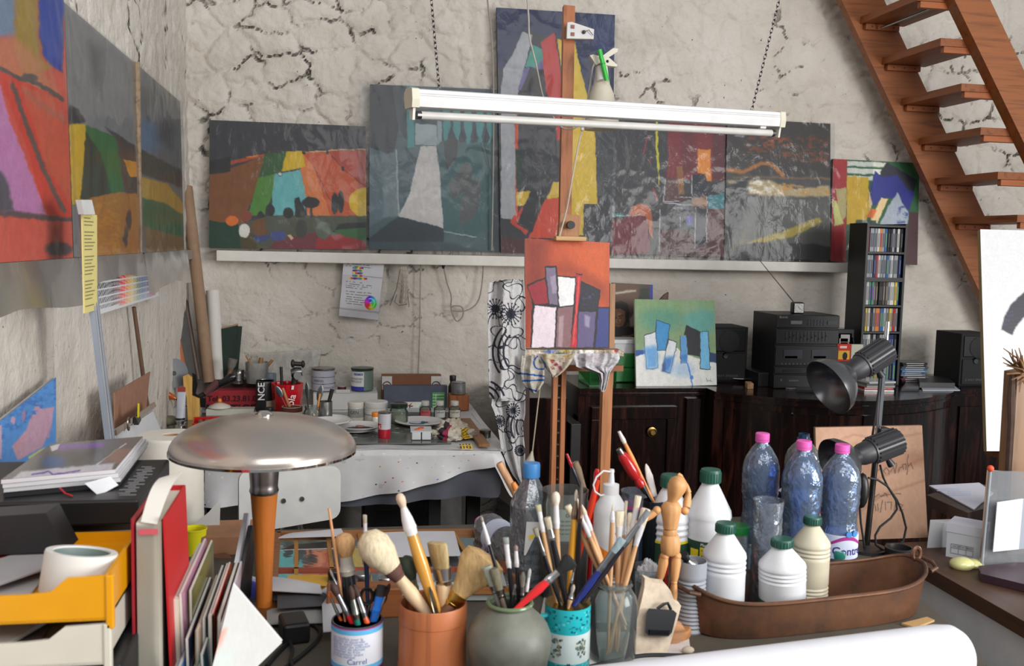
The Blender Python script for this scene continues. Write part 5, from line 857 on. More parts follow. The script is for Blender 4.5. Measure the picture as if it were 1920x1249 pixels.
b=B((28,100,42));p=[onY(1084,696,4.56),onY(1106,722,4.5),onY(1126,720,4.56),onY(1126,690,4.56)];r=thing('crate','open green plastic crate leaning out behind the white rag','crate',(p[1].x+.03,4.6,SZ));b.slab([p[0],p[1],V((p[1].x,p[1].y,p[1].z+.09)),V((p[0].x,p[0].y,p[0].z+.06))],(.006,.01,0));b.box((p[1].x+.06,4.62,SZ+.004),(.12,.22,.006));b.box((p[1].x+.06,4.725,SZ+.05),(.12,.006,.1));b.box((p[1].x+.118,4.62,SZ+.05),(.005,.22,.1));b.build('crate_shell','satin',r,w=1)
PT=z5([('p',(96,66,44),[(90,120),(320,130),(300,300),(90,260)],20),('l',(196,180,160),(16,[(140,200),(220,185),(285,180)]),12),('p',(26,30,24),[(320,170),(385,160),(388,240),(310,240)],14),('p',(34,44,150),[(393,100),(430,100),(430,300),(395,300)],2),('p',(30,24,20),[(120,270),(180,255),(230,280),(242,340),(235,410),(205,460),(120,470)],6),('p',(112,74,52),[(130,320),(170,312),(205,335),(212,390),(195,440),(160,458),(130,450)],8),('p',(160,112,80),[(150,345),(178,350),(180,400),(165,430),(140,420)],10,.8),('l',(36,26,22),(8,[(155,372),(190,368)]),4),('e',(30,22,20),(172,384,9,5),4),('e',(30,22,20),(140,386,8,5),4),('l',(84,50,38),(7,[(158,385),(155,412),(168,416)]),4),('l',(90,40,36),(7,[(148,432),(182,430)]),4),('p',(24,20,18),[(90,465),(240,450),(420,500),(420,560),(90,560)],12),('l',(120,84,56),(12,[(140,540),(280,510)]),6),('p',(190,190,186),[(240,400),(280,330),(285,440),(250,450)],14,.6)])
canvas('painting','small dark portrait of a short-haired person behind the blue canvas',[onY(1148,530,4.84),onY(1224,534,4.84),onY(1224,650,4.80),onY(1150,650,4.80)],(70,58,46),PT,th=.016,wrap=False,seed=14,step=1)
SB=z5([('e',(86,152,132),(480,390,150,100),70,.8),('e',(92,168,166),(770,400,120,110),70,.8),('p',(140,172,122),[(285,240),(880,250),(880,330),(285,330)],60,.6),('e',(150,176,140),(700,310,60,40),40,.5),('p',(25,76,156),[(285,626),(362,628),(362,672),(285,672)],3),('p',(24,54,106),[(838,640),(900,655),(900,722),(838,712)],3),('p',(233,233,228),[(285,674),(470,622),(600,612),(640,655),(845,712),(905,727),(905,900),(285,915)],4),('p',(30,40,50),[(346,510),(442,480),(458,762),(366,772)],2),('p',(226,231,236),[(350,517),(438,487),(454,758),(370,767)]),('p',(108,170,226),[(352,610),(452,590),(454,758),(370,767)],40),('p',(30,44,60),[(442,394),(548,432),(532,545),(512,630),(452,632),(431,480)],2),('p',(60,146,206),[(447,400),(543,436),(527,540),(509,626),(455,628),(437,480)]),('p',(30,44,60),[(533,545),(600,568),(548,800),(483,784),(508,650)],2),('p',(226,231,236),[(537,552),(595,571),(545,794),(488,781),(512,650)]),('p',(64,130,206),[(505,685),(575,670),(545,794),(488,781)],40),('p',(30,60,110),[(488,750),(510,690),(515,790),(488,785)],12,.7),('p',(32,32,43),[(670,436),(772,486),(774,674),(676,662),(668,515),(648,512)]),('p',(94,160,216),[(624,521),(667,514),(676,724),(626,724)]),('p',(40,110,190),[(626,660),(676,660),(676,724),(626,724)],14,.6),('l',(28,34,44),(4,[(620,518),(624,726)])),('p',(30,40,50),[(768,484),(833,484),(851,777),(768,768)],2),('p',(116,191,231),[(773,488),(828,488),(846,771),(774,763)]),('e',(150,190,230),(640,770,80,55),50,.6),('l',(62,126,210),(9,[(678,724),(690,780),(703,845),(712,895)]),5),('e',(62,126,210),(706,830,14,16),8),('l',(40,40,40),(2,[(815,835),(822,860),(830,848),(838,858),(846,852),(852,862),(862,858)])),('l',(40,40,40),(2,[(848,838),(850,858)]))])
canvas('painting','square canvas of blue and white blocks on green, standing on the sideboard',[onY(1190,561,4.66),onY(1340,563.5,4.66),onY(1344,722,4.53),onY(1193,726.5,4.53)],(134,162,118),SB,edge=(206,204,196),th=.018,wrap=False,seed=15,step=.9)
P=[onY(*p,4.80)for p in[(1238,562),(1246,553),(1254,548),(1253,562),(1250,640),(1238,640)]];P[4].z=P[5].z=SZ;b=B((92,66,46));b.slab(P,(0,.02,0));b.build('wood_offcut','woodz',w=1,loc=P[4],tag=('curved brown wood offcut peeping over the blue canvas','wood'))
def speaker(label,x0,x1,pyt,Y,pyb):
 r,o,w,h=sbox('speaker',label,'speaker',x0,x1,pyb,pyt,Y,.22,(22,22,24),mat='matte');f=o.y-.11
 b=B((30,30,33));b.box((o.x,f-.004,SZ+h*.27),(w*.9,.01,h*.48),.004);b.build('grille','matte',r,w=1);b=B((16,16,17));b.box((o.x,f-.003,SZ+h*.76),(w*.86,.008,h*.4),.004);b.build('baffle','satin',r,w=1)
 b=B((120,122,124));b.turn((o.x-w*.1,f-.006,SZ+h*.48),(o.x-w*.1,f-.016,SZ+h*.48),[(0,.016),(1,.012)],16);b.build('tweeter_dome','chrome',r,w=1);b=B((36,36,38));b.turn((o.x,f-.006,SZ+h*.74),(o.x,f-.012,SZ+h*.74),[(0,.05),(.6,.055),(1,.045)],28);b.build('woofer','matte',r,w=1)
 text('2 WAY SPEAKER',.016,(o.x-w*.36,f-.0105,SZ+h*.1),(1,0,0),(0,0,1),(96,96,100),'lettering',r,spacing=1.1);return r
speaker('black two-way loudspeaker between the blue canvas and the stereo',1328,1399,613,4.66,712);speaker('black two-way loudspeaker at the right end beside the tall white panel',1797,1862,626,4.50,727)
r,o,w,h=sbox('stereo','black hi-fi stack with tuner, equaliser and tape decks on the sideboard','stereo',1450,1566,716,590,4.44,.27,(24,24,26));f=4.44;X0=o.x-w/2
def unit(z0,z1,nm,ins=0):b=B((30,30,33));b.box((o.x,f-.006,SZ+h*(z0+z1)/2),(w*(1-ins),.014,h*(z1-z0)*.94),.003);return b.build(nm,'satin',r,w=1)
def bits(nm,col,L,mat='satin'):
 b=B(col);[b.box((X0+w*x,f-.0145,SZ+h*z),(w*sx,.004,h*sz))for x,z,sx,sz in L];return b.build(nm,mat,r,w=1)
unit(.82,1,'tuner');unit(.60,.81,'equaliser');unit(.30,.59,'cassette_deck');unit(.20,.29,'control_panel');unit(0,.19,'cd_player',-.02)
bits('display',(110,116,112),[(.30,.90,.18,.045)]);bits('tuner_buttons',(52,52,56),[(.5+.05*i,.93-.03*j,.034,.016)for i in range(6)for j in range(3)]+[(.88,.90,.16,.05)]);bits('slider',(70,70,74),[(.15+.058*i,.71,.012,.13)for i in range(12)]);bits('slider_knob',(20,20,20),[(.15+.058*i,.70+.02*((i*7)%3-1),.02,.018)for i in range(12)]);bits('cassette_window',(62,64,70),[(.27,.47,.30,.12),(.72,.47,.30,.12)],'gloss');bits('cassette_label',(116,118,124),[(.24,.43,.2,.03),(.70,.43,.2,.03)]);bits('deck_button',(70,70,72),[(.1+.06*i,.34,.04,.02)for i in range(14)]);bits('tray_slot',(12,12,13),[(.28,.245,.3,.03),(.7,.245,.3,.03)]);bits('cd_buttons',(86,86,88),[(.1,.12,.03,.03),(.3,.11,.16,.02),(.62,.12,.05,.03),(.74,.11,.12,.02)])
text('Brandt',.016,(X0+w*.03,f-.0135,SZ+h*.955),(1,0,0),(0,0,1),(150,150,152),'lettering',r)
b=B((20,20,22));b.box((X0-.028,4.6,SZ+.035),(.056,.22,.07),.003);b.build('amplifier','satin',r,w=1)
b=B((110,108,104));b.cyl(onY(1491,570,4.68),onY(1421,484,4.72),.003,.002);b.build('antenna','steel',r,w=1)
zt_=SZ+h;L=V((onY(1497,588,4.50).x,4.50,zt_));r=thing('alarm_clock','small square alarm clock with a white dial on top of the stereo','clock',L,rz=-.12);b=B((26,26,28));b.box((0,.02,.029),(.058,.05,.058),.008);b.build('case','satin',r);b=B((226,226,222));b.box((0,-.0055,.029),(.046,.004,.046),.006);b.build('dial','paper',r)
b=B((40,40,40));[b.box((.019*math.sin(a),-.008,.029+.019*math.cos(a)),(.0026,.001,.0026))for a in np.arange(12)*.5236];b.build('hour_marks','paper',r);b=B((170,40,40));b.tube([(0,-.0085,.029),(-.006,-.0085,.040)],.0012,5);b.tube([(0,-.0085,.029),(.013,-.0085,.022)],.0009,5);b.build('hand','paper',r)
L=onZ(1385,714,SZ);R=33*ppm(L);r=thing('dish','shiny steel warming dish with a black lid in front of the speaker','dish',L+V((0,.005,0)));b=B((206,206,206));b.lathe([(R*.5,0),(R*.6,.004),(R,.020),(R*.98,.023),(R*.62,.024),(R*.55,.034)],n=36);b.build('dish_body','chrome',r);b=B((24,24,25));b.lathe([(R*.56,.034),(R*.6,.038),(R*.58,.046),(0,.048)],n=30);b.build('lid','satin',r)
L=onZ(1411,730,SZ)+V((0,.04,0));b=B((178,138,98));b.box((0,0,.014),(.03,.075,.028),.002);b.build('wood_block','woody',loc=L,rz=-.25,tag=('small pale wooden block lying on the sideboard beside the steel dish','wood block'))
def flat(name,label,cat,pts,z,th,col,mat='gloss',group=None):
 P=[onZ(px,py,z)for px,py in pts];b=B(col);b.slab(P,(0,0,th));return b.build(name,mat,w=1,loc=P[0],tag=(label,cat,group))
flat('card','pale grey plastic card strip lying before the stereo','card',[(1416,716),(1450,714),(1500,728),(1480,730)],SZ+.001,.004,(150,150,150));flat('cd_case','black CD case lying flat in front of the stereo','CD case',[(1493,735),(1545,737),(1545,729),(1496,727)],SZ+.001,.010,(40,40,44));flat('cd_case','black CD case lying open under the hi-fi, left of the desk lamp','CD case',[(1512,725),(1560,727),(1566,717),(1520,714)],SZ+.001,.010,(30,30,34))
TY=4.50;xr=onY(1682,733,TY).x;xl=onY(1611,733,TY).x;TH=ht(V((xr,TY,SZ)),420);rows=6;rh=(TH-.02)/rows;tw=xr-xl
r=thing('cd_tower','tall black shelf tower full of CDs beside the stereo','shelf',((xl+xr)/2,TY+.08,SZ))
for x in(xl,xr):b=B((16,16,17));b.box((x,TY+.085,SZ+TH/2),(.011,.17,TH));b.build('side_panel','satin',r,w=1)
b=B((12,12,13));b.box(((xl+xr)/2,TY+.166,SZ+TH/2),(tw,.006,TH));b.build('back_panel','satin',r,w=1)
for k in range(rows+1):b=B((18,18,19));b.box(((xl+xr)/2,TY+.083,SZ+.006+k*rh),(tw-.011,.164,.010 if k!=4 else .02));b.build('shelf_board','satin',r,w=1)
NM={'silver grey':(150,154,160),'white':(206,206,204),'black':(30,30,34),'blue':(60,96,150),'green':(80,140,116),'orange':(206,130,60),'brown':(90,80,72),'yellow':(214,190,60),'red':(176,46,46),'dark blue':(40,50,90)}
ROWS=[['silver grey','black','white','silver grey','blue','yellow','blue','white','silver grey','blue','black','blue'],['silver grey','silver grey','white','black','silver grey','black','silver grey','white','black','dark blue','dark blue','black'],['black','yellow','white','black','silver grey','orange','orange','blue','blue','white','silver grey','yellow','silver grey','red','silver grey'],['silver grey','white','green','green','brown','brown','black','black','brown','brown','silver grey','white','white','yellow','blue'],['silver grey','silver grey','silver grey','dark blue','red','white','silver grey','silver grey','blue','silver grey','white','silver grey','silver grey','dark blue'],['red','silver grey','silver grey','silver grey','white','orange','silver grey','blue','black','black','silver grey','black','white','black']]
RN=['lowest','second lowest','third','fourth','fifth','topmost'];cds={};rnd=random.Random(2)
for k,row in enumerate(ROWS):
 x=xl+.009;avail=tw-.018;cw=avail/len(row)
 for i,c in enumerate(row):
  key=(k,c);n_=row.count(c)
  lab=f"{c} CD case standing on the {RN[k]} shelf of the black tower";hh=min(.125,rh-.018)
  loc=(x+cw*i+cw/2,TY+.012+rnd.uniform(0,.012),SZ+.012+k*rh)
  if c not in cds:
   q=thing('cd_case',lab,'CD case',loc,group=f'CDs on the {RN[k]} tower shelf');b=B(NM[c]);b.box((0,.07,hh/2),(cw*.86,.14,hh));b.build('case','gloss',q);b=B(tuple(min(255,v+46)if v<128 else v-60 for v in NM[c]));b.box((0,-.0006,hh*.5),(cw*.5,.001,hh*.6));b.build('spine_text','paper',q);cds[c]=(q,cw)
  else:q=dup(cds[c][0],loc,lab,group=f'CDs on the {RN[k]} tower shelf');q.scale=(cw/cds[c][1],1,1)
Y=4.46
def cover(name,label,x0,x1,pyb,pyt,z,col,parts=()):
 r,o,w,h=sbox(name,label,'book' if name=='book' else 'tape',x0,x1,pyb,pyt,Y,.02,col,z=z,bev=.001,mat='paper');return r,o,w,h
r,o,w,h=sbox('tape_box','black video tape box standing right of the stereo','box',1568,1612,722,676,Y+.03,.1,(28,28,30));zk=SZ+h
r,o,w,h=cover('book','small red paperback with a yellow cover picture right of the stereo',1568,1594,680,645,zk+.0,(198,48,34));b=B((222,176,60));b.box((o.x,Y-.001,zk+h*.36),(w*.8,.002,h*.5));b.build('cover_picture','paper',r,w=1);b=B((40,30,34));b.ball((o.x+.006,Y-.002,zk+h*.3),(.014,.001,.02),10);b.build('figure','paper',r,w=1);b=B((236,200,190));b.box((o.x-.004,Y-.001,zk+h*.82),(w*.5,.002,h*.14));b.build('title','paper',r,w=1)
cover('book','small pale paperback beside the red one, right of the stereo',1595,1617,680,646,zk,(196,194,176))
for i,c in enumerate([(30,30,34),(24,24,28),(36,34,38),(26,26,30)]):r,o,w,h=sbox('cassette',['lowest','second','third','topmost'][i]+' black cassette of the small stack behind the red paperback','cassette',1566+i%2*2,1602-i%3*2,645-7*i,638-7*i,Y+.05,.11,c,z=zk+.0215*i,mat='gloss');b=B((170,168,166));b.box((o.x,Y+.049,zk+.0215*i+h*.5),(w*.5,.002,h*.4));b.build('spine_label','paper',r,w=1)
rnd=random.Random(11)
L=V((onY(1716,715,4.56).x,4.56,SZ));SC=[(40,40,46),(56,50,60),(110,60,60),(90,80,84),(120,124,130),(70,100,140),(96,130,160),(64,90,130),(70,72,78),(56,56,62),(40,42,40)]
for i,c in enumerate(SC):
 q=thing('cd_case',f'{["lowest","second","third","fourth","fifth","sixth","seventh","eighth","ninth","tenth","topmost"][i]} CD case of the stack right of the tower','CD case',L+V((rnd.uniform(-.006,.006),rnd.uniform(-.008,.008),.0102*i)),rz=rnd.uniform(-.12,.12),group='stacked CDs right of the tower');b=B(c);b.box((0,.07,.005),(.142,.125,.0096),.001);b.build('case','gloss',q);b=B((170,170,170));b.box((0,.0068,.005),(.1,.001,.004));b.build('spine_text','paper',q)
L=onZ(1652,735,SZ)+V((0,0,0))
for i,(c,n_)in enumerate([((196,194,190),'white'),((186,40,40),'red'),((176,174,170),'silver'),((120,124,128),'grey'),((206,206,204),'cream')]):b=B(c);b.box((0,.06,.005),(.15,.12,.0095),.001);b.build('cd_case','gloss',loc=L+V((.004*i-.01,.01*i%.02,.0102*i)),rz=.05*i-.1,tag=(f'{n_} CD case in the low flat pile at the foot of the tower','CD case','flat CDs at the foot of the tower'))
flat('cd_case','grey CD case lying flat right of the low pile','CD case',[(1690,733),(1722,733),(1730,718),(1700,717)],SZ+.001,.01,(66,68,72));flat('paper_sheet','white sheet of paper lying under the black box on the sideboard','paper',[(1730,733),(1800,733),(1786,722),(1724,722)],SZ+.001,.004,(196,204,214),'paper');flat('box','flat black box lying on the white sheet beside the right speaker','box',[(1724,727),(1790,728),(1776,714),(1720,714)],SZ+.0055,.026,(30,30,33),'satin')
Y=3.1;TL,BL=onY(1838,430,Y+.15),onY(1850,846,Y-.05);ex=V((math.cos(.10),-math.sin(.10),0));Wd=.62;TR,BR=TL+ex*Wd,BL+ex*Wd
r=canvas('painting','tall white panel with a curved black brush stroke at the right edge',[TL,TR,BR,BL],(206,206,208),[('p',(30,28,42),[(1878,618),(1884,592),(1896,570),(1920,548),(1960,530),(1990,545),(1980,580),(1940,585),(1918,596),(1905,612),(1898,629)],2),('s',(50,56,110),[(1880,616),(1888,590),(1900,572),(1900,600)],3,.5)],edge=(150,130,90),th=.02,wrap=False,seed=16,step=2)
r=thing('panel_easel','wooden easel leg under the tall white panel','easel',(BL.x+.12,BL.y+.06,0));b=B((120,74,40));bar(b,V((BL.x+.20,BL.y+.05,0)),V((BL.x+.22,BL.y+.20,BL.z+.3)),.035,.03);bar(b,V((BL.x+.5,BL.y+.05,0)),V((BL.x+.45,BL.y+.22,BL.z+.3)),.035,.03);b.box((BL.x+.3,BL.y+.03,BL.z-.015),(.5,.1,.025));b.build('easel_frame','woodz',r,w=1)
DZ=.80
q=onY(540,935,3.15);r=thing('chair','white painted chair with a rounded backrest and metal legs behind the desk','chair',(q.x,3.2,0),rz=.30)
def rr(pts,o,t):b=B((216,216,212));b.slab([V(o)+V(p)for p in pts],t);return b
zq=q.z;P=[]
for cx,cz,a0 in((.125,.06,0),(-.135,.07,90),(-.135,-.065,180),(.125,-.05,270)):
 for k in range(6):a=math.radians(a0+18*k);P.append((cx+.035*math.cos(a),.02*abs(cx)*0+.03*(cx+.0)**2*4,cz+.035*math.sin(a)+.0))
b=rr([(p[0],p[1],p[2])for p in P],(0,-.05,zq),(0,.014,0));b.build('backrest','satin',r)
b=B((120,122,124));[b.turn((x,-.05,zq-.005),(x,-.056,zq-.005),[(0,.008),(1,.007)],14)for x in(-.03,.03)];b.build('bolt','steel',r)
b=B((210,210,206));b.box((0,.17,.45),(.36,.36,.018),.006);b.build('seat','satin',r)
for x in(-.03,.03):b=B((196,198,202));b.tube([(x,-.035,zq+.05),(x,-.03,zq-.1),(x*2,-.01,.52),(x*4,.02,.44)],.009,8);b.build('back_tube','steel',r)
for x,y in((-.16,.02),(.16,.02),(-.16,.32),(.16,.32)):b=B((190,192,196));b.cyl((x*1.1,y,0),(x,y,.44),.010);b.build('leg','steel',r)
b=B((26,26,28));b.box((.28,4.4,.2),(.34,.3,.4),.006);r=thing('storage_box','big black box with a pale label under the back table','box',(.28,4.4,0));b.build('body','satin',r,w=1);b=B((46,46,48));b.box((.22,4.249,.34),(.10,.004,.03));b.build('label_plate','paper',r,w=1)
b=B((150,148,146));b.slab([(.48,4.62,.0),(.60,4.62,0),(.6,4.70,.5),(.48,4.70,.5)],(0,.012,0));b.build('board','matte',w=1,loc=(.54,4.62,0),tag=('grey board leaning under the right end of the back table','board'))
r=thing('desk','big paint-stained desk in the foreground covered with brushes and bottles','desk',(.3,1.85,0))
b=B((84,78,68));b.slab([(-.69,1.12,DZ-.03),(1.06,1.16,DZ-.03),(1.225,1.72,DZ-.03),(1.36,2.52,DZ-.03),(-.69,2.52,DZ-.03)],(0,0,.03));b.build('desk_top','matte',r,w=1)
for x,y in((-.62,1.2),(.95,1.25),(-.62,2.44),(1.2,2.44)):b=B((70,60,52));b.box((x,y,(DZ-.03)/2),(.06,.06,DZ-.03));b.build('leg','woodz',r,w=1)
def stand(px,py,w,dia,z=DZ):
 p=EYEP+ray(px,py)*(dia*FPX/w);return V((p.x,p.y,z)),p.z-z
def lay(pts,z):return[onZ(px,py,z)for px,py in pts]
P=lay([(520,1006),(906,1001),(985,1112),(512,1112)],DZ+.02);r=thing('window_frame','old framed glass panel lying flat at the back of the desk','framed panel',(P[0]+P[2])/2-V((0,0,.02)))
b=B((152,160,158));b.slab([p-V((0,0,.004))for p in P],(0,0,-.012));b.build('paper_backing','paper',r,w=1)
b=B((216,224,222));b.slab([p-V((0,0,.001))for p in P],(0,0,.003));b.build('glass_pane','glass',r,w=1)
def strip(b,p,q,w,th=.012):d=(q-p).normalized();e=V((-d.y,d.x,0))*w/2;b.slab([p-e,q-e,q+e,p+e],(0,0,th))
b=B((150,98,54));[strip(b,P[i],P[(i+1)%4],.016)for i in range(4)];b.build('outer_frame','woodx',r,w=1)
for t in(.09,.24,.39,.55,.70,.85):b=B((176,124,48));strip(b,P[0].lerp(P[1],t),P[3].lerp(P[2],t),.009,.008);b.build('glazing_bar','woody',r,w=1)
b=B((150,70,48));strip(b,P[0].lerp(P[3],.66),P[1].lerp(P[2],.66),.008,.008);b.build('glazing_bar','woodx',r,w=1)
def paper(label,pts,z,col,th=.002,name='paper_sheet',mat='paper',cat='paper',bump=0,group=None):
 Q=lay(pts,z);b=B(col);f=lambda u,v:(Q[0]*(1-u)+Q[1]*u)*(1-v)+(Q[3]*(1-u)+Q[2]*u)*v+V((0,0,bump*math.sin(u*3.1)*(.4+.6*math.sin(v*4))))
 b.grid(f,16,10,thick=(0,0,-th));return b.build(name,mat,w=1,loc=Q[0],tag=(label,cat,group))
paper('white ribbed paper sheet on the back edge of the glass panel, left',[(522,1008),(548,999),(640,991),(646,1004)],DZ+.038,(206,206,210),bump=.004)
paper('large white ribbed paper sheet lying on the middle of the glass panel',[(690,1000),(852,996),(864,1041),(700,1044)],DZ+.038,(206,206,212),bump=.005)
paper('yellow and blue printed page lying under the front of the glass panel',[(540,1078),(616,1078),(620,1098),(536,1096)],DZ+.0365,(206,160,60))
paper('white sheet lying on the desk under the turquoise mug and clear jar',[(1000,1188),(1290,1182),(1300,1262),(990,1275)],DZ+.002,(214,208,204))
paper('pale paper lying on the desk behind the jars',[(1020,1120),(1300,1120),(1310,1160),(1010,1170)],DZ+.003,(170,170,168))
for i,(pts,c,z,l)in enumerate([([(498,1080),(600,1096),(604,1112),(500,1106)],(190,190,194),.045,'grey white rolled paper lying right of the wooden lamp stem'),([(520,1115),(640,1112),(640,1132),(520,1140)],(74,74,78),.03,'dark crumpled paper lying on the desk right of the lamp stem'),([(500,1142),(625,1136),(625,1166),(500,1170)],(150,150,148),.012,'grey paper lying on the desk behind the black cables'),([(700,1096),(870,1092),(880,1112),(700,1116)],(196,194,196),.038,'white paper lying behind the terracotta pot'),([(860,1060),(940,1064),(950,1098),(860,1092)],(150,150,150),.038,'grey paper lying behind the green stoneware vase'),([(602,1096),(640,1090),(642,1180),(606,1184)],(196,198,202),.03,'white card behind the labelled glass jar')]):paper(l,pts,DZ+z,c,bump=.006)
a=lay([(612,1166),(756,1166)],DZ);b=B((140,84,46));b.box(((a[0].x+a[1].x)/2,a[0].y+.03,DZ+.03),(a[1].x-a[0].x,.05,.06),.003);b.build('wood_box','woodx',w=1,loc=((a[0].x+a[1].x)/2,a[0].y+.03,DZ),tag=('low orange-brown wooden box behind the labelled glass jar','box'))
def lidjar(label,px,py,w,dia,c,lc,z=DZ):
 L,H=stand(px,py,w,dia,z);R=dia/2;r=thing('glass_jar',label,'jar',L);b=B((226,230,228));b.shell([(R*.9,0),(R,.004),(R,H-.022),(R*.85,H-.014)],.002);b.build('glass_body','glass',r);b=B(c);b.lathe([(R*.85,.004),(R*.93,.008),(R*.93,H*.6)],n=24);b.build('contents','satin',r);b=B(lc);b.lathe([(R*.92,H-.018),(R*.95,H-.014),(R*.95,H-.002),(R*.88,H)],n=28);b.build('lid','steel' if sum(lc)>400 else 'gloss',r);return r
lidjar('small jar with a black lid behind the quill brush',627,1070,26,.029,(60,56,52),(26,26,28));lidjar('small jar with a silver lid behind the dark blue brush',679,1074,34,.038,(150,140,130),(176,178,180));lidjar('small jar with a silver lid behind the big white bristle brush',722,1082,26,.029,(150,150,146),(180,182,184));lidjar('jar with a green lid between the bleach bottles and the cut bottle',1384,984,46,.052,(70,72,70),(30,112,52));lidjar('jar with a teal lid behind the copper trough',1573,1030,34,.041,(60,90,86),(46,126,110))
def dcable(label,pts,z,rad,col,name='cable'):
 P=[onZ(p[0],p[1],z+(p[2]if len(p)>2 else 0))for p in pts];Q=[]
 for i in range(len(P)-1):
  p0,p1,p2,p3=P[max(i-1,0)],P[i],P[i+1],P[min(i+2,len(P)-1)]
  for t in np.linspace(0,1,6,endpoint=False):Q.append(.5*((2*p1)+(p2-p0)*t+(2*p0-5*p1+4*p2-p3)*t*t+(3*p1-p0-3*p2+p3)*t**3))
 Q.append(P[-1]);b=B(col);b.tube(Q,rad,8);return b.build(name,'rubber',w=1,loc=P[0],tag=(label,'cable'))
dcable('black cable coiled on the desk right of the white envelope',[(520,1262),(552,1240),(592,1205),(600,1185),(585,1172),(560,1176),(545,1200),(520,1226),(500,1250)],DZ+.004,.004,(22,22,24));dcable('thin black cable crossing the coil on the desk',[(530,1180),(548,1215),(545,1240),(556,1262)],DZ+.010,.003,(26,26,28))
L=onZ(556,1208,DZ);b=B((24,24,26));b.box((0,.03,.02),(.05,.07,.04),.006);b.build('power_adapter','satin',loc=L,rz=.2,tag=('black power adapter on the desk among the cables','adapter'))
L,H=stand(495,775,342,.36);s=ppm(L);zr=ht(L,848)+.004;zc_=ht(L,925)
r=thing('table_lamp','mushroom table lamp with a metal dome shade and tapered wooden stem','lamp',L);Rs=.181
b=B((186,176,168));prof=[(Rs,zr),(Rs*.995,zr+.003)]+[(Rs*math.cos(a),zr+(H-zr-.004)*math.sin(a)**.92)for a in np.linspace(.08,1.45,16)]+[(.012,H-.003)];b.lathe(prof,n=64);b.build('dome_shade','shade',r)
b=B((210,206,200));b.lathe([(Rs*.985,zr+.002),(Rs*1.004,zr-.002),(Rs*1.004,zr+.003)],n=64);b.build('rim','chrome',r);b=B((210,206,200));b.lathe([(.018,H-.004),(.018,H-.001),(.010,H+.004),(0,H+.005)],n=20);b.build('finial','chrome',r)
b=B((176,170,166));b.lathe([(.0265,zc_),(.029,zc_+.006),(.027,zc_+.014),(.0275,zc_+.022),(.034,zr+.02),(.03,zr+.06)],n=36);b.build('collar','steel',r)
b=B((196,112,40));b.lathe([(.0155,.006),(.0165,zc_*.3),(.021,zc_*.7),(.0265,zc_)],n=32);b.build('stem','woodz',r);b=B((110,66,30));b.lathe([(.044,0),(.046,.004),(.036,.010),(.016,.014)],n=36);b.build('base','woodz',r)
L,H=stand(320,815,118,.16);r=thing('paper_roll','big white paper towel roll standing behind the metal dome lamp','paper roll',L);b=B((218,212,200));R=.08;b.lathe([(.019,0),(R*.995,0),(R,.003)]+[(R*(1+.004*((i*7)%3-1)),H*i/30)for i in range(1,30)]+[(R,H-.002),(R*.99,H),(.020,H),(.019,H-.003),(.019,0)],n=48);b.build('paper','paper',r);b=B((176,140,112));b.lathe([(.0195,.0),(.0195,H-.001),(.0175,H-.001),(.0175,0.01)],n=24);b.build('cardboard_core','paper',r)
L,H=stand(365,990,46,.058)
r=thing('plastic_cup','bright yellow plastic cup behind the row of slim books','cup',L);b=B((244,236,40));b.shell([(.022,0),(.0275,H-.004),(.029,H-.003),(.029,H)],.0015,n=30);b.build('cup','gloss',r)
P=lay([(390,1048),(470,1048)],DZ);Y=P[0].y+.02;r=thing('cardboard_box','brown cardboard box with a torn flap behind the wooden lamp stem','box',(P[0].x+.05,Y+.06,DZ));zt2=onY(430,1006,Y).z;b=B((172,124,92));b.box((P[0].x+.06,Y+.07,(DZ+zt2)/2),(.16,.14,zt2-DZ),.002);b.build('box_body','matte',r,w=1);b=B((120,82,58));b.slab([onY(396,1040,Y-.004),onY(424,1036,Y-.004),onY(436,1046,Y-.02),onY(410,1050,Y-.02)],(0,-.002,0));b.build('torn_flap','matte',r,w=1)
Y=2.42;b=B((206,206,206));b.slab([onY(*p,Y)for p in[(363,985),(392,960),(409,939),(413,945),(411,1006),(372,1006)]],(0,.003,0));b.build('card','paper',w=1,loc=onY(390,1006,Y),tag=('white curved card standing beside the paper towel roll','card'))
Y=1.98;r=thing('binder','black binder with white pages leaning left of the wooden lamp stem','binder',onY(440,1110,Y));b=B((30,30,33));b.slab([onY(473,985,Y+.03),onY(481,985,Y+.06),onY(470,1120,Y+.0),onY(442,1140,Y-.06)],(-.006,0,0));b.build('cover','satin',r,w=1);b=B((206,206,214));b.slab([onY(465,962,Y+.02),onY(471,965,Y+.05),onY(448,1120,Y),onY(430,1140,Y-.06)],(-.008,0,0));b.build('pages','paper',r,w=1)
Y=2.02;Q=[onY(450,1072,Y+.03),onY(541,1108,Y+.03),onY(507,1174,Y),onY(416,1142,Y)];r=thing('print','purple and blue picture card leaning behind the wooden lamp stem','picture card',Q[3])
sheet('printed_face',r,Q,(206,206,226),[('p',(96,84,190),[(462,1085),(524,1110),(500,1160),(434,1136)]),('p',(60,70,170),[(440,1085),(490,1098),(480,1120),(440,1120)],4),('s',(50,40,110),[(490,1120),(510,1125),(500,1150),(485,1145)],4)],mat='paper',seed=4);b=B((190,190,196));b.slab([p+V((0,.001,0))for p in Q],(0,.002,0));b.build('card_back','paper',r,w=1)
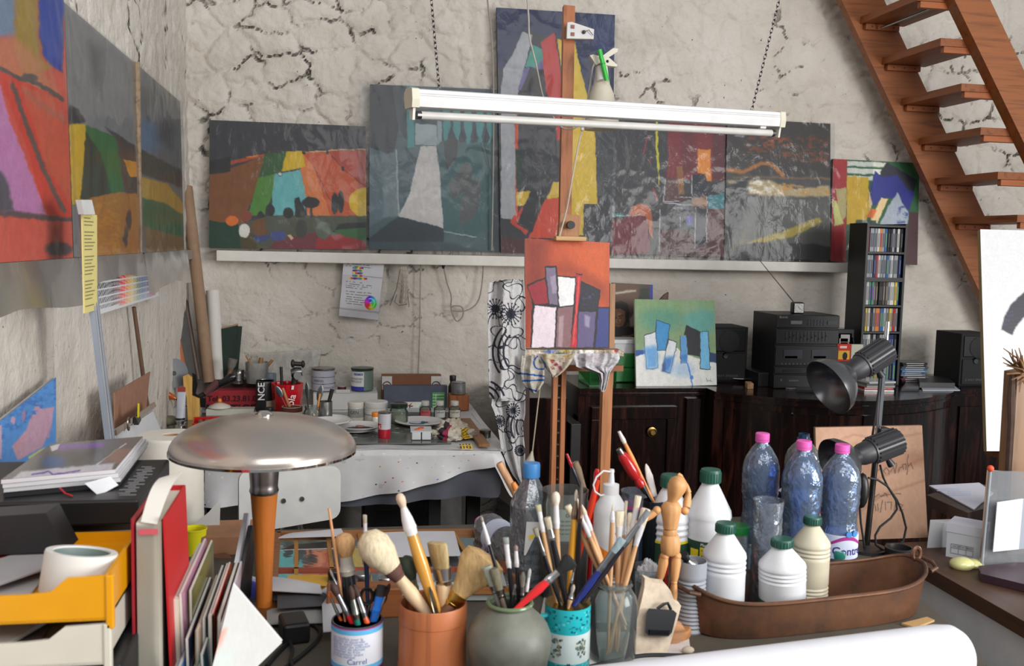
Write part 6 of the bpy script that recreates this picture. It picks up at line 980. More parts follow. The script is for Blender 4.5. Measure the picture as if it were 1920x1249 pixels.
Y=1.42;Q=[onY(437,1096,Y+.05),onY(529,1205,Y+.02),onY(470,1262,Y-.04),onY(372,1275,Y-.02)];pn_=(Q[1]-Q[0]).cross(Q[2]-Q[0]).normalized();Q[3]=onP(392,1275,Q[0],pn_);r=thing('envelope','large white sheet with a pale red smear leaning at the front of the desk','paper',Q[3]);sheet('sheet_face',r,Q,(196,196,193),[('p',(222,130,110),[(406,1186),(424,1180),(410,1215),(396,1240)],12,.8),('p',(190,206,200),[(400,1215),(440,1220),(430,1260),(400,1260)],20,.5)],mat='paper',grain=.02);b=B((206,206,204));b.slab([p+V((0,.008,0))for p in Q],(0,.002,0));b.build('sheet_back','paper',r,w=1)
def tray(label,col,yb,pxr,pyb,pyt,mat='gloss'):
 p=onY(pxr,pyb,yb);h=onY(pxr,pyt,yb).z-p.z;x1,x0,z0,dep=p.x,-.655,p.z,.33;r=thing('letter_tray',label,'letter tray',((x0+x1)/2,yb+dep/2,z0));b=B(col);t=.005
 b.box(((x0+x1)/2,yb+dep/2,z0+.002),(x1-x0,dep,.004));b.box((x1-t/2,yb+dep/2,z0+h*.55),(t,dep,h*1.1));b.box((x0+t/2,yb+dep/2,z0+h*.55),(t,dep,h*1.1));b.box(((x0+x1)/2,yb+dep-t/2,z0+h*.2),(x1-x0,t,h*.4));b.build('tray_body',mat,r,w=1)
 b=B(col);w=x1-x0;b.slab([(x0,yb,z0),(x1,yb,z0),(x1,yb,z0+h*1.12),(x1-.05,yb,z0+h*1.08),(x1-.07,yb,z0+h*.75),(x1-.1,yb,z0+h*.7),(x0,yb,z0+h*.7)],(0,.005,0));b.build('front_lip',mat,r,w=1)
 b=B(col);b.box((x1+.002,yb+.004,z0+h*.45),(.010,.012,h*1.35),.002);b.build('corner_post',mat,r,w=1);return r,x0,x1,z0,h
rY,x0,x1,z0,h0=tray('yellow plastic letter tray at the left edge of the desk',(226,156,16),1.30,203,1163,1088);rW,x0w,x1w,z0w,h0w=tray('white plastic letter tray under the yellow one',(212,206,192),1.30,199,1246,1178)
b=B((26,26,28));b.box((-.46,1.465,(DZ+z0w)/2-.002),(.36,.31,z0w-DZ-.006),.004);b.build('box','satin',w=1,loc=(-.46,1.465,DZ),tag=('black box under the white letter tray','box'))
for i,(c,l,dx,rz)in enumerate([((150,146,140),'grey magazine in the white letter tray',0,.03),((60,120,110),'teal magazine at the left of the white letter tray',-.05,-.06),((200,198,196),'white folded leaflet in the white letter tray',.02,-.35)]):b=B(c);b.box((0,0,.003),(.2,.26,.006),.001);b.build('magazine','paper',loc=(-.50+dx,1.47,z0w+.005+.0065*i),rz=rz,tag=(l,'magazine'))
for i,(c,l,dx,rz)in enumerate([((176,172,172),'grey magazine lying in the yellow letter tray',0,.02),((198,60,120),'bright pink sheet in the yellow letter tray',-.05,-.5),((110,130,160),'blue grey sheet in the yellow letter tray',-.035,-.55),((206,60,66),'red sheet in the yellow letter tray',-.02,-.6),((160,158,160),'silver sheet on top in the yellow letter tray',.06,-.6)]):b=B(c);b.box((0,0,.002),(.17-.02*i,.25-.02*i,.004),.001);b.build('magazine','paper',loc=(-.50+dx,1.475,z0+.005+.0045*i),rz=rz,tag=(l,'magazine'))
c0=onY(148,1072,1.38);r=thing('tape_roll','thick white ring of tape lying in the yellow letter tray','tape roll',c0,rot=(-.12,.16,.2));b=B((214,212,208));R=.047;b.lathe([(R*.78,-.028),(R*.98,-.028),(R,-.025),(R*1.0,.025),(R*.98,.028),(R*.8,.028),(R*.78,.025),(R*.78,-.028)],n=44);b.build('tape_ring','paper',r);b=B((120,136,132));b.lathe([(R*.775,-.027),(R*.775,.026),(R*.755,.026),(R*.755,-.027)],n=40);b.build('core','satin',r)
Y=1.50;Q=[onY(-60,972,Y),onY(86,962,Y),onY(124,1034,Y),onY(-60,1044,Y)];b=B((34,34,36));b.slab(Q,(0,.07,-.004));b.build('dark_case','satin',w=1,loc=(Q[3]+Q[2])/2,tag=('dark slanted plastic case standing behind the yellow tray','case'))
KY=1.64;kz=onY(259,937,KY).z;kb=onY(262,984,KY).z;kx=onY(259,937,KY).x;kd=onZ(311,861,kz).y-KY
b=B((60,52,46));b.box((-.51,KY+.17,(DZ+.93)/2),(.36,.3,.93-DZ),.003);b.build('box','matte',w=1,loc=(-.51,KY+.17,DZ),tag=('brown box under the pile of magazines at the left wall','box'))
rnd=random.Random(9);zz=.931;MC=[(150,130,110),(60,80,120),(206,206,210),(90,84,78),(190,190,196),(54,64,100),(200,200,204),(70,60,52)];ML=['tan','navy blue','white','brown','pale grey','dark blue','off-white','dark brown'];nM=8;th=(kb-zz-.001)/nM
for i in range(nM):b=B(MC[i]);b.box((0,0,th/2),(.30,.22,th*.92),.001);b.build('magazine','gloss',loc=(-.505+rnd.uniform(0,.04),KY+.14+rnd.uniform(-.02,.02),zz+th*i),rz=rnd.uniform(-.12,.12),tag=(f'{ML[i]} magazine in the pile under the flat black device','magazine','magazines under the black device'))
r=thing('electronic_device','flat black electronic device with printed buttons lying under the magazines','device',(kx-.19,KY+kd/2,kb));b=B((26,26,28));b.box((kx-.19,KY+kd/2,(kz+kb)/2),(.38,kd,kz-kb),.004);b.build('casing','satin',r,w=1)
b=B((120,120,122));[b.box((kx-.022-.008*(i%2),KY+.03+.012*i,kz+.0006),(.018 if i%3 else .026,.004,.001))for i in range(18)];b.build('button_print','paper',r,w=1)
Pm=[(2,906),(96,838),(268,824),(216,886)]
for i,(c,l,dz,sh)in enumerate([((40,40,44),'black folder lying on the flat black device',0,(8,34)),((196,196,198),'white magazine, lowest of the pile on the black folder',.008,(10,22)),((206,206,210),'white magazine, second of the pile on the black folder',.016,(6,12)),((176,172,190),'glossy magazine with a purple edge, top of the pile by the left wall',.024,(0,2))]):
 Q=lay([(x+sh[0]*(1 if j>1 else .5),y+sh[1]*(.8 if j in(0,3)else .45))for j,(x,y)in enumerate(Pm)],kz+.001+dz)
 if i==3:
  r=thing('magazine',l,'magazine',Q[0]);b=B((200,196,200));b.slab(Q,(0,0,.0065));b.build('pages','paper',r,w=1)
  sheet('cover',r,[p+V((0,0,.007))for p in(Q[1],Q[2],Q[3],Q[0])],(110,108,108),[('p',(130,92,170),[(100,834),(200,830),(190,840),(100,846)],4),('p',(84,82,84),[(90,846),(190,842),(150,870),(60,884)],14),('e',(60,90,140),(100,866,22,12),8),('l',(206,206,210),(2,[(180,872),(236,832)])),('p',(150,120,110),[(190,866),(220,842),(250,840),(225,868)],6),('p',(206,204,214),[(40,884),(215,868),(208,884),(20,900)],4),('l',(120,84,180),(3,[(60,890),(90,884),(100,890),(150,882)])),('p',(214,214,214),[(94,836),(112,832),(108,842),(96,846)])],mat='gloss',seed=6,off=.0)
 else:b=B(c);b.slab(Q,(0,0,.0072));b.build('folder' if i==0 else 'magazine','gloss',w=1,loc=Q[0],tag=(l,'folder' if i==0 else 'magazine'))
Q=[onZ(160,906,kz+.02),onZ(208,893,kz+.02),onZ(223,909,kz+.006),onZ(186,925,kz+.0)];Q[3].z-=.004;b=B((214,214,218));b.slab([V((p.x,p.y-.004,p.z))for p in Q],(0,-.001,.001));b.build('paper_flap','paper',w=1,loc=Q[0],tag=('white paper corner sticking out of the magazine pile','paper'))
b=B((186,40,50));b.tube([onZ(112,915,kz+.012),onZ(122,925,kz+.004),onZ(136,930,kz+.002)],.0015,5);b.build('red_string','cloth',w=1,loc=onZ(112,915,kz+.012),tag=('red elastic string hanging at the front of the black folder','string'))
Y0=1.41;zt3=onY(305,972,Y0).z;xl3,xr3=onY(246,975,Y0).x,onY(316,975,Y0).x;D=.19;xm=xl3+(xr3-xl3)*.72
r=thing('book','thick book with a red cover standing upright left of the slim books','book',((xl3+xr3)/2,Y0+D/2,DZ))
b=B((214,208,192));b.box((xl3+.004+(xm-xl3)/2,Y0+D/2+.004,(DZ+zt3)/2-.003),(xm-xl3-.002,D-.008,zt3-DZ-.010));b.build('page_block','paper',r,w=1)
b=B((150,146,136));[b.box((xl3+.006+(xm-xl3-.006)*k/14,Y0+.0035,(DZ+zt3)/2),(.0006,.001,zt3-DZ-.02))for k in range(1,14)];b.build('page_edges','paper',r,w=1)
b=B((150,24,40));b.box((xl3+.001,Y0+D/2,(DZ+zt3)/2),(.003,D,zt3-DZ));b.build('left_cover','satin',r,w=1);b=B((186,26,30));b.slab([(xm+.018,Y0,DZ),(xm+.018,Y0+D,DZ),(xm+.006,Y0+D,zt3),(xm+.006,Y0,zt3)],(.003,0,0));b.box(((xl3+xm)/2+.003,Y0+D,(DZ+zt3)/2),(xm-xl3+.008,.003,zt3-DZ));b.build('right_cover','satin',r,w=1);b=B((28,26,28));b.slab([(xm+.002,Y0+.012,DZ),(xm+.002,Y0+D-.01,DZ),(xm+.002,Y0+D-.01,zt3-.006),(xm+.002,Y0+.012,zt3-.006)],(.003,0,0));b.build('endpaper','matte',r,w=1)
b=B((196,84,96));b.box((xl3+.022,Y0+.003,zt3-.02),(.026,.001,.008));b.build('red_stamp','paper',r,w=1)
Q=[V((xl3+.012,Y0+.004,zt3-.006)),V((xm-.002,Y0+.004,zt3-.01)),V((xm+.02,Y0+.09,zt3+.045)),V((xl3+.026,Y0+.07,zt3+.04))];b=B((206,202,194));b.grid(lambda u,v:(Q[0]*(1-u)+Q[1]*u)*(1-v)+(Q[3]*(1-u)+Q[2]*u)*v+V((0,0,.012*math.sin(v*3.14))),8,8,thick=(0,0,.001));b.build('folded_page','paper',r,w=1,label='white folded page sticking out of the top')
SL=[('dark red slim book',(60,30,34),'next to the thick red book',338,1040,325,1.46,1.70,.006),('cream slim book',(206,196,170),'with a pink cover edge',347,1020,333,1.45,1.72,.008),('mauve slim book',(176,120,150),'beside the cream one',357,1012,345,1.46,1.73,.006),('olive slim book',(120,116,60),'below the yellow cup',374,1015,357,1.50,1.75,.006),('light blue leaflet',(46,130,190),'with a white fold, near the front',344,1152,340,1.36,1.60,.007),('navy slim book',(36,40,70),'behind the light blue leaflet',368,1085,352,1.42,1.68,.007),('white booklet',(206,206,214),'with a blue edge, near the front',366,1172,364,1.36,1.60,.005),('tan slim book',(186,150,116),'with curled pages',386,1080,366,1.44,1.68,.007),('green booklet',(36,140,80),'near the front',378,1160,375,1.37,1.60,.007),('grey slim book',(110,114,116),'behind the green booklet',397,1062,379,1.46,1.70,.006),('teal slim book',(50,90,106),'with a pale stripe',390,1125,385,1.40,1.62,.006),('black slim book',(24,24,27),'in the middle of the row',405,1058,390,1.46,1.70,.010),('red-edged slim book',(196,54,36),'between two black ones',412,1056,399,1.47,1.70,.005),('black folder',(30,30,32),'right of the red-edged book',424,1056,402,1.45,1.70,.009),('lilac folder',(190,186,206),'at the right end of the row',437,1054,396,1.42,1.70,.004),('cream booklet',(214,204,180),'at the foot of the thick red book',329,1188,328,1.36,1.55,.006)]
for nm,c,where,tx,ty,bx,y0,y1,th in SL:
 tf=onY(tx,ty,y1);bt=V((onY(bx,1249,y0).x,y0,DZ));t=V((bt.x+(onY(tx,ty,(y0+y1)/2).x-bt.x)*.8,y0,tf.z));sh=.0
 b=B(c);P=[bt,V((bt.x-.0,y1,DZ)),V((t.x+.0,y1,t.z+sh)),t];r=thing('book',f'{nm} {where} of the upright row' if 'row' not in where else f'{nm} {where} on the desk','book',bt,group='slim books standing on the desk');b.slab(P,(th,0,0));b.build('cover','gloss',r,w=1);b=B((206,202,192));b.slab([p+V((th*.25,-.0006 if k in(0,3)else .001,.001 if k>1 else 0))for k,p in enumerate(P)],(th*.5,0,0));b.build('pages','paper',r,w=1)
CZ=.80;r=thing('counter_unit','white counter unit with a dark brown wooden top at the right','counter',(1.9,1.7,0));b=B((74,50,36));b.slab([(1.385,.9,CZ-.035),(2.6,.9,CZ-.035),(2.6,2.25,CZ-.035),(1.395,2.25,CZ-.035)],(0,0,.035));b.build('counter_top','woody',r,w=1);b=B((226,227,229));b.box((1.99,1.55,(CZ-.035)/2),(1.16,1.22,CZ-.036),.004);b.build('cabinet','satin',r,w=1)
A1=onY(1737,928,2.36);A2=onZ(1815,962,A1 .z);r=thing('riser_shelf','small dark board on a white leg standing on the counter','shelf',(A1 .x+.08,2.22,CZ));b=B((60,44,36));P=[A1,A2,A2+V((.24,.12,0)),A1+V((.24,.12,0))];b.slab(P,(0,0,-.03));b.build('board','woodx',r,w=1)
q=lambda px,py:onY(px,py,2.2);b=B((206,208,212));b.slab([V((q(1738,1030).x,2.2,CZ)),V((q(1786,1032).x,2.2,CZ)),V((q(1790,968).x,2.2,A1 .z-.03)),V((q(1746,948).x,2.2,A1 .z-.03))],(.02,.03,0));b.build('leg','satin',r,w=1)
Q=lay([(1742,912),(1836,907),(1862,926),(1826,957)],A1 .z+.001);b=B((206,206,218));b.slab(Q,(0,0,.003));r2=thing('paper_sheet','white sheet with faint blue print lying on the small riser shelf','paper',Q[0]);b.build('sheet','paper',r2,w=1);b=B((170,176,206));m=(Q[0]+Q[1]+Q[2]+Q[3])/4;[b.box(m+V((-.05+.012*(i%3),-.03+.016*i,.0035)),(.07,.004,.0005))for i in range(5)];b.build('print','paper',r2,w=1)
a,c=onZ(1773,1043,CZ),onZ(1838,1056,CZ);h=ht(a,977)*.93;d=(c-a);e=V((-d.y,d.x,0)).normalized()*.075
r=thing('carton','white lidded carton with a printed grid standing on the counter','box',a);b=B((206,208,214));P=[a,c,c+e,a+e];b.slab(P,(0,0,h));b.build('carton_body','paper',r,w=1);m=(a+c+e)/2;P=[V((m.x+(p.x-m.x)*1.04,m.y+(p.y-m.y)*1.04,a.z+h*.76))for p in(a,c,c+e,a+e)];b=B((212,212,222));b.slab(P,(0,0,h*.27));b.build('lid','paper',r,w=1)
n=V((d.y,-d.x,0)).normalized()*.0008;b=B((140,140,150));f=lambda u,z:a+d*u+V((0,0,h*z))+n
for z in(.14,.30,.42):b.slab([f(.14,z),f(.78,z),f(.78,z+.008),f(.14,z+.008)],n)
for u in(.14,.36,.58,.775):b.slab([f(u,.14),f(u+.008,.14),f(u+.008,.42),f(u,.42)],n)
b.build('printed_grid','paper',r,w=1)
for u,s_ in((.18,'NOM'),(.39,'DATE'),(.61,'REF')):text(s_,.008,f(u,.33)+n,d.normalized(),(0,0,1),(110,110,120),'lettering',r)
tp,bt=onY(1859,884,2.03),onZ(1838,1066,CZ);bt.y=bt.y;r=thing('acrylic_stand','clear plastic display sleeve holding white paper on the counter','display stand',bt);ex=V((.27,-.065,0));b=B((216,220,224));b.slab([bt,bt+ex,V((bt.x,bt.y,tp.z))+ex,V((bt.x+.004,bt.y,tp.z))],(0,.006,0));b.build('sleeve','haze',r,w=1)
b=B((150,154,160));b.cyl(bt+V((0,-.004,0)),V((bt.x+.006,bt.y-.004,tp.z)),.0035);b.build('edge_rod','gloss',r,w=1);b=B((226,80,40));b.ball(V((bt.x+.006,bt.y-.004,tp.z+.006)),.008,14);b.build('red_ball_tip','satin',r,w=1,label='orange red ball tip')
q=lambda px,py:onY(px,py,bt.y-.02);b=B((214,216,226));b.slab([q(1870,942),q(1990,925),q(1990,1022),q(1862,1035)],(0,.002,0));b.build('paper','paper',r,w=1)
L=onZ(1808,1068,CZ);b=B((204,202,140));b.ball((0,0,.010),(.030,.026,.017),18);b.ball((.034,.004,.008),(.024,.022,.012),16);b.build('soap','gloss',loc=L+V((0,.01,0)),tag=('pale yellow translucent soap lying on the counter','soap'))
Q=lay([(1834,1075),(1990,1060),(2000,1130),(1838,1090)],CZ+.001);b=B((58,38,48));b.slab(Q,(0,0,.018));b.build('notebook','satin',w=1,loc=Q[0],tag=('dark maroon notebook lying at the right edge of the counter','notebook'))
L=onZ(1700,1062,DZ);b=B((30,30,33));b.lathe([(.03,0),(.032,.004),(.034,.03),(.028,.031),(.026,.012),(0,.012)],n=24);b.build('ashtray','satin',loc=L+V((.01,.05,0)),tag=('small round black bowl behind the copper trough','bowl'))
Y=2.13;q=lambda px,py,y=Y:onY(px,py,y);bl=V((q(1898,900).x,Y,CZ));r=thing('driftwood','rough bark-edged wood plank with straw twigs on top at the right edge','wood',bl+V((.06,.03,0)))
P=[bl,V((q(1902,800).x,Y,q(1898,800).z)),V((q(1905,750).x,Y,q(1900,750).z)),V((q(1908,700).x,Y,q(1908,700).z)),V((q(1960,690).x,Y,q(1960,690).z)),V((bl.x+.16,Y,CZ))];b=B((132,100,72));b.slab(P,(0,.05,0));b.build('plank','woodz',r,w=1)
b=B((84,64,56));b.tube([V((bl.x,Y+.01,CZ)),P[1]+V((0,.01,0)),P[2]+V((-.004,.01,0)),P[3]+V((-.006,.01,0))],[.010,.009,.011,.006],8);b.build('bark','stone',r,w=1)
b=B((130,96,62));rnd=random.Random(4);o=q(1925,705)
for i in range(26):t=q(rnd.uniform(1884,1916),rnd.uniform(645,735));b.tube([o+V((0,.0,0)),o.lerp(t,.5)+V((0,rnd.uniform(-.02,.02),.006)),t+V((0,rnd.uniform(-.03,.02),0))],[.003,.0025,.001],5)
b.build('straw','matte',r,w=1);bpy.data.objects['straw']['kind']='stuff'
A=onZ(1530,1056,DZ);Bq=onZ(1735,1052,DZ);yb=2.28;k=lambda px,py,y:onY(px,py,y);P=[k(1529,802,yb+.10),k(1729,798,yb+.10),k(1737,1052,yb),k(1532,1052,yb)]
P[2].z=P[3].z=DZ+.001;r=thing('plywood_board','plywood board with pencil handwriting standing behind the water bottles','board',P[3])
PW=[('p',(150,104,80),[(1600,830),(1735,850),(1735,870),(1600,900),(1560,930),(1560,900)],16,.5),('l',(150,100,76),(5,[(1560,960),(1640,900),(1730,860)]),6,.5),('l',(146,98,74),(4,[(1560,1000),(1650,930),(1735,900)]),5,.5),('l',(150,104,80),(4,[(1540,840),(1600,815),(1660,825),(1730,812)]),4,.4)]
inkc=(78,62,56)
for st in([(1634,892),(1642,884),(1652,878)],[(1660,888),(1656,882),(1662,876),(1668,882),(1666,890)],[(1670,884),(1676,876),(1678,888),(1681,868)],[(1684,886),(1686,878),(1691,876)],[(1694,880),(1692,872),(1698,870),(1698,880)],[(1702,852),(1701,890)],[(1701,875),(1708,868),(1711,880)],[(1628,930),(1640,924),(1636,936),(1648,926)],[(1652,932),(1660,924),(1664,932)],[(1640,946),(1642,958)],[(1645,944),(1646,958)],[(1650,960),(1655,938)],[(1660,942),(1660,956)],[(1664,942),(1672,942),(1670,956)],[(1676,958),(1681,938)],[(1685,944),(1692,948),(1686,958),(1694,956)],[(1650,930),(1688,926)]):PW.append(('l',inkc,(1.3,st)))
sheet('plywood_face',r,P,(190,150,124),PW,seed=20,step=1.3,grain=.05,mat='paper');b=B((150,112,84));b.slab([p+V((0,.0008,0))for p in P],(0,.010,.0));b.build('plywood_core','woodz',r,w=1)
Y=2.2;pb=onY(1622,1062,Y);pt=onY(1664,603,Y);pm=onY(1646,818,Y);r=thing('studio_lamp','studio lamp stand with two black ribbed lamp heads behind the bottles','lamp',V((pb.x,Y,DZ)))
b=B((84,82,80));b.cyl(V((pb.x,Y,DZ)),pm,.0075,.0075,14);b.build('lower_pole','steel',r,w=1);b=B((196,198,200));b.cyl(pm,pt,.0062,.0062,14);b.build('upper_pole','chrome',r,w=1);b=B((40,40,42));b.lathe([(.05,0),(.05,.008),(.012,.014)],o=V((pb.x,Y,DZ)),n=28);b.build('base','satin',r,w=1)
def head(A_,Bq,rc,bowl,nm):
 d=(Bq-A_).normalized();b=B((48,48,52));L=(Bq-A_).length;b.turn(A_,Bq,[(0,rc*.72),(.12,rc*.9),(.3,rc*.95),(.31,rc*1.05),(.98,rc*1.05),(1,rc*.9)],28);b.build('lamp_housing','satin',r,w=1);q=V((0,0,1)).rotation_difference(d).to_matrix();b=B((38,38,41))
 for i in range(18):a=i*math.pi/9;e=q@V((math.cos(a),math.sin(a),0));b.tube([A_+d*L*.36+e*rc*1.06,Bq-d*L*.03+e*rc*1.06],rc*.10,6)
 b.build('cooling_fins','satin',r,w=1)
 b=B((96,96,98));bw=bowl;b.lathe([(rc*.72,0),(rc*.8,bw*.12),(bw*.72,bw*.40),(bw*.95,bw*.75),(bw,bw*1.02),(bw*.97,bw*1.02),(bw*.9,bw*.75),(bw*.66,bw*.42),(rc*.6,bw*.16)],o=A_+d*.002,n=40,R=V((0,0,1)).rotation_difference(-d).to_matrix());b.build('reflector','shade',r,w=1)
 b=B((40,40,42));b.turn(Bq-d*.03+V((.0,-.0,-rc*1.2)),Bq-d*.03+V((.012,-.0,-rc*1.75)),[(0,.006),(.4,.008),(1,.010)],12);b.build('tilt_knob','satin',r,w=1)
head(onY(1594,700,Y-.05),onY(1664,655,Y-.03),.030,.072,1);head(onY(1606,856,Y-.06),onY(1684,826,Y-.04),.030,.064,2)
b=B((30,30,32));b.box(onY(1655,812,Y),(.03,.03,.03),.006);b.box(onY(1660,668,Y),(.024,.03,.03),.006);b.build('clamp','satin',r,w=1);b=B((24,24,26));p=onY(1616,920,Y-.03);b.ball(p,(.016,.02,.045),14);b.build('inline_switch','satin',r,w=1)
Pc=[onY(x,y,Y-.03)for x,y in[(1650,872),(1656,895),(1664,912),(1680,938),(1682,955),(1670,972),(1650,988),(1641,1004),(1642,1022),(1656,1032),(1676,1030),(1694,1014),(1699,990),(1692,962),(1682,938),(1664,912),(1646,900),(1628,896)]];b=B((20,20,22));b.tube(Pc,.0028,8);b.tube([onY(x,y,Y-.02)for x,y in[(1612,950),(1614,980),(1620,1020),(1624,1050)]],.0028,8);b.tube([onY(x,y,Y-.012)for x,y in[(1652,660),(1648,730),(1640,790),(1634,830)]],.003,8);b.build('cable','rubber',r,w=1)
def arc(b,R,z0,z1,a0,a1,n=10):b.add([(R*math.sin(a),-R*math.cos(a),z)for z in(z0,z1)for a in np.linspace(a0,a1,n)],[(i,i+1,i+n+1,i+n)for i in range(n-1)]);return b
POT={}
L,H=stand(670,1160,95,.085);R=.0425;r=thing('glass_jar','glass jar with a white and blue paper label holding small brushes','jar',L);b=B((226,232,234));b.shell([(R*.94,0),(R,.006),(R,H)],.0025,n=36);b.build('glass_body','glass',r)
z0,z1=ht(L,1240),H-.002;hh=z1-z0
b=B((216,218,226));b.lathe([(R*1.012,z0),(R*1.012,z1)],n=40);b.build('paper_label','paper',r)
for a_,c_,col in((0,.03,(170,60,140)),(.03,.14,(96,176,220)),(.86,.97,(96,176,220)),(.97,1.0,(170,60,140))):b=B(col);b.lathe([(R*1.018,z0+hh*a_),(R*1.018,z0+hh*c_)],n=40);b.build('label_band','paper',r)
for k in range(8):text(['eau distillee pour la','gouache et aquarelle','remuer avant usage et','bien rincer les pinceaux','tenir hors de portee','conserver au frais','a consommer avant','le mois indique'][k],R*.17,(0,0,z0+hh*(.74-.06*k)),(1,0,0),(0,0,1),(150,160,200),'fine_print',r,cyl=(0,0,R*1.022,-1.1),w=0)
text('Carrel',R*.3,(0,0,z0+hh*.18),(1,0,0),(.2,0,1),(70,90,160),'lettering',r,cyl=(0,0,R*1.022,-.4),w=0)
b=B((90,96,104));b.lathe([(R*.85,.004),(R*.9,.03)],n=30);b.build('dregs','satin',r);POT['A']=(L,H,R*.92)
L,H=stand(812,1127,128,.115);R=.0575;r=thing('pot','tall terracotta brown cylinder pot holding large brushes','pot',L);b=B((182,108,66));zr1,zr2=ht(L,1160),ht(L,1243)
b.lathe([(.0005,0),(R*.98,0),(R,.004),(R,zr2-.002),(R*1.02,zr2),(R*1.0,zr2+.003),(R*.985,zr1-.001),(R*1.0,zr1),(R,H-.003),(R*.98,H),(R*.93,H-.002),(R*.9,.01),(.0005,.008)],n=48);b.build('pot_body','woodz',r);POT['B']=(L,H,R*.88)
L,H=stand(956,1130,85,.075);R=.0375;rb=R*160/85;r=thing('vase','round green grey stoneware vase holding brushes','vase',L);zb_=ht(L,1203);b=B((112,114,104))
b.lathe([(.0005,0),(rb*.55,0),(rb*.62,.006),(rb*.9,zb_*.55),(rb,zb_),(rb*.985,zb_+(H-zb_)*.22),(rb*.90,zb_+(H-zb_)*.45),(rb*.74,zb_+(H-zb_)*.65),(R*1.12,H*.91),(R*.92,H*.97),(R,H),(R*.93,H),(R*.84,H*.96),(R*.9,H*.9),(rb*.85,zb_),(rb*.5,.012),(.0005,.01)],n=44);b.build('vase_body','pottery',r);b=B((104,122,90));b.tube([(R*.965*math.cos(a),R*.965*math.sin(a),H)for a in np.linspace(0,6.283,41)[:-1]],.0035,8,closed=True);b.build('rim_glaze','ceramic',r,label='greener glaze on the rim');POT['C']=(L,H,R*.8)
L,H=stand(1065,1130,86,.08);R=.04;r=thing('mug','turquoise and white mug holding brushes, with a picture band','mug',L);b=B((40,178,188));b.shell([(R*.8,0),(R*.96,.008),(R,.02),(R,H)],.003,n=40);b.build('mug_body','ceramic',r)
b=B((206,220,220));b.lathe([(R*1.006,H*.26),(R*1.006,H*.66)],n=40);bandb=b
b=B();rnd=random.Random(6)
for i in range(150):a=rnd.uniform(-1.5,1.5);z=rnd.choice([rnd.uniform(.68,.95),rnd.uniform(.04,.24)]);s=rnd.uniform(.05,.16);b.col(rnd.choice([(16,110,124),(20,90,104),(90,206,210),(30,140,150)]));arc(b,R*1.006,H*z,H*z+.0035*rnd.uniform(.4,1.4),a,a+s,4)
b.build('marbling','ceramic',r);b=bandb;[(b.col(rnd.choice([(90,110,120),(150,140,110),(60,80,90),(170,170,150),(110,130,110)])),arc(b,R*1.012,H*z,H*z+.004,a,a+.1,3))for a,z in[(c_+rnd.uniform(-.24,.24),rnd.uniform(.32,.58))for c_ in(-.75,.35)for _ in range(34)]];b.build('picture_band','ceramic',r)
b=B((150,130,60));b.lathe([(R*.985,H),(R*1.0,H+.001),(R*.94,H+.001)],n=40);b.build('gilt_rim','brass',r);b=B((40,168,178));b.tube([(-R*.95,-.008,H*.86),(-R*1.35,-.012,H*.86),(-R*1.55,-.012,H*.62),(-R*1.35,-.012,H*.34),(-R*.95,-.008,H*.3)],.005,8);b.build('handle','ceramic',r);POT['D']=(L,H,R*.86)
L,H=stand(1152,1090,62,.06);R=.043;r=thing('glass_jar','clear glass jar holding wooden handled bristle brushes','jar',L);b=B((232,238,238));b.shell([(R*.9,0),(R,.008),(R,H*.72),(R*.93,H*.82),(R*.72,H*.92),(R*.74,H*.94),(R*.74,H)],.0022,n=40);b.build('glass_body','glass',r);b=B((232,238,238));b.lathe([(R*.74,H*.95),(R*.79,H*.96),(R*.74,H*.97)],n=40);b.build('thread_ring','glass',r);POT['F']=(L,H,R*.66)
L,H=stand(1226,938,40,.045);r=thing('glass_jar','dark narrow glass jar behind the bleach bottle holding the screwdriver','jar',L);b=B((96,112,124));b.shell([(.022,0),(.0225,.006),(.0225,H)],.002,n=28);b.build('glass_body','glass',r);b=B((56,66,76));b.lathe([(.0195,.004),(.0195,H*.8)],n=24);b.build('contents','satin',r);POT['G']=(L,H,.018)
L,H=stand(1060,918,88,.10);R=.05;r=thing('glass_jar','wide clear glass jar with a printed paper behind the brushes','jar',L);b=B((226,232,230));b.shell([(R*.92,0),(R,.008),(R,H*.9),(R*.97,H*.92),(R,H)],.0025,n=40);b.build('glass_body','glass',r);z=ht(L,960);b=B((206,210,202));arc(b,R*.97,z-.05,z+.018,-.9,.3,14);b.build('paper_label','paper',r);text('olive',.016,(0,0,z+.002),(1,0,0),(0,0,1),(70,90,80),'lettering',r,cyl=(0,0,R*.985,-.2),w=0)
for k in range(4):text('huile vierge extra 75 cl',.006,(0,0,z-.008-.009*k),(1,0,0),(0,0,1),(110,120,114),'fine_print',r,cyl=(0,0,R*.985,-.8),w=0)
b=B((150,156,146));b.lathe([(R*.9,.006),(R*.94,.012),(R*.94,H*.42)],n=36);b.build('murky_water','glass',r);POT['E']=(L,H,R*.85)
L,H=stand(1193,920,58,.078);R=.039;r=thing('cut_bottle','clear cut-off plastic bottle with a pink label, behind the glue bottle','bottle',L);b=B((220,230,242));b.shell([(R*.9,0),(R,.006)]+[(R*(1 if i%2 else .96),H*(.1+.09*i))for i in range(10)]+[(R,H)],.001,n=32);b.build('plastic_body','clear',r);b=B((176,60,130));b.lathe([(R*1.01,H*.70),(R*1.01,H*.76)],n=30);b.build('pink_band','paper',r)
L,H=stand(1147,880,62,.066);R=.033;r=thing('glue_bottle','white glue bottle with a nozzle and a looped cap strap','bottle',L);zs,zn,zt_=ht(L,950),ht(L,925),ht(L,908);b=B((214,216,218));b.lathe([(R*.9,0),(R,.006),(R,zs-.012),(R*.9,zs+.004),(R*.62,zn-.008),(R*.45,zn)],n=36);b.build('bottle_body','satin',r)
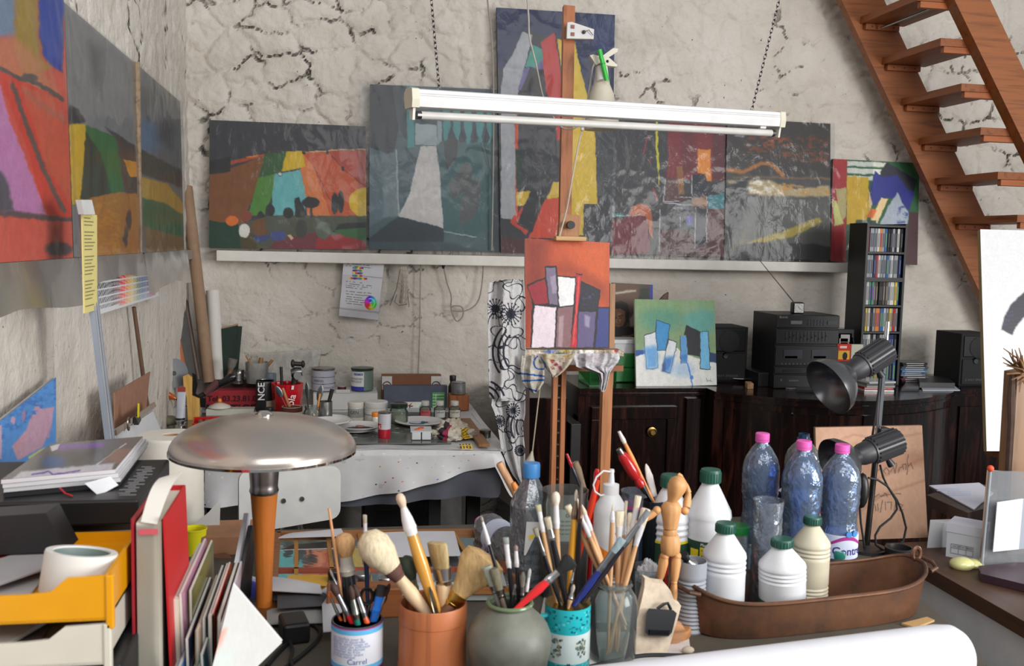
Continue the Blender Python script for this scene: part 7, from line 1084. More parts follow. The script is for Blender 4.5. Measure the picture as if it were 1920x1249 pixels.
b=B((222,222,224));b.lathe([(R*.48,zn-.002),(R*.48,zt_),(R*.2,zt_+.003),(R*.14,H-.006),(R*.17,H-.006),(R*.15,H)],n=24);b.build('nozzle_cap','satin',r);b=B((222,222,224));q0=V((-.004,-.004,H-.004));b.tube([q0,q0+V((-.014,0,.002)),q0+V((-.028,0,-.010)),q0+V((-.034,0,-.026)),q0+V((-.030,0,-.040)),q0+V((-.018,0,-.048)),q0+V((-.008,0,-.046))],.002,6);b.build('cap_strap','satin',r)
b=B((226,126,30));z=ht(L,1005);b.add([(R*1.012*math.sin(a),-R*1.012*math.cos(a),z-.012-.012*math.cos(a*1.6))for a in np.linspace(-1.5,1.5,14)]+[(R*1.012*math.sin(a),-R*1.012*math.cos(a),z-.05)for a in np.linspace(-1.5,1.5,14)],[(i,i+1,i+15,i+14)for i in range(13)]);b.build('orange_label','paper',r);b=B((70,36,26));b.add([(R*1.02*math.sin(a),-R*1.02*math.cos(a),z-.032-.012*math.cos(a*1.6))for a in np.linspace(-1.5,1.5,14)]+[(R*1.02*math.sin(a),-R*1.02*math.cos(a),z-.075)for a in np.linspace(-1.5,1.5,14)],[(i,i+1,i+15,i+14)for i in range(13)]);b.build('wood_print','paper',r)
text('Colle',.014,(0,0,ht(L,966)),(1,0,0),(0,0,1),(50,50,54),'lettering',r,cyl=(0,0,R*1.015,-.22),w=0);text('bois',.012,(0,0,ht(L,979)),(1,0,0),(0,0,1),(50,50,54),'lettering',r,cyl=(0,0,R*1.015,.1),w=0)
def seat(pot,tip,rim,dt,de):
 L,H,R=POT[pot];E=onY(rim[0],rim[1],L.y+de);z=L.z+H;P=onY(tip[0],tip[1],L.y+dt);d=(E-P).normalized()
 t=(E-P).length;Q=E
 while True:
  N=Q+d*.004
  if N.z<L.z+.010 or math.hypot(N.x-L.x,N.y-L.y)>max(R*.86,math.hypot(E.x-L.x,E.y-L.y))and N.z<z:break
  Q=N
  if(Q-P).length>.6:break
 return P,Q,d
def brush(label,pot,tip,rim,hc=(186,140,92),bl=22,bw=8,bc=(206,190,160),fl=24,fc=(190,190,194),flat=1.0,dt=0,de=0,hw=None,ring=None,shape='round',fm='steel',hm='gloss',roll=0,cat='brush',name='paintbrush'):
 P,Q,d=seat(pot,tip,rim,dt,de);s=ppm(P);b_,w,f_=bl*s,bw*s/2,fl*s;hw_=(hw or bw*.62)*s/2
 r=thing(name,label,cat,Q,group={'A':'brushes in the labelled glass jar','B':'brushes in the terracotta pot','C':'brushes in the green vase','D':'brushes in the turquoise mug','F':'brushes in the clear glass jar'}.get(pot)if name=='paintbrush' else None);fm='satin' if fm=='steel' and fc[0]>205 else fm;A_=P+d*b_;F_=A_+d*f_;Lh=(Q-F_).length
 if bl:
  pr={'round':[(0,w*.15),(.12,w*.6),(.4,w),(.8,w*.85),(1.02,w*.72)],'flat':[(0,w*.9),(.04,w),(.6,w*.95),(1.02,w*.8)],'fan':[(0,w*.5),(.08,w*.95),(.3,w),(.7,w*.6),(1.02,w*.36)],'point':[(0,w*.06),(.4,w*.6),(.8,w),(1.02,w*.9)],'mop':[(0,w*.2),(.1,w*.7),(.35,w),(.65,w*.95),(1.02,w*.6)]}[shape]
  b=B(bc);b.turn(P,A_,pr,18,sy=flat,roll=roll);b.build('bristles','bristle',r,w=1)
 if fl:
  wt={'flat':.82,'fan':.40,'mop':.62}.get(shape,.75)*w;b=B(fc);b.turn(A_-d*.001,F_,[(0,wt),(.45,max(wt*.85,hw_)),(.7,hw_*1.12),(.74,hw_*1.2),(.8,hw_*1.12),(1,hw_)],18,sy=(flat+1)/2 if flat<1 else 1,roll=roll);b.build('ferrule',fm,r,w=1)
 b=B(hc);b.turn(F_-d*.002,Q,[(0,hw_*.92),(.08,hw_),(.22,hw_*1.18),(.5,hw_*.9),(1,hw_*.55)],12);b.build('handle',hm,r,w=1)
 if ring:b=B(ring);b.turn(F_+d*.0,F_+d*.012,[(0,hw_*1.08),(1,hw_*1.15)],12);b.build('handle_band','gloss',r,w=1)
 return r
NAT,BK,SIL,WH=(204,160,112),(28,28,32),(190,190,194),(214,212,214)
DBR,PALE=(66,42,36),(222,206,178)
brush('thin natural wood stick at the left of the labelled glass jar','A',(617,955),(645,1150),(206,150,104),0,6,fl=0,hw=5,hm='woodz',cat='stick',name='stick',dt=.0,de=-.005)
brush('quill brush with a tan bristle ball, clear ferrule and black handle','A',(644,1000),(660,1150),BK,44,40,(206,160,110),36,(176,172,160),1,.012,.01,hw=26,shape='mop',fm='gloss')
brush('slim dark blue brush with a short pale bristle, tallest in the labelled jar','A',(684,966),(690,1150),(36,50,84),16,11,(196,186,166),22,WH,.7,.02,.015,hw=8,shape='flat')
brush('dark brown round brush with a red handle, left in the labelled jar','A',(622,1093),(652,1152),(196,34,40),26,16,DBR,44,SIL,1,-.01,-.012,hw=11)
brush('dark brown brush with a green handle in the middle of the labelled jar','A',(657,1098),(668,1158),(30,110,100),28,12,DBR,38,(176,178,170),1,-.02,-.02,hw=12)
brush('dark brown brush with an orange handle, right of the green-handled one','A',(664,1096),(684,1156),(220,90,50),26,12,DBR,40,SIL,1,-.012,-.014,hw=10)
brush('flat black brush with a blue plastic ferrule in the labelled jar','A',(717,1098),(702,1155),(30,90,170),22,20,(40,32,34),34,(30,100,190),.5,-.005,-.006,hw=16,shape='flat',fm='gloss')
brush('dark brown brush leaning far right in the labelled jar','A',(731,1094),(708,1152),(206,170,60),26,10,DBR,36,SIL,1,.004,.0,hw=8)
brush('orange pencil brush at the left rim of the labelled jar','A',(616,1112),(634,1152),(226,100,40),10,6,(226,110,60),40,(200,196,190),1,.0,.0,hw=6)
brush('thin grey brush just left of the quill brush','A',(619,1068),(650,1148),(90,90,94),16,5,(170,160,150),26,SIL,1,.006,.004,hw=5)
P,Q,d=seat('A',(704,1095),(690,1150),.012,.01);r=thing('scissors','black handled scissors standing in the labelled glass jar','scissors',Q);b=B((20,20,22));c=onY(700,1118,P.y)
for o in(-.011,.011):b.tube([c+V((o+.010*math.cos(a),0,.014*math.sin(a)))for a in np.linspace(0,5.9,14)],.003,6,closed=True)
b.build('finger_loops','satin',r,w=1);b=B((150,152,156));b.cyl(c+V((-.006,0,-.014)),Q,.003);b.cyl(c+V((.006,.003,-.014)),Q+V((.003,.003,0)),.003);b.build('blades','steel',r,w=1)
brush('fat white bristle brush with a brown leather ferrule in the terracotta pot','B',(683,1000),(786,1132),(214,186,150),84,64,(220,204,172),26,(96,62,54),1,-.012,-.02,hw=24,shape='mop',fm='matte',hm='woodz')
brush('tall brush with a long tapered ferrule and yellow wood handle, highest of all','B',(748,925),(815,1135),(206,150,66),28,18,(214,190,164),54,WH,1,.0,-.015,hw=22,shape='mop')
brush('flat beige bristle brush with a wide metal ferrule in the terracotta pot','B',(819,1018),(838,1132),(222,190,150),48,58,(206,182,132),32,(200,200,202),.35,.01,.0,hw=34,shape='flat',hm='woodz')
brush('big tan fan-shaped brush with a gold ferrule leaning right','B',(915,1040),(846,1134),(110,70,50),92,92,(190,156,106),26,(196,156,76),.55,-.01,-.015,hw=24,shape='fan',fm='brass',hm='woodz')
brush('brush with dark green oval bristles in the terracotta pot','B',(760,1042),(782,1130),(140,130,100),46,32,(62,74,58),24,(150,150,130),1,.02,.012,hw=18,shape='mop')
P,Q,d=seat('B',(806,1100),(815,1138),-.02,-.03);b=B((120,116,98));b.turn(P,P+d*.045,[(0,.004),(.2,.013),(.6,.017),(1,.014)],20,sy=.2);r=thing('spatula','grey rounded spatula blade at the front of the terracotta pot','spatula',Q);b.build('blade','steel',r,w=1);b=B((70,60,50));b.cyl(P+d*.044,Q,.005);b.build('handle','satin',r,w=1)
brush('thin black-handled brush leaning far left out of the green vase','C',(902,968),(950,1136),BK,12,6,(150,140,130),44,WH,1,.005,.0,hw=7)
brush('black brush with a pale flat tip and white ferrule, centre of the green vase','C',(948,1008),(962,1132),BK,14,12,(150,156,150),46,WH,.6,.012,.01,hw=9,shape='flat')
brush('black brush with a small grey tip, right of centre in the green vase','C',(967,1022),(973,1132),BK,12,9,(140,120,116),30,WH,.8,.015,.012,hw=8)
brush('stubby brush caked with white paint at the left of the green vase','C',(912,1062),(936,1132),(120,120,116),40,20,(150,156,140),16,(140,140,136),.7,.002,.0,hw=12,shape='flat')
brush('worn brush with brown and grey bristles in the green vase','C',(926,1066),(944,1134),(110,96,86),44,18,(110,104,84),16,(120,112,104),.7,-.008,-.008,hw=10,shape='flat')
brush('grey-tipped brush at the right of the green vase','C',(981,1072),(978,1132),(90,90,90),30,10,(120,116,110),20,(140,140,140),.8,.006,.006,hw=8)
brush('slim white brush at the right rim of the green vase','C',(994,1066),(984,1132),BK,18,7,(200,200,196),26,WH,1,.012,.01,hw=6)
brush('red-handled brush with black fan bristles leaning right over the green vase','C',(1074,1048),(968,1142),(216,40,46),38,34,(24,24,26),28,SIL,.5,-.03,-.03,hw=15,shape='fan')
brush('thin dark brush stuck in the middle of the green vase','C',(966,1095),(960,1134),BK,10,6,(90,86,80),14,(120,120,120),1,-.012,-.012,hw=6)
brush('flat-tipped brush with a white ferrule and pale wood handle, left in the turquoise mug','D',(1009,947),(1043,1128),NAT,14,11,(190,184,150),40,WH,.6,.002,.0,hw=9,shape='flat',hm='woodz')
brush('round white bristle brush standing tallest in the turquoise mug','D',(1042,922),(1047,1128),(206,166,122),26,16,(216,206,190),44,WH,1,.012,.01,hw=11,shape='mop',hm='woodz')
brush('brush with a dull grey flat tip and black handle in the turquoise mug','D',(1003,990),(1050,1130),BK,18,10,(140,130,110),40,(150,150,150),.7,-.012,-.012,hw=8,shape='flat')
brush('brush with a cream tip and thick black handle in the turquoise mug','D',(1026,970),(1062,1130),BK,24,13,(190,180,156),22,(170,170,172),.7,-.002,-.004,hw=12,shape='flat')
brush('brush with a yellow painted handle in the turquoise mug','D',(1081,918),(1066,1128),(206,146,46),22,7,(206,196,180),34,(150,130,110),1,.014,.012,hw=12)
brush('brush with a dark brown tip and long black handle beside the yellow one','D',(1090,905),(1080,1128),(24,22,26),46,8,(90,76,72),30,(120,90,80),1,.006,.006,hw=9)
brush('brush with a grey blue paint-caked tip and dark blue handle leaning right','D',(1168,1010),(1080,1130),(34,48,120),32,16,(140,160,166),46,(150,156,164),.6,-.02,-.016,hw=12,shape='flat')
brush('brush with a silver ferrule and dark brown handle leaning furthest right from the mug','D',(1216,958),(1094,1126),(40,34,40),34,12,(120,124,130),50,(170,174,180),.7,-.008,-.002,hw=12,shape='flat')
brush('short palette brush with a pale worn handle at the front of the mug','D',(1076,1096),(1066,1138),(190,150,110),16,8,(170,160,150),14,SIL,1,-.03,-.03,hw=8,hm='woodz')
brush('thin black brush at the front centre of the turquoise mug','D',(1078,1060),(1062,1134),BK,14,5,(60,56,54),20,SIL,1,-.022,-.026,hw=5)
for lab,tip,rim,bl,bw,fl,dt,sh in[('pale bristle brush leaning furthest left in the clear jar',(1064,948),(1134,1092),26,13,26,.0,'flat'),('second pale bristle brush from the left in the clear jar',(1080,930),(1138,1090),28,9,36,.012,'point'),('third slim bristle brush from the left in the clear jar',(1090,944),(1142,1092),22,9,34,-.006,'point'),('thin brush with a dark wisp tip in the clear jar',(1149,944),(1144,1090),14,4,22,-.012,'point'),('brush with a wide cream flat tip in the centre of the clear jar',(1162,958),(1158,1090),30,18,34,.006,'flat'),('tall narrow brush right of the wide cream one in the clear jar',(1174,940),(1163,1088),34,9,30,.016,'flat'),('brush with an angled white flat tip in the clear jar',(1197,930),(1168,1088),26,13,44,.0,'flat'),('large flat white bristle brush leaning right in the clear jar',(1211,954),(1174,1090),34,18,40,-.012,'flat'),('short dense bristle brush at the right of the clear jar',(1183,962),(1170,1090),26,13,30,.004,'flat'),('slim white bristle brush between the two leftmost in the clear jar',(1084,955),(1140,1090),18,7,40,-.012,'point')]:
 brush(lab,'F',tip,rim,(206,160,116),bl,bw,(220,206,180),fl,WH,.6 if sh=='flat' else 1,dt,dt*.8,hw=9,shape=sh,hm='woodz')
P,Q,d=seat('G',(1160,842),(1220,938),.0,.0);r=thing('screwdriver','red handled screwdriver splashed with paint, handle up behind the bristle brushes','screwdriver',Q);Lt=(onY(1220,938,P.y)-P).length
b=B((150,146,140));b.turn(P,P+d*.012,[(0,.006),(1,.007)],12);b.build('end_cap','steel',r,w=1);b=B((172,34,36));b.turn(P+d*.012,P+d*Lt*.72,[(0,.008),(.1,.0115),(.5,.0125),(.7,.011),(.78,.0075),(.9,.0105),(1,.009)],18);b.build('handle','gloss',r,w=1);b=B((100,98,96));b.turn(P+d*Lt*.72,Q,[(0,.008),(.2,.006),(.3,.0035),(1,.003)],12);b.build('blade','steel',r,w=1)
brush('long natural wood brush standing handle end up beside the red screwdriver','G',(1161,810),(1224,938),(210,140,76),0,8,fl=24,fc=(216,206,196),dt=.0,de=.006,hw=8,fm='gloss',hm='woodz')
brush('palette knife caked with white paint in the dark narrow jar','G',(1211,870),(1230,940),(150,140,130),66,15,(196,190,186),10,SIL,.4,.01,.012,hw=8,shape='round',cat='palette knife',name='palette_knife')
brush('thin dark brush with a red handle end, rising from the wide clear jar','E',(1063,852),(1092,925),(40,44,56),0,7,fl=26,fc=(170,36,48),dt=.0,de=.0,hw=6,fm='gloss')
brush('grey green painted stick rising from the wide clear jar','E',(1079,868),(1100,930),(140,122,100),0,12,fl=0,dt=.02,de=.02,hw=13,hm='matte',cat='stick',name='stick')
brush('orange red brush handle leaning right from the wide clear jar','E',(1120,902),(1096,1000),(206,60,36),0,10,fl=0,dt=-.04,de=-.04,hw=11,cat='brush')
L=POT['E'][0];P=onY(1120,880,L.y+.03);Q=V((L.x+.07,L.y+.05,DZ));r=thing('paintbrush','bright red brush handle standing behind the glue bottle','brush',Q);b=B((206,30,34));b.turn(P,Q,[(0,.004),(.03,.007),(.3,.006),(1,.004)],12);b.build('handle','gloss',r,w=1)
Y=2.38;P=onY(936,868,Y);Q=onY(985,960,Y);d=(Q-P).normalized();Q=P+d*((P.z-DZ-.003)/-d.z);r=thing('dowel','pale wooden dowel leaning behind the blue-capped water bottle','stick',Q);b=B((206,158,118));b.turn(P,Q,[(0,.008),(.02,.010),(1,.010)],14);b.build('shaft','woodz',r,w=1);b=B((226,140,70));b.turn(onY(962,905,Y-.03),onY(968,918,Y-.03),[(0,.006),(1,.009)],12);b.build('orange_tip','satin',r,w=1)
S_=[(1209,1085),(1224,1092),(1246,1095),(1258,1109),(1266,1131),(1277,1136),(1271,1160),(1262,1190),(1255,1214),(1247,1228),(1168,1228),(1178,1195),(1186,1172),(1195,1160),(1202,1130),(1208,1104)]
base=onZ(1206,1229,DZ);Y=base.y+.004;P=[onY(*p,Y+.03*(1228-p[1])/143)for p in S_];r=thing('stone_slab','pale rough stone slab with a black clock movement fixed on its back','stone',V((base.x,Y,DZ)));b=B((214,196,174));b.slab(P,(0,.018,.002));b.build('slab','stone',r,w=1)
q=lambda px,py,o:onY(px,py,Y+.03*(1228-py)/143-o);M_=[(1217,1141),(1262,1144),(1269,1150),(1260,1186),(1254,1193),(1216,1192),(1210,1186),(1213,1147)];b=B((30,32,36));b.hexa([q(*p,.0)for p in M_],[q(*p,.016)for p in M_]);b.build('clock_movement','satin',r,w=1);b=B((24,26,30));b.tube([q(1232,1142,.008),q(1244,1133,.010),q(1252,1131,.010),q(1258,1143,.008)],.003,6);b.build('hanger','satin',r,w=1);b=B((20,20,24));b.hexa([q(*p,.016)for p in[(1216,1180),(1256,1182),(1254,1191),(1216,1190)]],[q(*p,.019)for p in[(1218,1181),(1254,1183),(1252,1190),(1218,1189)]]);b.build('battery_cover','gloss',r,w=1)
MW=(206,152,98);Ly=1.80;bs=onZ(1254,1190,DZ);r=thing('mannequin','wooden artist mannequin with one arm raised to its head','mannequin',V((bs.x,bs.y,DZ)));Ym=bs.y;m_=lambda x,y,o=0:onY(x,y,Ym+o)
b=B((186,130,84));b.lathe([(.040,0),(.042,.003),(.042,.014),(.039,.017),(0,.017)],o=V((bs.x,bs.y,DZ)),n=36);b.build('base','woodx',r,w=1);b=B((150,152,154));b.cyl(V((bs.x,bs.y+.01,DZ+.015)),m_(1257,1032,.012),.0022);b.build('support_rod','steel',r,w=1)
def limb(nm,p,q_,prof,o0=0,o1=0,sx=1,sy=1):b=B(MW);b.turn(m_(*p,o0),m_(*q_,o1),prof,22,sx=sx,sy=sy);return b.build(nm,'woodz',r,w=1)
k=ppm(V((bs.x,bs.y,.95)))
limb('head',(1276,893),(1258,946),[(0,.2*19*k),(.06,10*k),(.2,16.5*k),(.38,18*k),(.6,15*k),(.85,9.5*k),(1,8.5*k)]);limb('chest',(1259,940),(1257,993),[(0,10*k),(.06,15*k),(.18,19*k),(.4,19*k),(.8,14.5*k),(.95,14*k),(1,11*k)],sy=.8);limb('waist',(1256,992),(1257,1005),[(0,12*k),(.5,14*k),(1,12*k)],sy=.8);limb('pelvis',(1257,1003),(1257,1040),[(0,14*k),(.1,17*k),(.5,19*k),(.85,18*k),(1,13*k)],sy=.8)
for nm,c_ in(('shoulder_ball',(1232,957)),('shoulder_ball',(1284,958))):b=B(MW);b.ball(m_(*c_),8*k,16);b.build(nm,'woodz',r,w=1)
limb('upper_arm',(1230,960),(1197,980),[(0,6*k),(.3,7.5*k),(.8,6*k),(1,4*k)],0,.005);limb('forearm',(1197,980),(1170,996),[(0,5*k),(.3,6.5*k),(1,4*k)],.005,.012);limb('hand',(1172,994),(1154,1003),[(0,3.5*k),(.4,5.5*k),(1,3*k)],.012,.016,sy=.5)
limb('upper_arm',(1287,952),(1291,925),[(0,7*k),(.4,8*k),(1,5*k)],.004,.018);limb('forearm',(1291,925),(1278,896),[(0,6*k),(.4,6.5*k),(1,4*k)],.018,.028);limb('hand',(1279,898),(1272,888),[(0,4*k),(.5,5*k),(1,2.5*k)],.028,.03,sy=.5)
for sx_,hp,kn,ft in((-1,(1246,1043),(1237,1088),(1235,1150)),(1,(1269,1043),(1264,1092),(1262,1155))):
 b=B(MW);b.ball(m_(*hp),8.5*k,16);b.build('hip_ball','woodz',r,w=1);limb('thigh',hp,kn,[(0,7*k),(.25,9.5*k),(.8,7.5*k),(1,5*k)],0,-.004*sx_);b=B(MW);b.ball(m_(*kn,-.004*sx_),6*k,14);b.build('knee_ball','woodz',r,w=1);fz=V((m_(*ft).x,m_(*ft).y,DZ+.03));b=B(MW);b.turn(m_(*kn,-.004*sx_),fz,[(0,5*k),(.25,7.5*k),(1,4*k)],20);b.build('shin','woodz',r,w=1);b=B(MW);b.turn(fz+V((0,.006,-.006)),fz+V((.002*sx_,-.022,-.010)),[(0,4*k),(.3,6*k),(.8,5*k),(1,2*k)],16,sx=1,sy=.7);b.build('foot','woodz',r,w=1)
L=onZ(1272,1215,DZ);b=B((196,146,106));b.turn((0,-.004,.022),(0,.014,.026),[(0,.018),(.1,.021),(.9,.021),(1,.018)],26);b.build('wood_disc','woodx',loc=L+V((-.004,.012,0)),tag=('round wooden disc standing beside the stone slab','wood disc'));L=onZ(1248,1222,DZ)
b=B((206,190,170));b.ball((0,0,.007),(.012,.009,.007),12);b.build('pebble','stone',loc=onZ(1290,1226,DZ),tag=('small pale pebble at the foot of the copper trough','pebble'))
L,H=stand(1298,1050,56,.0585);R=.029;r=thing('tin_can','ribbed silver can beside the copper trough holding a paint tube','can',L);b=B((150,154,162));b.shell([(R*.97,0),(R,.003)]+[(R*(1.0 if i%2 else .90),H*(.06+.028*i))for i in range(26)]+[(R,H*.8),(R,H)],.0012,n=36);b.build('can_body','satin',r)
P=V((L.x-.004,L.y,L.z+H-.012));t=onY(1282,1040,L.y-.01);r=thing('paint_tube','aluminium paint tube with a black cap lying in the ribbed silver can','paint tube',P);d=(t-P).normalized();b=B((176,176,178));b.turn(P-d*.005,P+d*.02,[(0,.018),(.4,.017),(.8,.008),(1,.006)],20);b.build('tube_shoulder','steel',r,w=1);b=B((22,22,24));b.turn(P+d*.018,t,[(0,.007),(.9,.009),(1,.0085)],16);b.build('cap','satin',r,w=1)
L,H=stand(1215,1062,64,.069);R=.0345;r=thing('glass','drinking glass stuffed with white tissue behind the stone slab','glass',L);b=B((226,232,234));b.shell([(R*.8,0),(R*.84,.008),(R,H*.9),(R,H)],.0018,n=34);b.build('glass_body','glass',r);crumple('tissue','',None,.028,.027,.035,lambda u,v:(214,214,218),14,parent=r,n=36).location=(0,0,H*.75)
def bleach(label,px,py,w,dia,z=DZ,body=(216,218,222),rot=None,lab=None,lt=.5):
 L,H=stand(px,py,w,dia,z);R=dia/2;r=thing('bleach_bottle',label,'bottle',L,rot=rot,group='white bleach bottles')
 b=B(body);b.lathe([(R*.88,0),(R*.96,.005)]+[(R*(1 if i%2 else .95),H*(.04+.022*i))for i in range(7)]+[(R*.985,H*.20),(R*.985,H*.49)]+[(R*(1 if i%2==0 else .95),H*(.51+.024*i))for i in range(7)]+[(R,H*.665),(R*.97,H*.70),(R*.42,H*.875),(R*.38,H*.885),(R*.38,H*.92)],n=40);b.build('bottle_body','satin',r)
 b=B((18,82,66));rc=R*.46;b.lathe([(rc,H*.905),(rc,H*.985),(rc*.92,H),(0,H)],n=30);b.build('cap','satin',r);b=B((14,70,56))
 for i in range(24):a=i*math.pi/12;b.box((rc*1.0*math.cos(a),rc*1.0*math.sin(a),H*.945),(.0016,.0016,H*.07))
 b.build('cap_ribs','satin',r)
 if lab:b=B((28,66,50));b.lathe([(R*1.006,H*.06),(R*1.006,H*lt)],n=40);b.build('label','paper',r);lab(r,R,H)
 return r,L,R,H
def lab1(r,R,H):
 b=B((222,206,40));b.lathe([(R*1.01,H*.49),(R*1.01,H*.51)],n=40);b.build('yellow_band','paper',r);b=B((206,44,38));arc(b,R*1.014,H*.08,H*.40,-.75,1.2);b.build('red_panel','paper',r)
 b=B((206,80,30));arc(b,R*1.02,H*.2,H*.28,-.95,-.6,5);b.build('hazard_square','paper',r);text('X',.016,(0,0,H*.215),(1,0,0),(0,0,1),BK,'hazard_mark',r,cyl=(0,0,R*1.026,-.86),w=0,bold=.03)
 for k in range(7):text('JAVEL concentre irritant',.006,(0,0,H*(.37-.04*k)),(1,0,0),(0,0,1),(230,180,170),'fine_print',r,cyl=(0,0,R*1.022,.0),w=0)
def lab2(r,R,H):
 b=B((230,212,36));arc(b,R*1.014,H*.24,H*.46,-.72,.12);arc(b,R*1.014,H*.30,H*.44,-1.2,-.8,5);b.build('yellow_panel','paper',r);b=B((226,96,50));arc(b,R*1.012,H*.14,H*.42,.12,1.1);b.build('orange_panel','paper',r);b=B((216,216,214));arc(b,R*1.018,H*.34,H*.43,-.08,.22,5);b.build('white_flash','paper',r)
 text('Plus de bouchon !',.0085,(0,0,H*.468),(1,0,0),(0,0,1),(226,226,220),'lettering',r,cyl=(0,0,R*1.022,-.7),w=0,bold=.02)
 for k,s_ in enumerate(['le bidon souple','et compact','Avantages','facile a doser','moins de plastique']):text(s_,.007,(0,0,H*(.43-.04*k)),(1,0,0),(0,0,1),(60,56,30),'fine_print',r,cyl=(0,0,R*1.022,-.66),w=0)
bleach('white bleach bottle with a red panel on its label, behind the mannequin',1258,890,82,.0925,lab=lab1);bleach('white bleach bottle with a yellow panel on its label, right of the mannequin',1333,880,84,.094,lab=lab2)
TC=V((.945,1.805,DZ));TA=math.radians(8);RZ=.070
r=thing('copper_trough','long oval copper trough with handles holding three white bottles','trough',TC,rz=TA);hl,hw2=.275,.092;NS=72
def stad(s,z,dz=lambda x:0):
 out=[]
 for i in range(NS):
  a=2*math.pi*i/NS;c_,n_=math.cos(a),math.sin(a);x=math.copysign(abs(c_)**.55,c_)*hl*s;y=math.copysign(abs(n_)**.75,n_)*hw2*(s if s<1 else 1+(s-1)*2.2);out.append(V((x,y,z+dz(x))))
 return out
up_=lambda x:.028*(abs(x)/hl)**6
b=B((116,62,36));rings=[stad(.93,.001),stad(.945,.004),stad(.97,RZ*.5,lambda x:up_(x)*.5),stad(1.0,RZ,up_),stad(.985,RZ,up_),stad(.955,RZ*.5,lambda x:up_(x)*.5),stad(.925,.006)]
vs=[p for R_ in rings for p in R_];fs=[(j*NS+i,j*NS+(i+1)%NS,(j+1)*NS+(i+1)%NS,(j+1)*NS+i)for j in range(len(rings)-1)for i in range(NS)]+[tuple(range(NS))[::-1],tuple((len(rings)-1)*NS+i for i in range(NS))];b.add(vs,fs,True)
def coppermat():
 m,nt,out=newmat('aged_copper');Lk=nt.links.new;n=nd(nt,'TexNoise');n.inputs['Scale'].default_value=14;n.inputs['Detail'].default_value=6;n.inputs['Roughness'].default_value=.65;Lk(coords(nt),n.inputs['Vector']);c=ramp(nt,n.outputs[0],[(.3,(.06,.036,.026)),(.5,(.155,.072,.040)),(.66,(.21,.095,.05)),(.74,(.13,.115,.09))]);bs_=nd(nt,'BsdfPrincipled');Lk(c,bs_.inputs['Base Color']);bs_.inputs['Metallic'].default_value=.45;rr_=ramp(nt,n.outputs[0],[(.3,.6),(.6,.38)]);Lk(rr_,bs_.inputs['Roughness']);bp=nd(nt,'Bump');bp.inputs['Strength'].default_value=.15;Lk(n.outputs[0],bp.inputs['Height']);Lk(bp.outputs[0],bs_.inputs['Normal']);Lk(bs_.outputs[0],out.inputs[0]);return m
CU=coppermat();b.build('basin',CU,r);b=B((84,62,50));b.tube([p+V((0,0,.001))for p in stad(1.0,RZ,up_)],.0042,8,closed=True);b.build('rolled_rim',CU,r)
for sg in(-1,1):
 b=B((70,58,52));x=sg*hl;b.tube([(x*.98,-.05,RZ+.018),(x*1.05,-.045,RZ+.022),(x*1.09,-.02,RZ+.026),(x*1.09,.02,RZ+.026),(x*1.05,.045,RZ+.022),(x*.98,.05,RZ+.018)],.0045,8);b.build('handle',CU,r);b=B((70,58,52));b.tube([(x*1.0+.010*math.cos(a)*sg,0,RZ+.040+.014*math.sin(a))for a in np.linspace(0,6.28,14)[:-1]],.0042,6,closed=True);b.slab([(x*.985,-.014,RZ-.03),(x*.985,.014,RZ-.03),(x*1.005,.014,RZ+.03),(x*1.005,-.014,RZ+.03)],(.003*sg,0,0));b.build('hinge_loop',CU,r)
BZ=DZ+.0075
bleach('plain white bleach bottle at the left end of the copper trough',1361,980,82,.087,BZ);r_,L_,R_,H_=bleach('tilted white bleach bottle in the middle of the copper trough',1474,1008,88,.094,BZ,rot=(.0,-.06,.3),lab=lambda r,R,H:[arc(B((222,204,40)),R*1.014,H*.1,H*.25,-1.4,-.5).build('yellow_panel','paper',r),arc(B((206,50,44)),R*1.014,H*.06,H*.2,-.5,.1).build('red_panel','paper',r)],lt=.28)
bleach('yellowed cream bottle with a dark green cap at the right of the trough bottles',1524,968,70,.0795,BZ,body=(204,196,172))
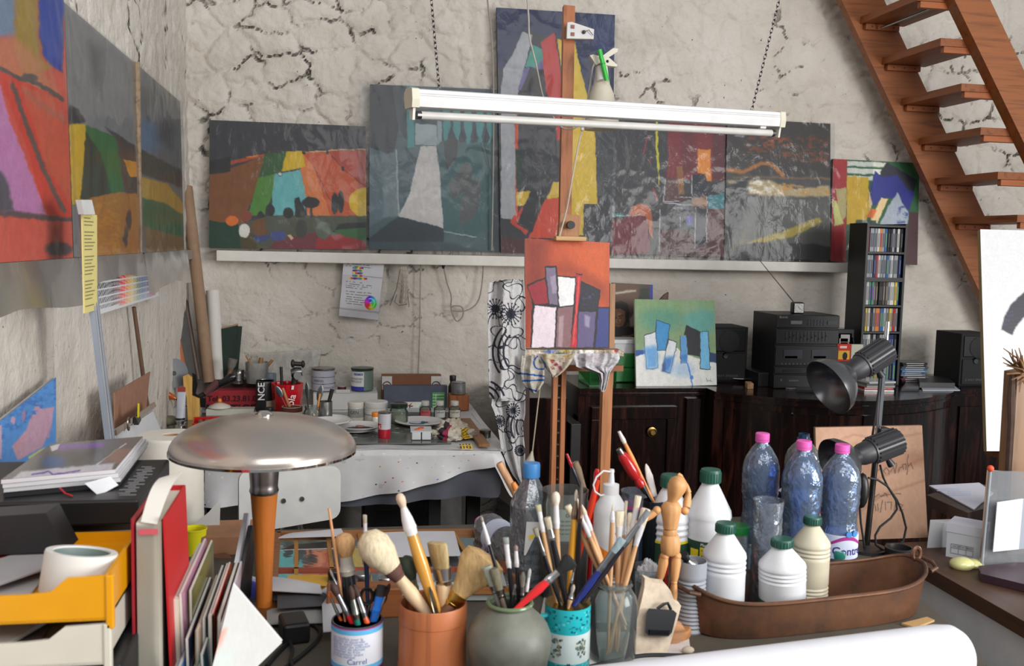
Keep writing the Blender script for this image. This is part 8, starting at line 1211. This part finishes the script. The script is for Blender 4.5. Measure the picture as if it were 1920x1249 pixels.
def wbottle(label,px,py,w,dia,capc,tint=(196,218,248),z=DZ,water=None,ribs=True,labelz=None,sq=False,rot=None,loc=None,H=None):
 if loc is None:L,H=stand(px,py,w,dia,z)
 else:L=loc
 R=dia/2;r=thing('water_bottle',label,'bottle',L,rot=rot,group='plastic water bottles')
 hz=[0,.02,.06]+[.1+.04*i for i in range(13)];pr=[(R*.8,0),(R*.97,H*.02)]
 for i in range(26):t=.05+.024*i;k=1-.10*math.exp(-((t-.46)/.09)**2);pr.append((R*k*(1-(.028 if ribs and i%2 else 0)),H*t))
 pr+=[(R*1.0,H*.70),(R*.97,H*.76),(R*.84,H*.825),(R*.55,H*.89),(R*.34,H*.925),(R*.32,H*.94)]
 b=B(tint);b.shell(pr,.0006,n=44);b.build('plastic_body','clear',r)
 if water:b=B((232,240,248));b.lathe([(x*.97,z_)for x,z_ in pr if z_<H*water],n=36);b.build('water','water',r)
 if capc:b=B(capc);b.lathe([(R*.36,H*.938),(R*.37,H*.945),(R*.37,H*.955)],n=30);b.lathe([(R*.37,H*.957),(R*.37,H*.995),(R*.34,H),(0,H)],n=30);b.build('cap','satin',r)
 else:b=B((110,170,220));b.shell([(R*.32,H*.94),(R*.37,H*.942),(R*.37,H*.955),(R*.30,H*.957),(R*.30,H)],.001,n=28);b.build('open_neck','clear',r)
 if labelz:
  z0,z1=labelz;b=B((198,206,226));b.lathe([(R*1.01,H*z0),(R*1.01,H*z1)],n=40);b.build('label','paper',r);b=B((160,40,130));b.add([(R*1.016*math.sin(a),-R*1.016*math.cos(a),H*(z1-.02)-.006+.012*math.cos(a*2.2))for a in np.linspace(-1.4,1.4,20)]+[(R*1.016*math.sin(a),-R*1.016*math.cos(a),H*(z1-.02)-.013+.010*math.cos(a*2.2))for a in np.linspace(-1.4,1.4,20)],[(i,i+1,i+21,i+20)for i in range(19)]);b.build('pink_swoosh','paper',r)
  text('Contrex',.026,(0,0,H*z0+.010),(1,0,0),(0,0,1),(52,40,130),'lettering',r,cyl=(0,0,R*1.022,-.75),w=0,bold=.015);b=B((60,130,200));[b.turn((R*1.01*math.sin(a),-R*1.01*math.cos(a),H*z1+.004),(R*1.04*math.sin(a),-R*1.04*math.cos(a),H*z1+.004),[(0,.007),(1,.007)],14)for a in(.05,.4)];b.build('round_badge','paper',r)
 return r
PK=(232,96,182)
wbottle('pink-capped water bottle at the left of the three in front of the sideboard',1430,812,70,.086,PK,labelz=None);wbottle('bluest pink-capped water bottle, full, behind the spray bottle',1508,826,76,.090,PK,(186,214,250),water=.74)
wbottle('pink-capped water bottle with a purple label, right in front of the plywood board',1580,833,74,.0895,PK,water=.30,labelz=(.19,.36))
wbottle('clear capless water bottle half hidden behind the full one',1508,813,68,.096,None,(216,226,232))
L,H=stand(997,868,72,.084);R=.042;r=thing('water_bottle','square-shouldered water bottle with a blue cap and a torn label','bottle',L,rz=.35);s8=lambda k:k
b=B((222,230,238));pr=[(R*.9,0),(R*1.08,.006)]+[(R*(1.1 if i%2 else 1.06),H*(.05+.04*i))for i in range(12)]+[(R*1.1,H*.55),(R*1.1,H*.66),(R*1.02,H*.70),(R*.42,H*.87),(R*.34,H*.90)];b.shell(pr,.0008,n=8,smooth=False);b.build('plastic_body','clear',r);b=B((226,236,240));b.lathe([(x*.96,z_)for x,z_ in pr if z_<H*.45],n=8,smooth=False);b.build('water','water',r)
b=B((70,140,206));b.lathe([(R*.44,H*.885),(R*.45,H*.90),(R*.45,H*.985),(R*.42,H),(0,H)],n=32);b.build('cap','satin',r)
a=.35;b=B((206,204,204));cs,sn=math.cos(-a),math.sin(-a);T_=lambda x,z_:V((cs*x-sn*(-R*1.13),sn*x+cs*(-R*1.13),z_));b.slab([T_(-.022,H*.30),(T_(-.018,H*.30)),T_(.0,H*.44),T_(.024,H*.56),T_(-.018,H*.57)],(0,-.0006,0));b.build('torn_label','paper',r);b=B((190,40,60));b.slab([T_(.0,H*.50)+V((0,-.001,0)),T_(.008,H*.49)+V((0,-.001,0)),T_(.004,H*.52)+V((0,-.001,0))],(0,-.0005,0));b.col((226,196,50));b.slab([T_(-.012,H*.42)+V((0,-.001,0)),T_(-.002,H*.44)+V((0,-.001,0)),T_(.0,H*.47)+V((0,-.001,0)),T_(-.012,H*.46)+V((0,-.001,0))],(0,-.0005,0));b.build('label_print','paper',r)
Lb=onZ(975,1075,DZ);hd=onZ(905,985,DZ+.04);p0=V((hd.x,hd.y,DZ+.043));d=V((Lb.x-hd.x,Lb.y-hd.y,0)).normalized();rot=V((0,0,1)).rotation_difference(d).to_euler()
q_=d.to_track_quat('Z','Y').to_euler();wbottle('clear water bottle with a purple label lying on its side behind the brushes',0,0,0,.084,PK,(216,224,236),loc=p0+d*.26,H=.28,rot=(-d).to_track_quat('Z','Y').to_euler(),labelz=(.36,.56))
L,H=stand(1441,937,56,.062);R=.031;r=thing('cut_bottle','clear cut-open water bottle in front of the pink-capped ones','bottle',L);b=B((222,232,244));b.shell([(R*.85,0),(R,.006)]+[(R*(1 if i%2 else .95),H*(.06+.045*i))for i in range(20)]+[(R*1.02,H)],.001,n=36);b.build('plastic_body','clear',r)
L,H=stand(1489,916,44,.056);R=.034;r=thing('spray_bottle','white trigger spray bottle with a blue nozzle and collar','bottle',L);zc2,zc3=ht(L,966),ht(L,950);b=B((214,216,222));b.lathe([(R*.9,0),(R,.005),(R,zc2*.55),(R*.72,zc2*.82),(R*.46,zc2)],n=34);b.build('bottle_body','satin',r);b=B((36,50,170));b.lathe([(R*.55,zc2-.002),(R*.55,zc3)],n=30);b.build('collar','satin',r)
u=ppm(L);b=B((216,216,220));X_=lambda px:(px-1489)*u;Z_2=lambda py:ht(L,py);b.slab([(X_(1478),-.010,zc3),(X_(1478),-.010,Z_2(934)),(X_(1461),-.010,Z_2(921)),(X_(1466),-.010,Z_2(917)),(X_(1525),-.010,Z_2(919)),(X_(1525),-.010,Z_2(934)),(X_(1502),-.010,Z_2(938)),(X_(1499),-.010,zc3)],(0,.020,0));b.build('spray_head','satin',r);b=B((40,56,180));b.box((X_(1531),0,Z_2(926)),(.012,.018,.014),.002);b.slab([(X_(1510),-.006,Z_2(937)),(X_(1520),-.006,Z_2(935)),(X_(1530),-.006,Z_2(962)),(X_(1526),-.006,Z_2(963))],(0,.012,0));b.build('trigger','satin',r)
L,H=stand(1524,944,30,.0385);r=thing('bottle','slim bottle with a bright red cap behind the cream bleach bottle','bottle',L);b=B((150,160,176));b.lathe([(.02,0),(.022,.004),(.022,H*.7),(.014,H*.84)],n=26);b.build('bottle_body','gloss',r);b=B((214,36,50));b.lathe([(.0185,H*.84),(.0185,H*.985),(.017,H),(0,H)],n=26);b.build('cap','satin',r)
L=onZ(1215,1000,DZ);L,H=stand(1217,985,40,.050);b=B((30,84,150));r=thing('plastic_cup','blue plastic cup behind the bristle brushes','cup',L);b.shell([(.021,0),(.025,H)],.0012,n=26);b.build('cup','gloss',r)
P=stand(1468,930,50,.055)[0];b=B((150,150,146));b.box((0,0,.06),(.05,.03,.12),.002);b.build('carton','paper',loc=V((P.x-.03,P.y+.06,DZ)),tag=('grey printed carton between the left pink-capped bottle and the cut bottle','carton'))
A_,B_=V((.02,1.345,DZ+.052)),V((1.07,1.475,DZ+.056));b=B((214,214,220));d=(B_-A_).normalized();r=thing('paper_roll','long white roll of paper lying along the front of the desk','paper roll',(A_+B_)/2-V((0,0,.05)))
b.turn(A_,B_,[(0,.046),(.004,.050),(.5,.051),(.96,.053),(.985,.050),(.997,.042),(1,.03)],40);b.build('rolled_paper','paper',r,w=1);b=B((176,176,182));b.turn(B_+d*.0002,B_+d*.001,[(0,.028),(1,.02)],24);b.build('roll_end','paper',r,w=1)
dcable('black cable running in front of the copper trough',[(1100,1252),(1150,1240),(1210,1229),(1290,1229),(1350,1226),(1430,1220),(1520,1208),(1600,1192)],DZ+.005,.004,(34,34,36))
b=B((186,150,100));Q=lay([(1690,1172),(1738,1160),(1752,1166),(1716,1180)],DZ+.001);b.slab(Q,(0,0,.004));b.build('card','paper',w=1,loc=Q[0],tag=('yellowish card scrap on the desk corner by the trough end','card'))
area('window_light',(1.3,-1.0,3.6),(.8,3.4,.9),3.2,1.9,110,(1,.985,.965))
area('window_light',(4.0,-.8,1.8),(-.4,2.6,1.1),2.2,1.7,215,(1,.985,.965))
LBL=('paper_label','label','label_plate','red_label','logo_panel','red_panel','yellow_panel','yellow_label','white_wave','emblem_panel','orange_label','body','box_body','bottle_body','tuner','grille')
RULE={'lettering':LBL,'fine_print':LBL,'label_print':('torn_label',),'hazard_mark':('hazard_square',),'label_band':LBL,'label_stripe':LBL,'pink_swoosh':LBL,'round_badge':LBL,'yellow_band':LBL,'cap_ribs':('cap',),'cooling_fins':('lamp_housing',),'reflector':('lamp_housing',),'tilt_knob':('lamp_housing',),'door_frame':('door',),'knob':('door','clamp_block','dome'),'keyhole_plate':('door',),'woofer':('baffle',),'tweeter_dome':('grille',),'slider':('equaliser',),'slider_knob':('equaliser',),'display':('tuner',),'tuner_buttons':('tuner',),'cassette_window':('cassette_deck',),'cassette_label':('cassette_deck',),'deck_button':('cassette_deck',),'tray_slot':('control_panel',),'cd_buttons':('cd_player',),'screw':('cleat',),'ratchet_teeth':('ratchet_rack',),'tray_lip':('tray',),'clamp_screw':('clamp',),'print':('sheet',),'hub_hole':('disc',),'clip_handle':('binder_clip',),'tube_cap':('tube',),'hinge_loop':('handle',),'cardboard_core':('paper',),'handle_band':('handle',),'battery_cover':('clock_movement',),'hanger':('clock_movement',),'hour_marks':('dial',),'hand':('dial',),'emblem':('emblem_panel',),'socket':('plate',),'switch':('plate',),'starter':('housing',),'seam':('housing',),'rim_glaze':('vase_body',),'picture_motif':('picture_band',),'marbling':('mug_body',),'gilt_rim':('mug_body',),'page_edges':('page_block',),'red_stamp':('page_block',),'orange_tip':('shaft',),'red_ball_tip':('edge_rod',),'title':('body',),'figure':('cover_picture',),'spine_text':('case',),'spine_label':('body',),'printed_grid':('carton_body',),'thread_ring':('glass_body',),'button_print':('casing',),'torn_flap':('box_body',),'wrap_skirt':('plastic_wrap',),'flower':('brown_band','body'),'dark_ring':('tube_body',),'crimped_end':('tube_body',),'knee_ball':('thigh',),'bark':('plank',)}
base_=lambda o:o.name.split('.')[0]
KID={}
for o in ORDER:
 if o.parent:KID.setdefault(o.parent,[]).append(o)
for root,ks in KID.items():
 if root.parent:continue
 for i,o in enumerate(ks):
  want=RULE.get(base_(o))
  if not want:continue
  for t in ks[:i][::-1]+ks[i+1:]:
   if base_(t)in want and base_(t)not in RULE and t.parent==root:o.parent=t;break
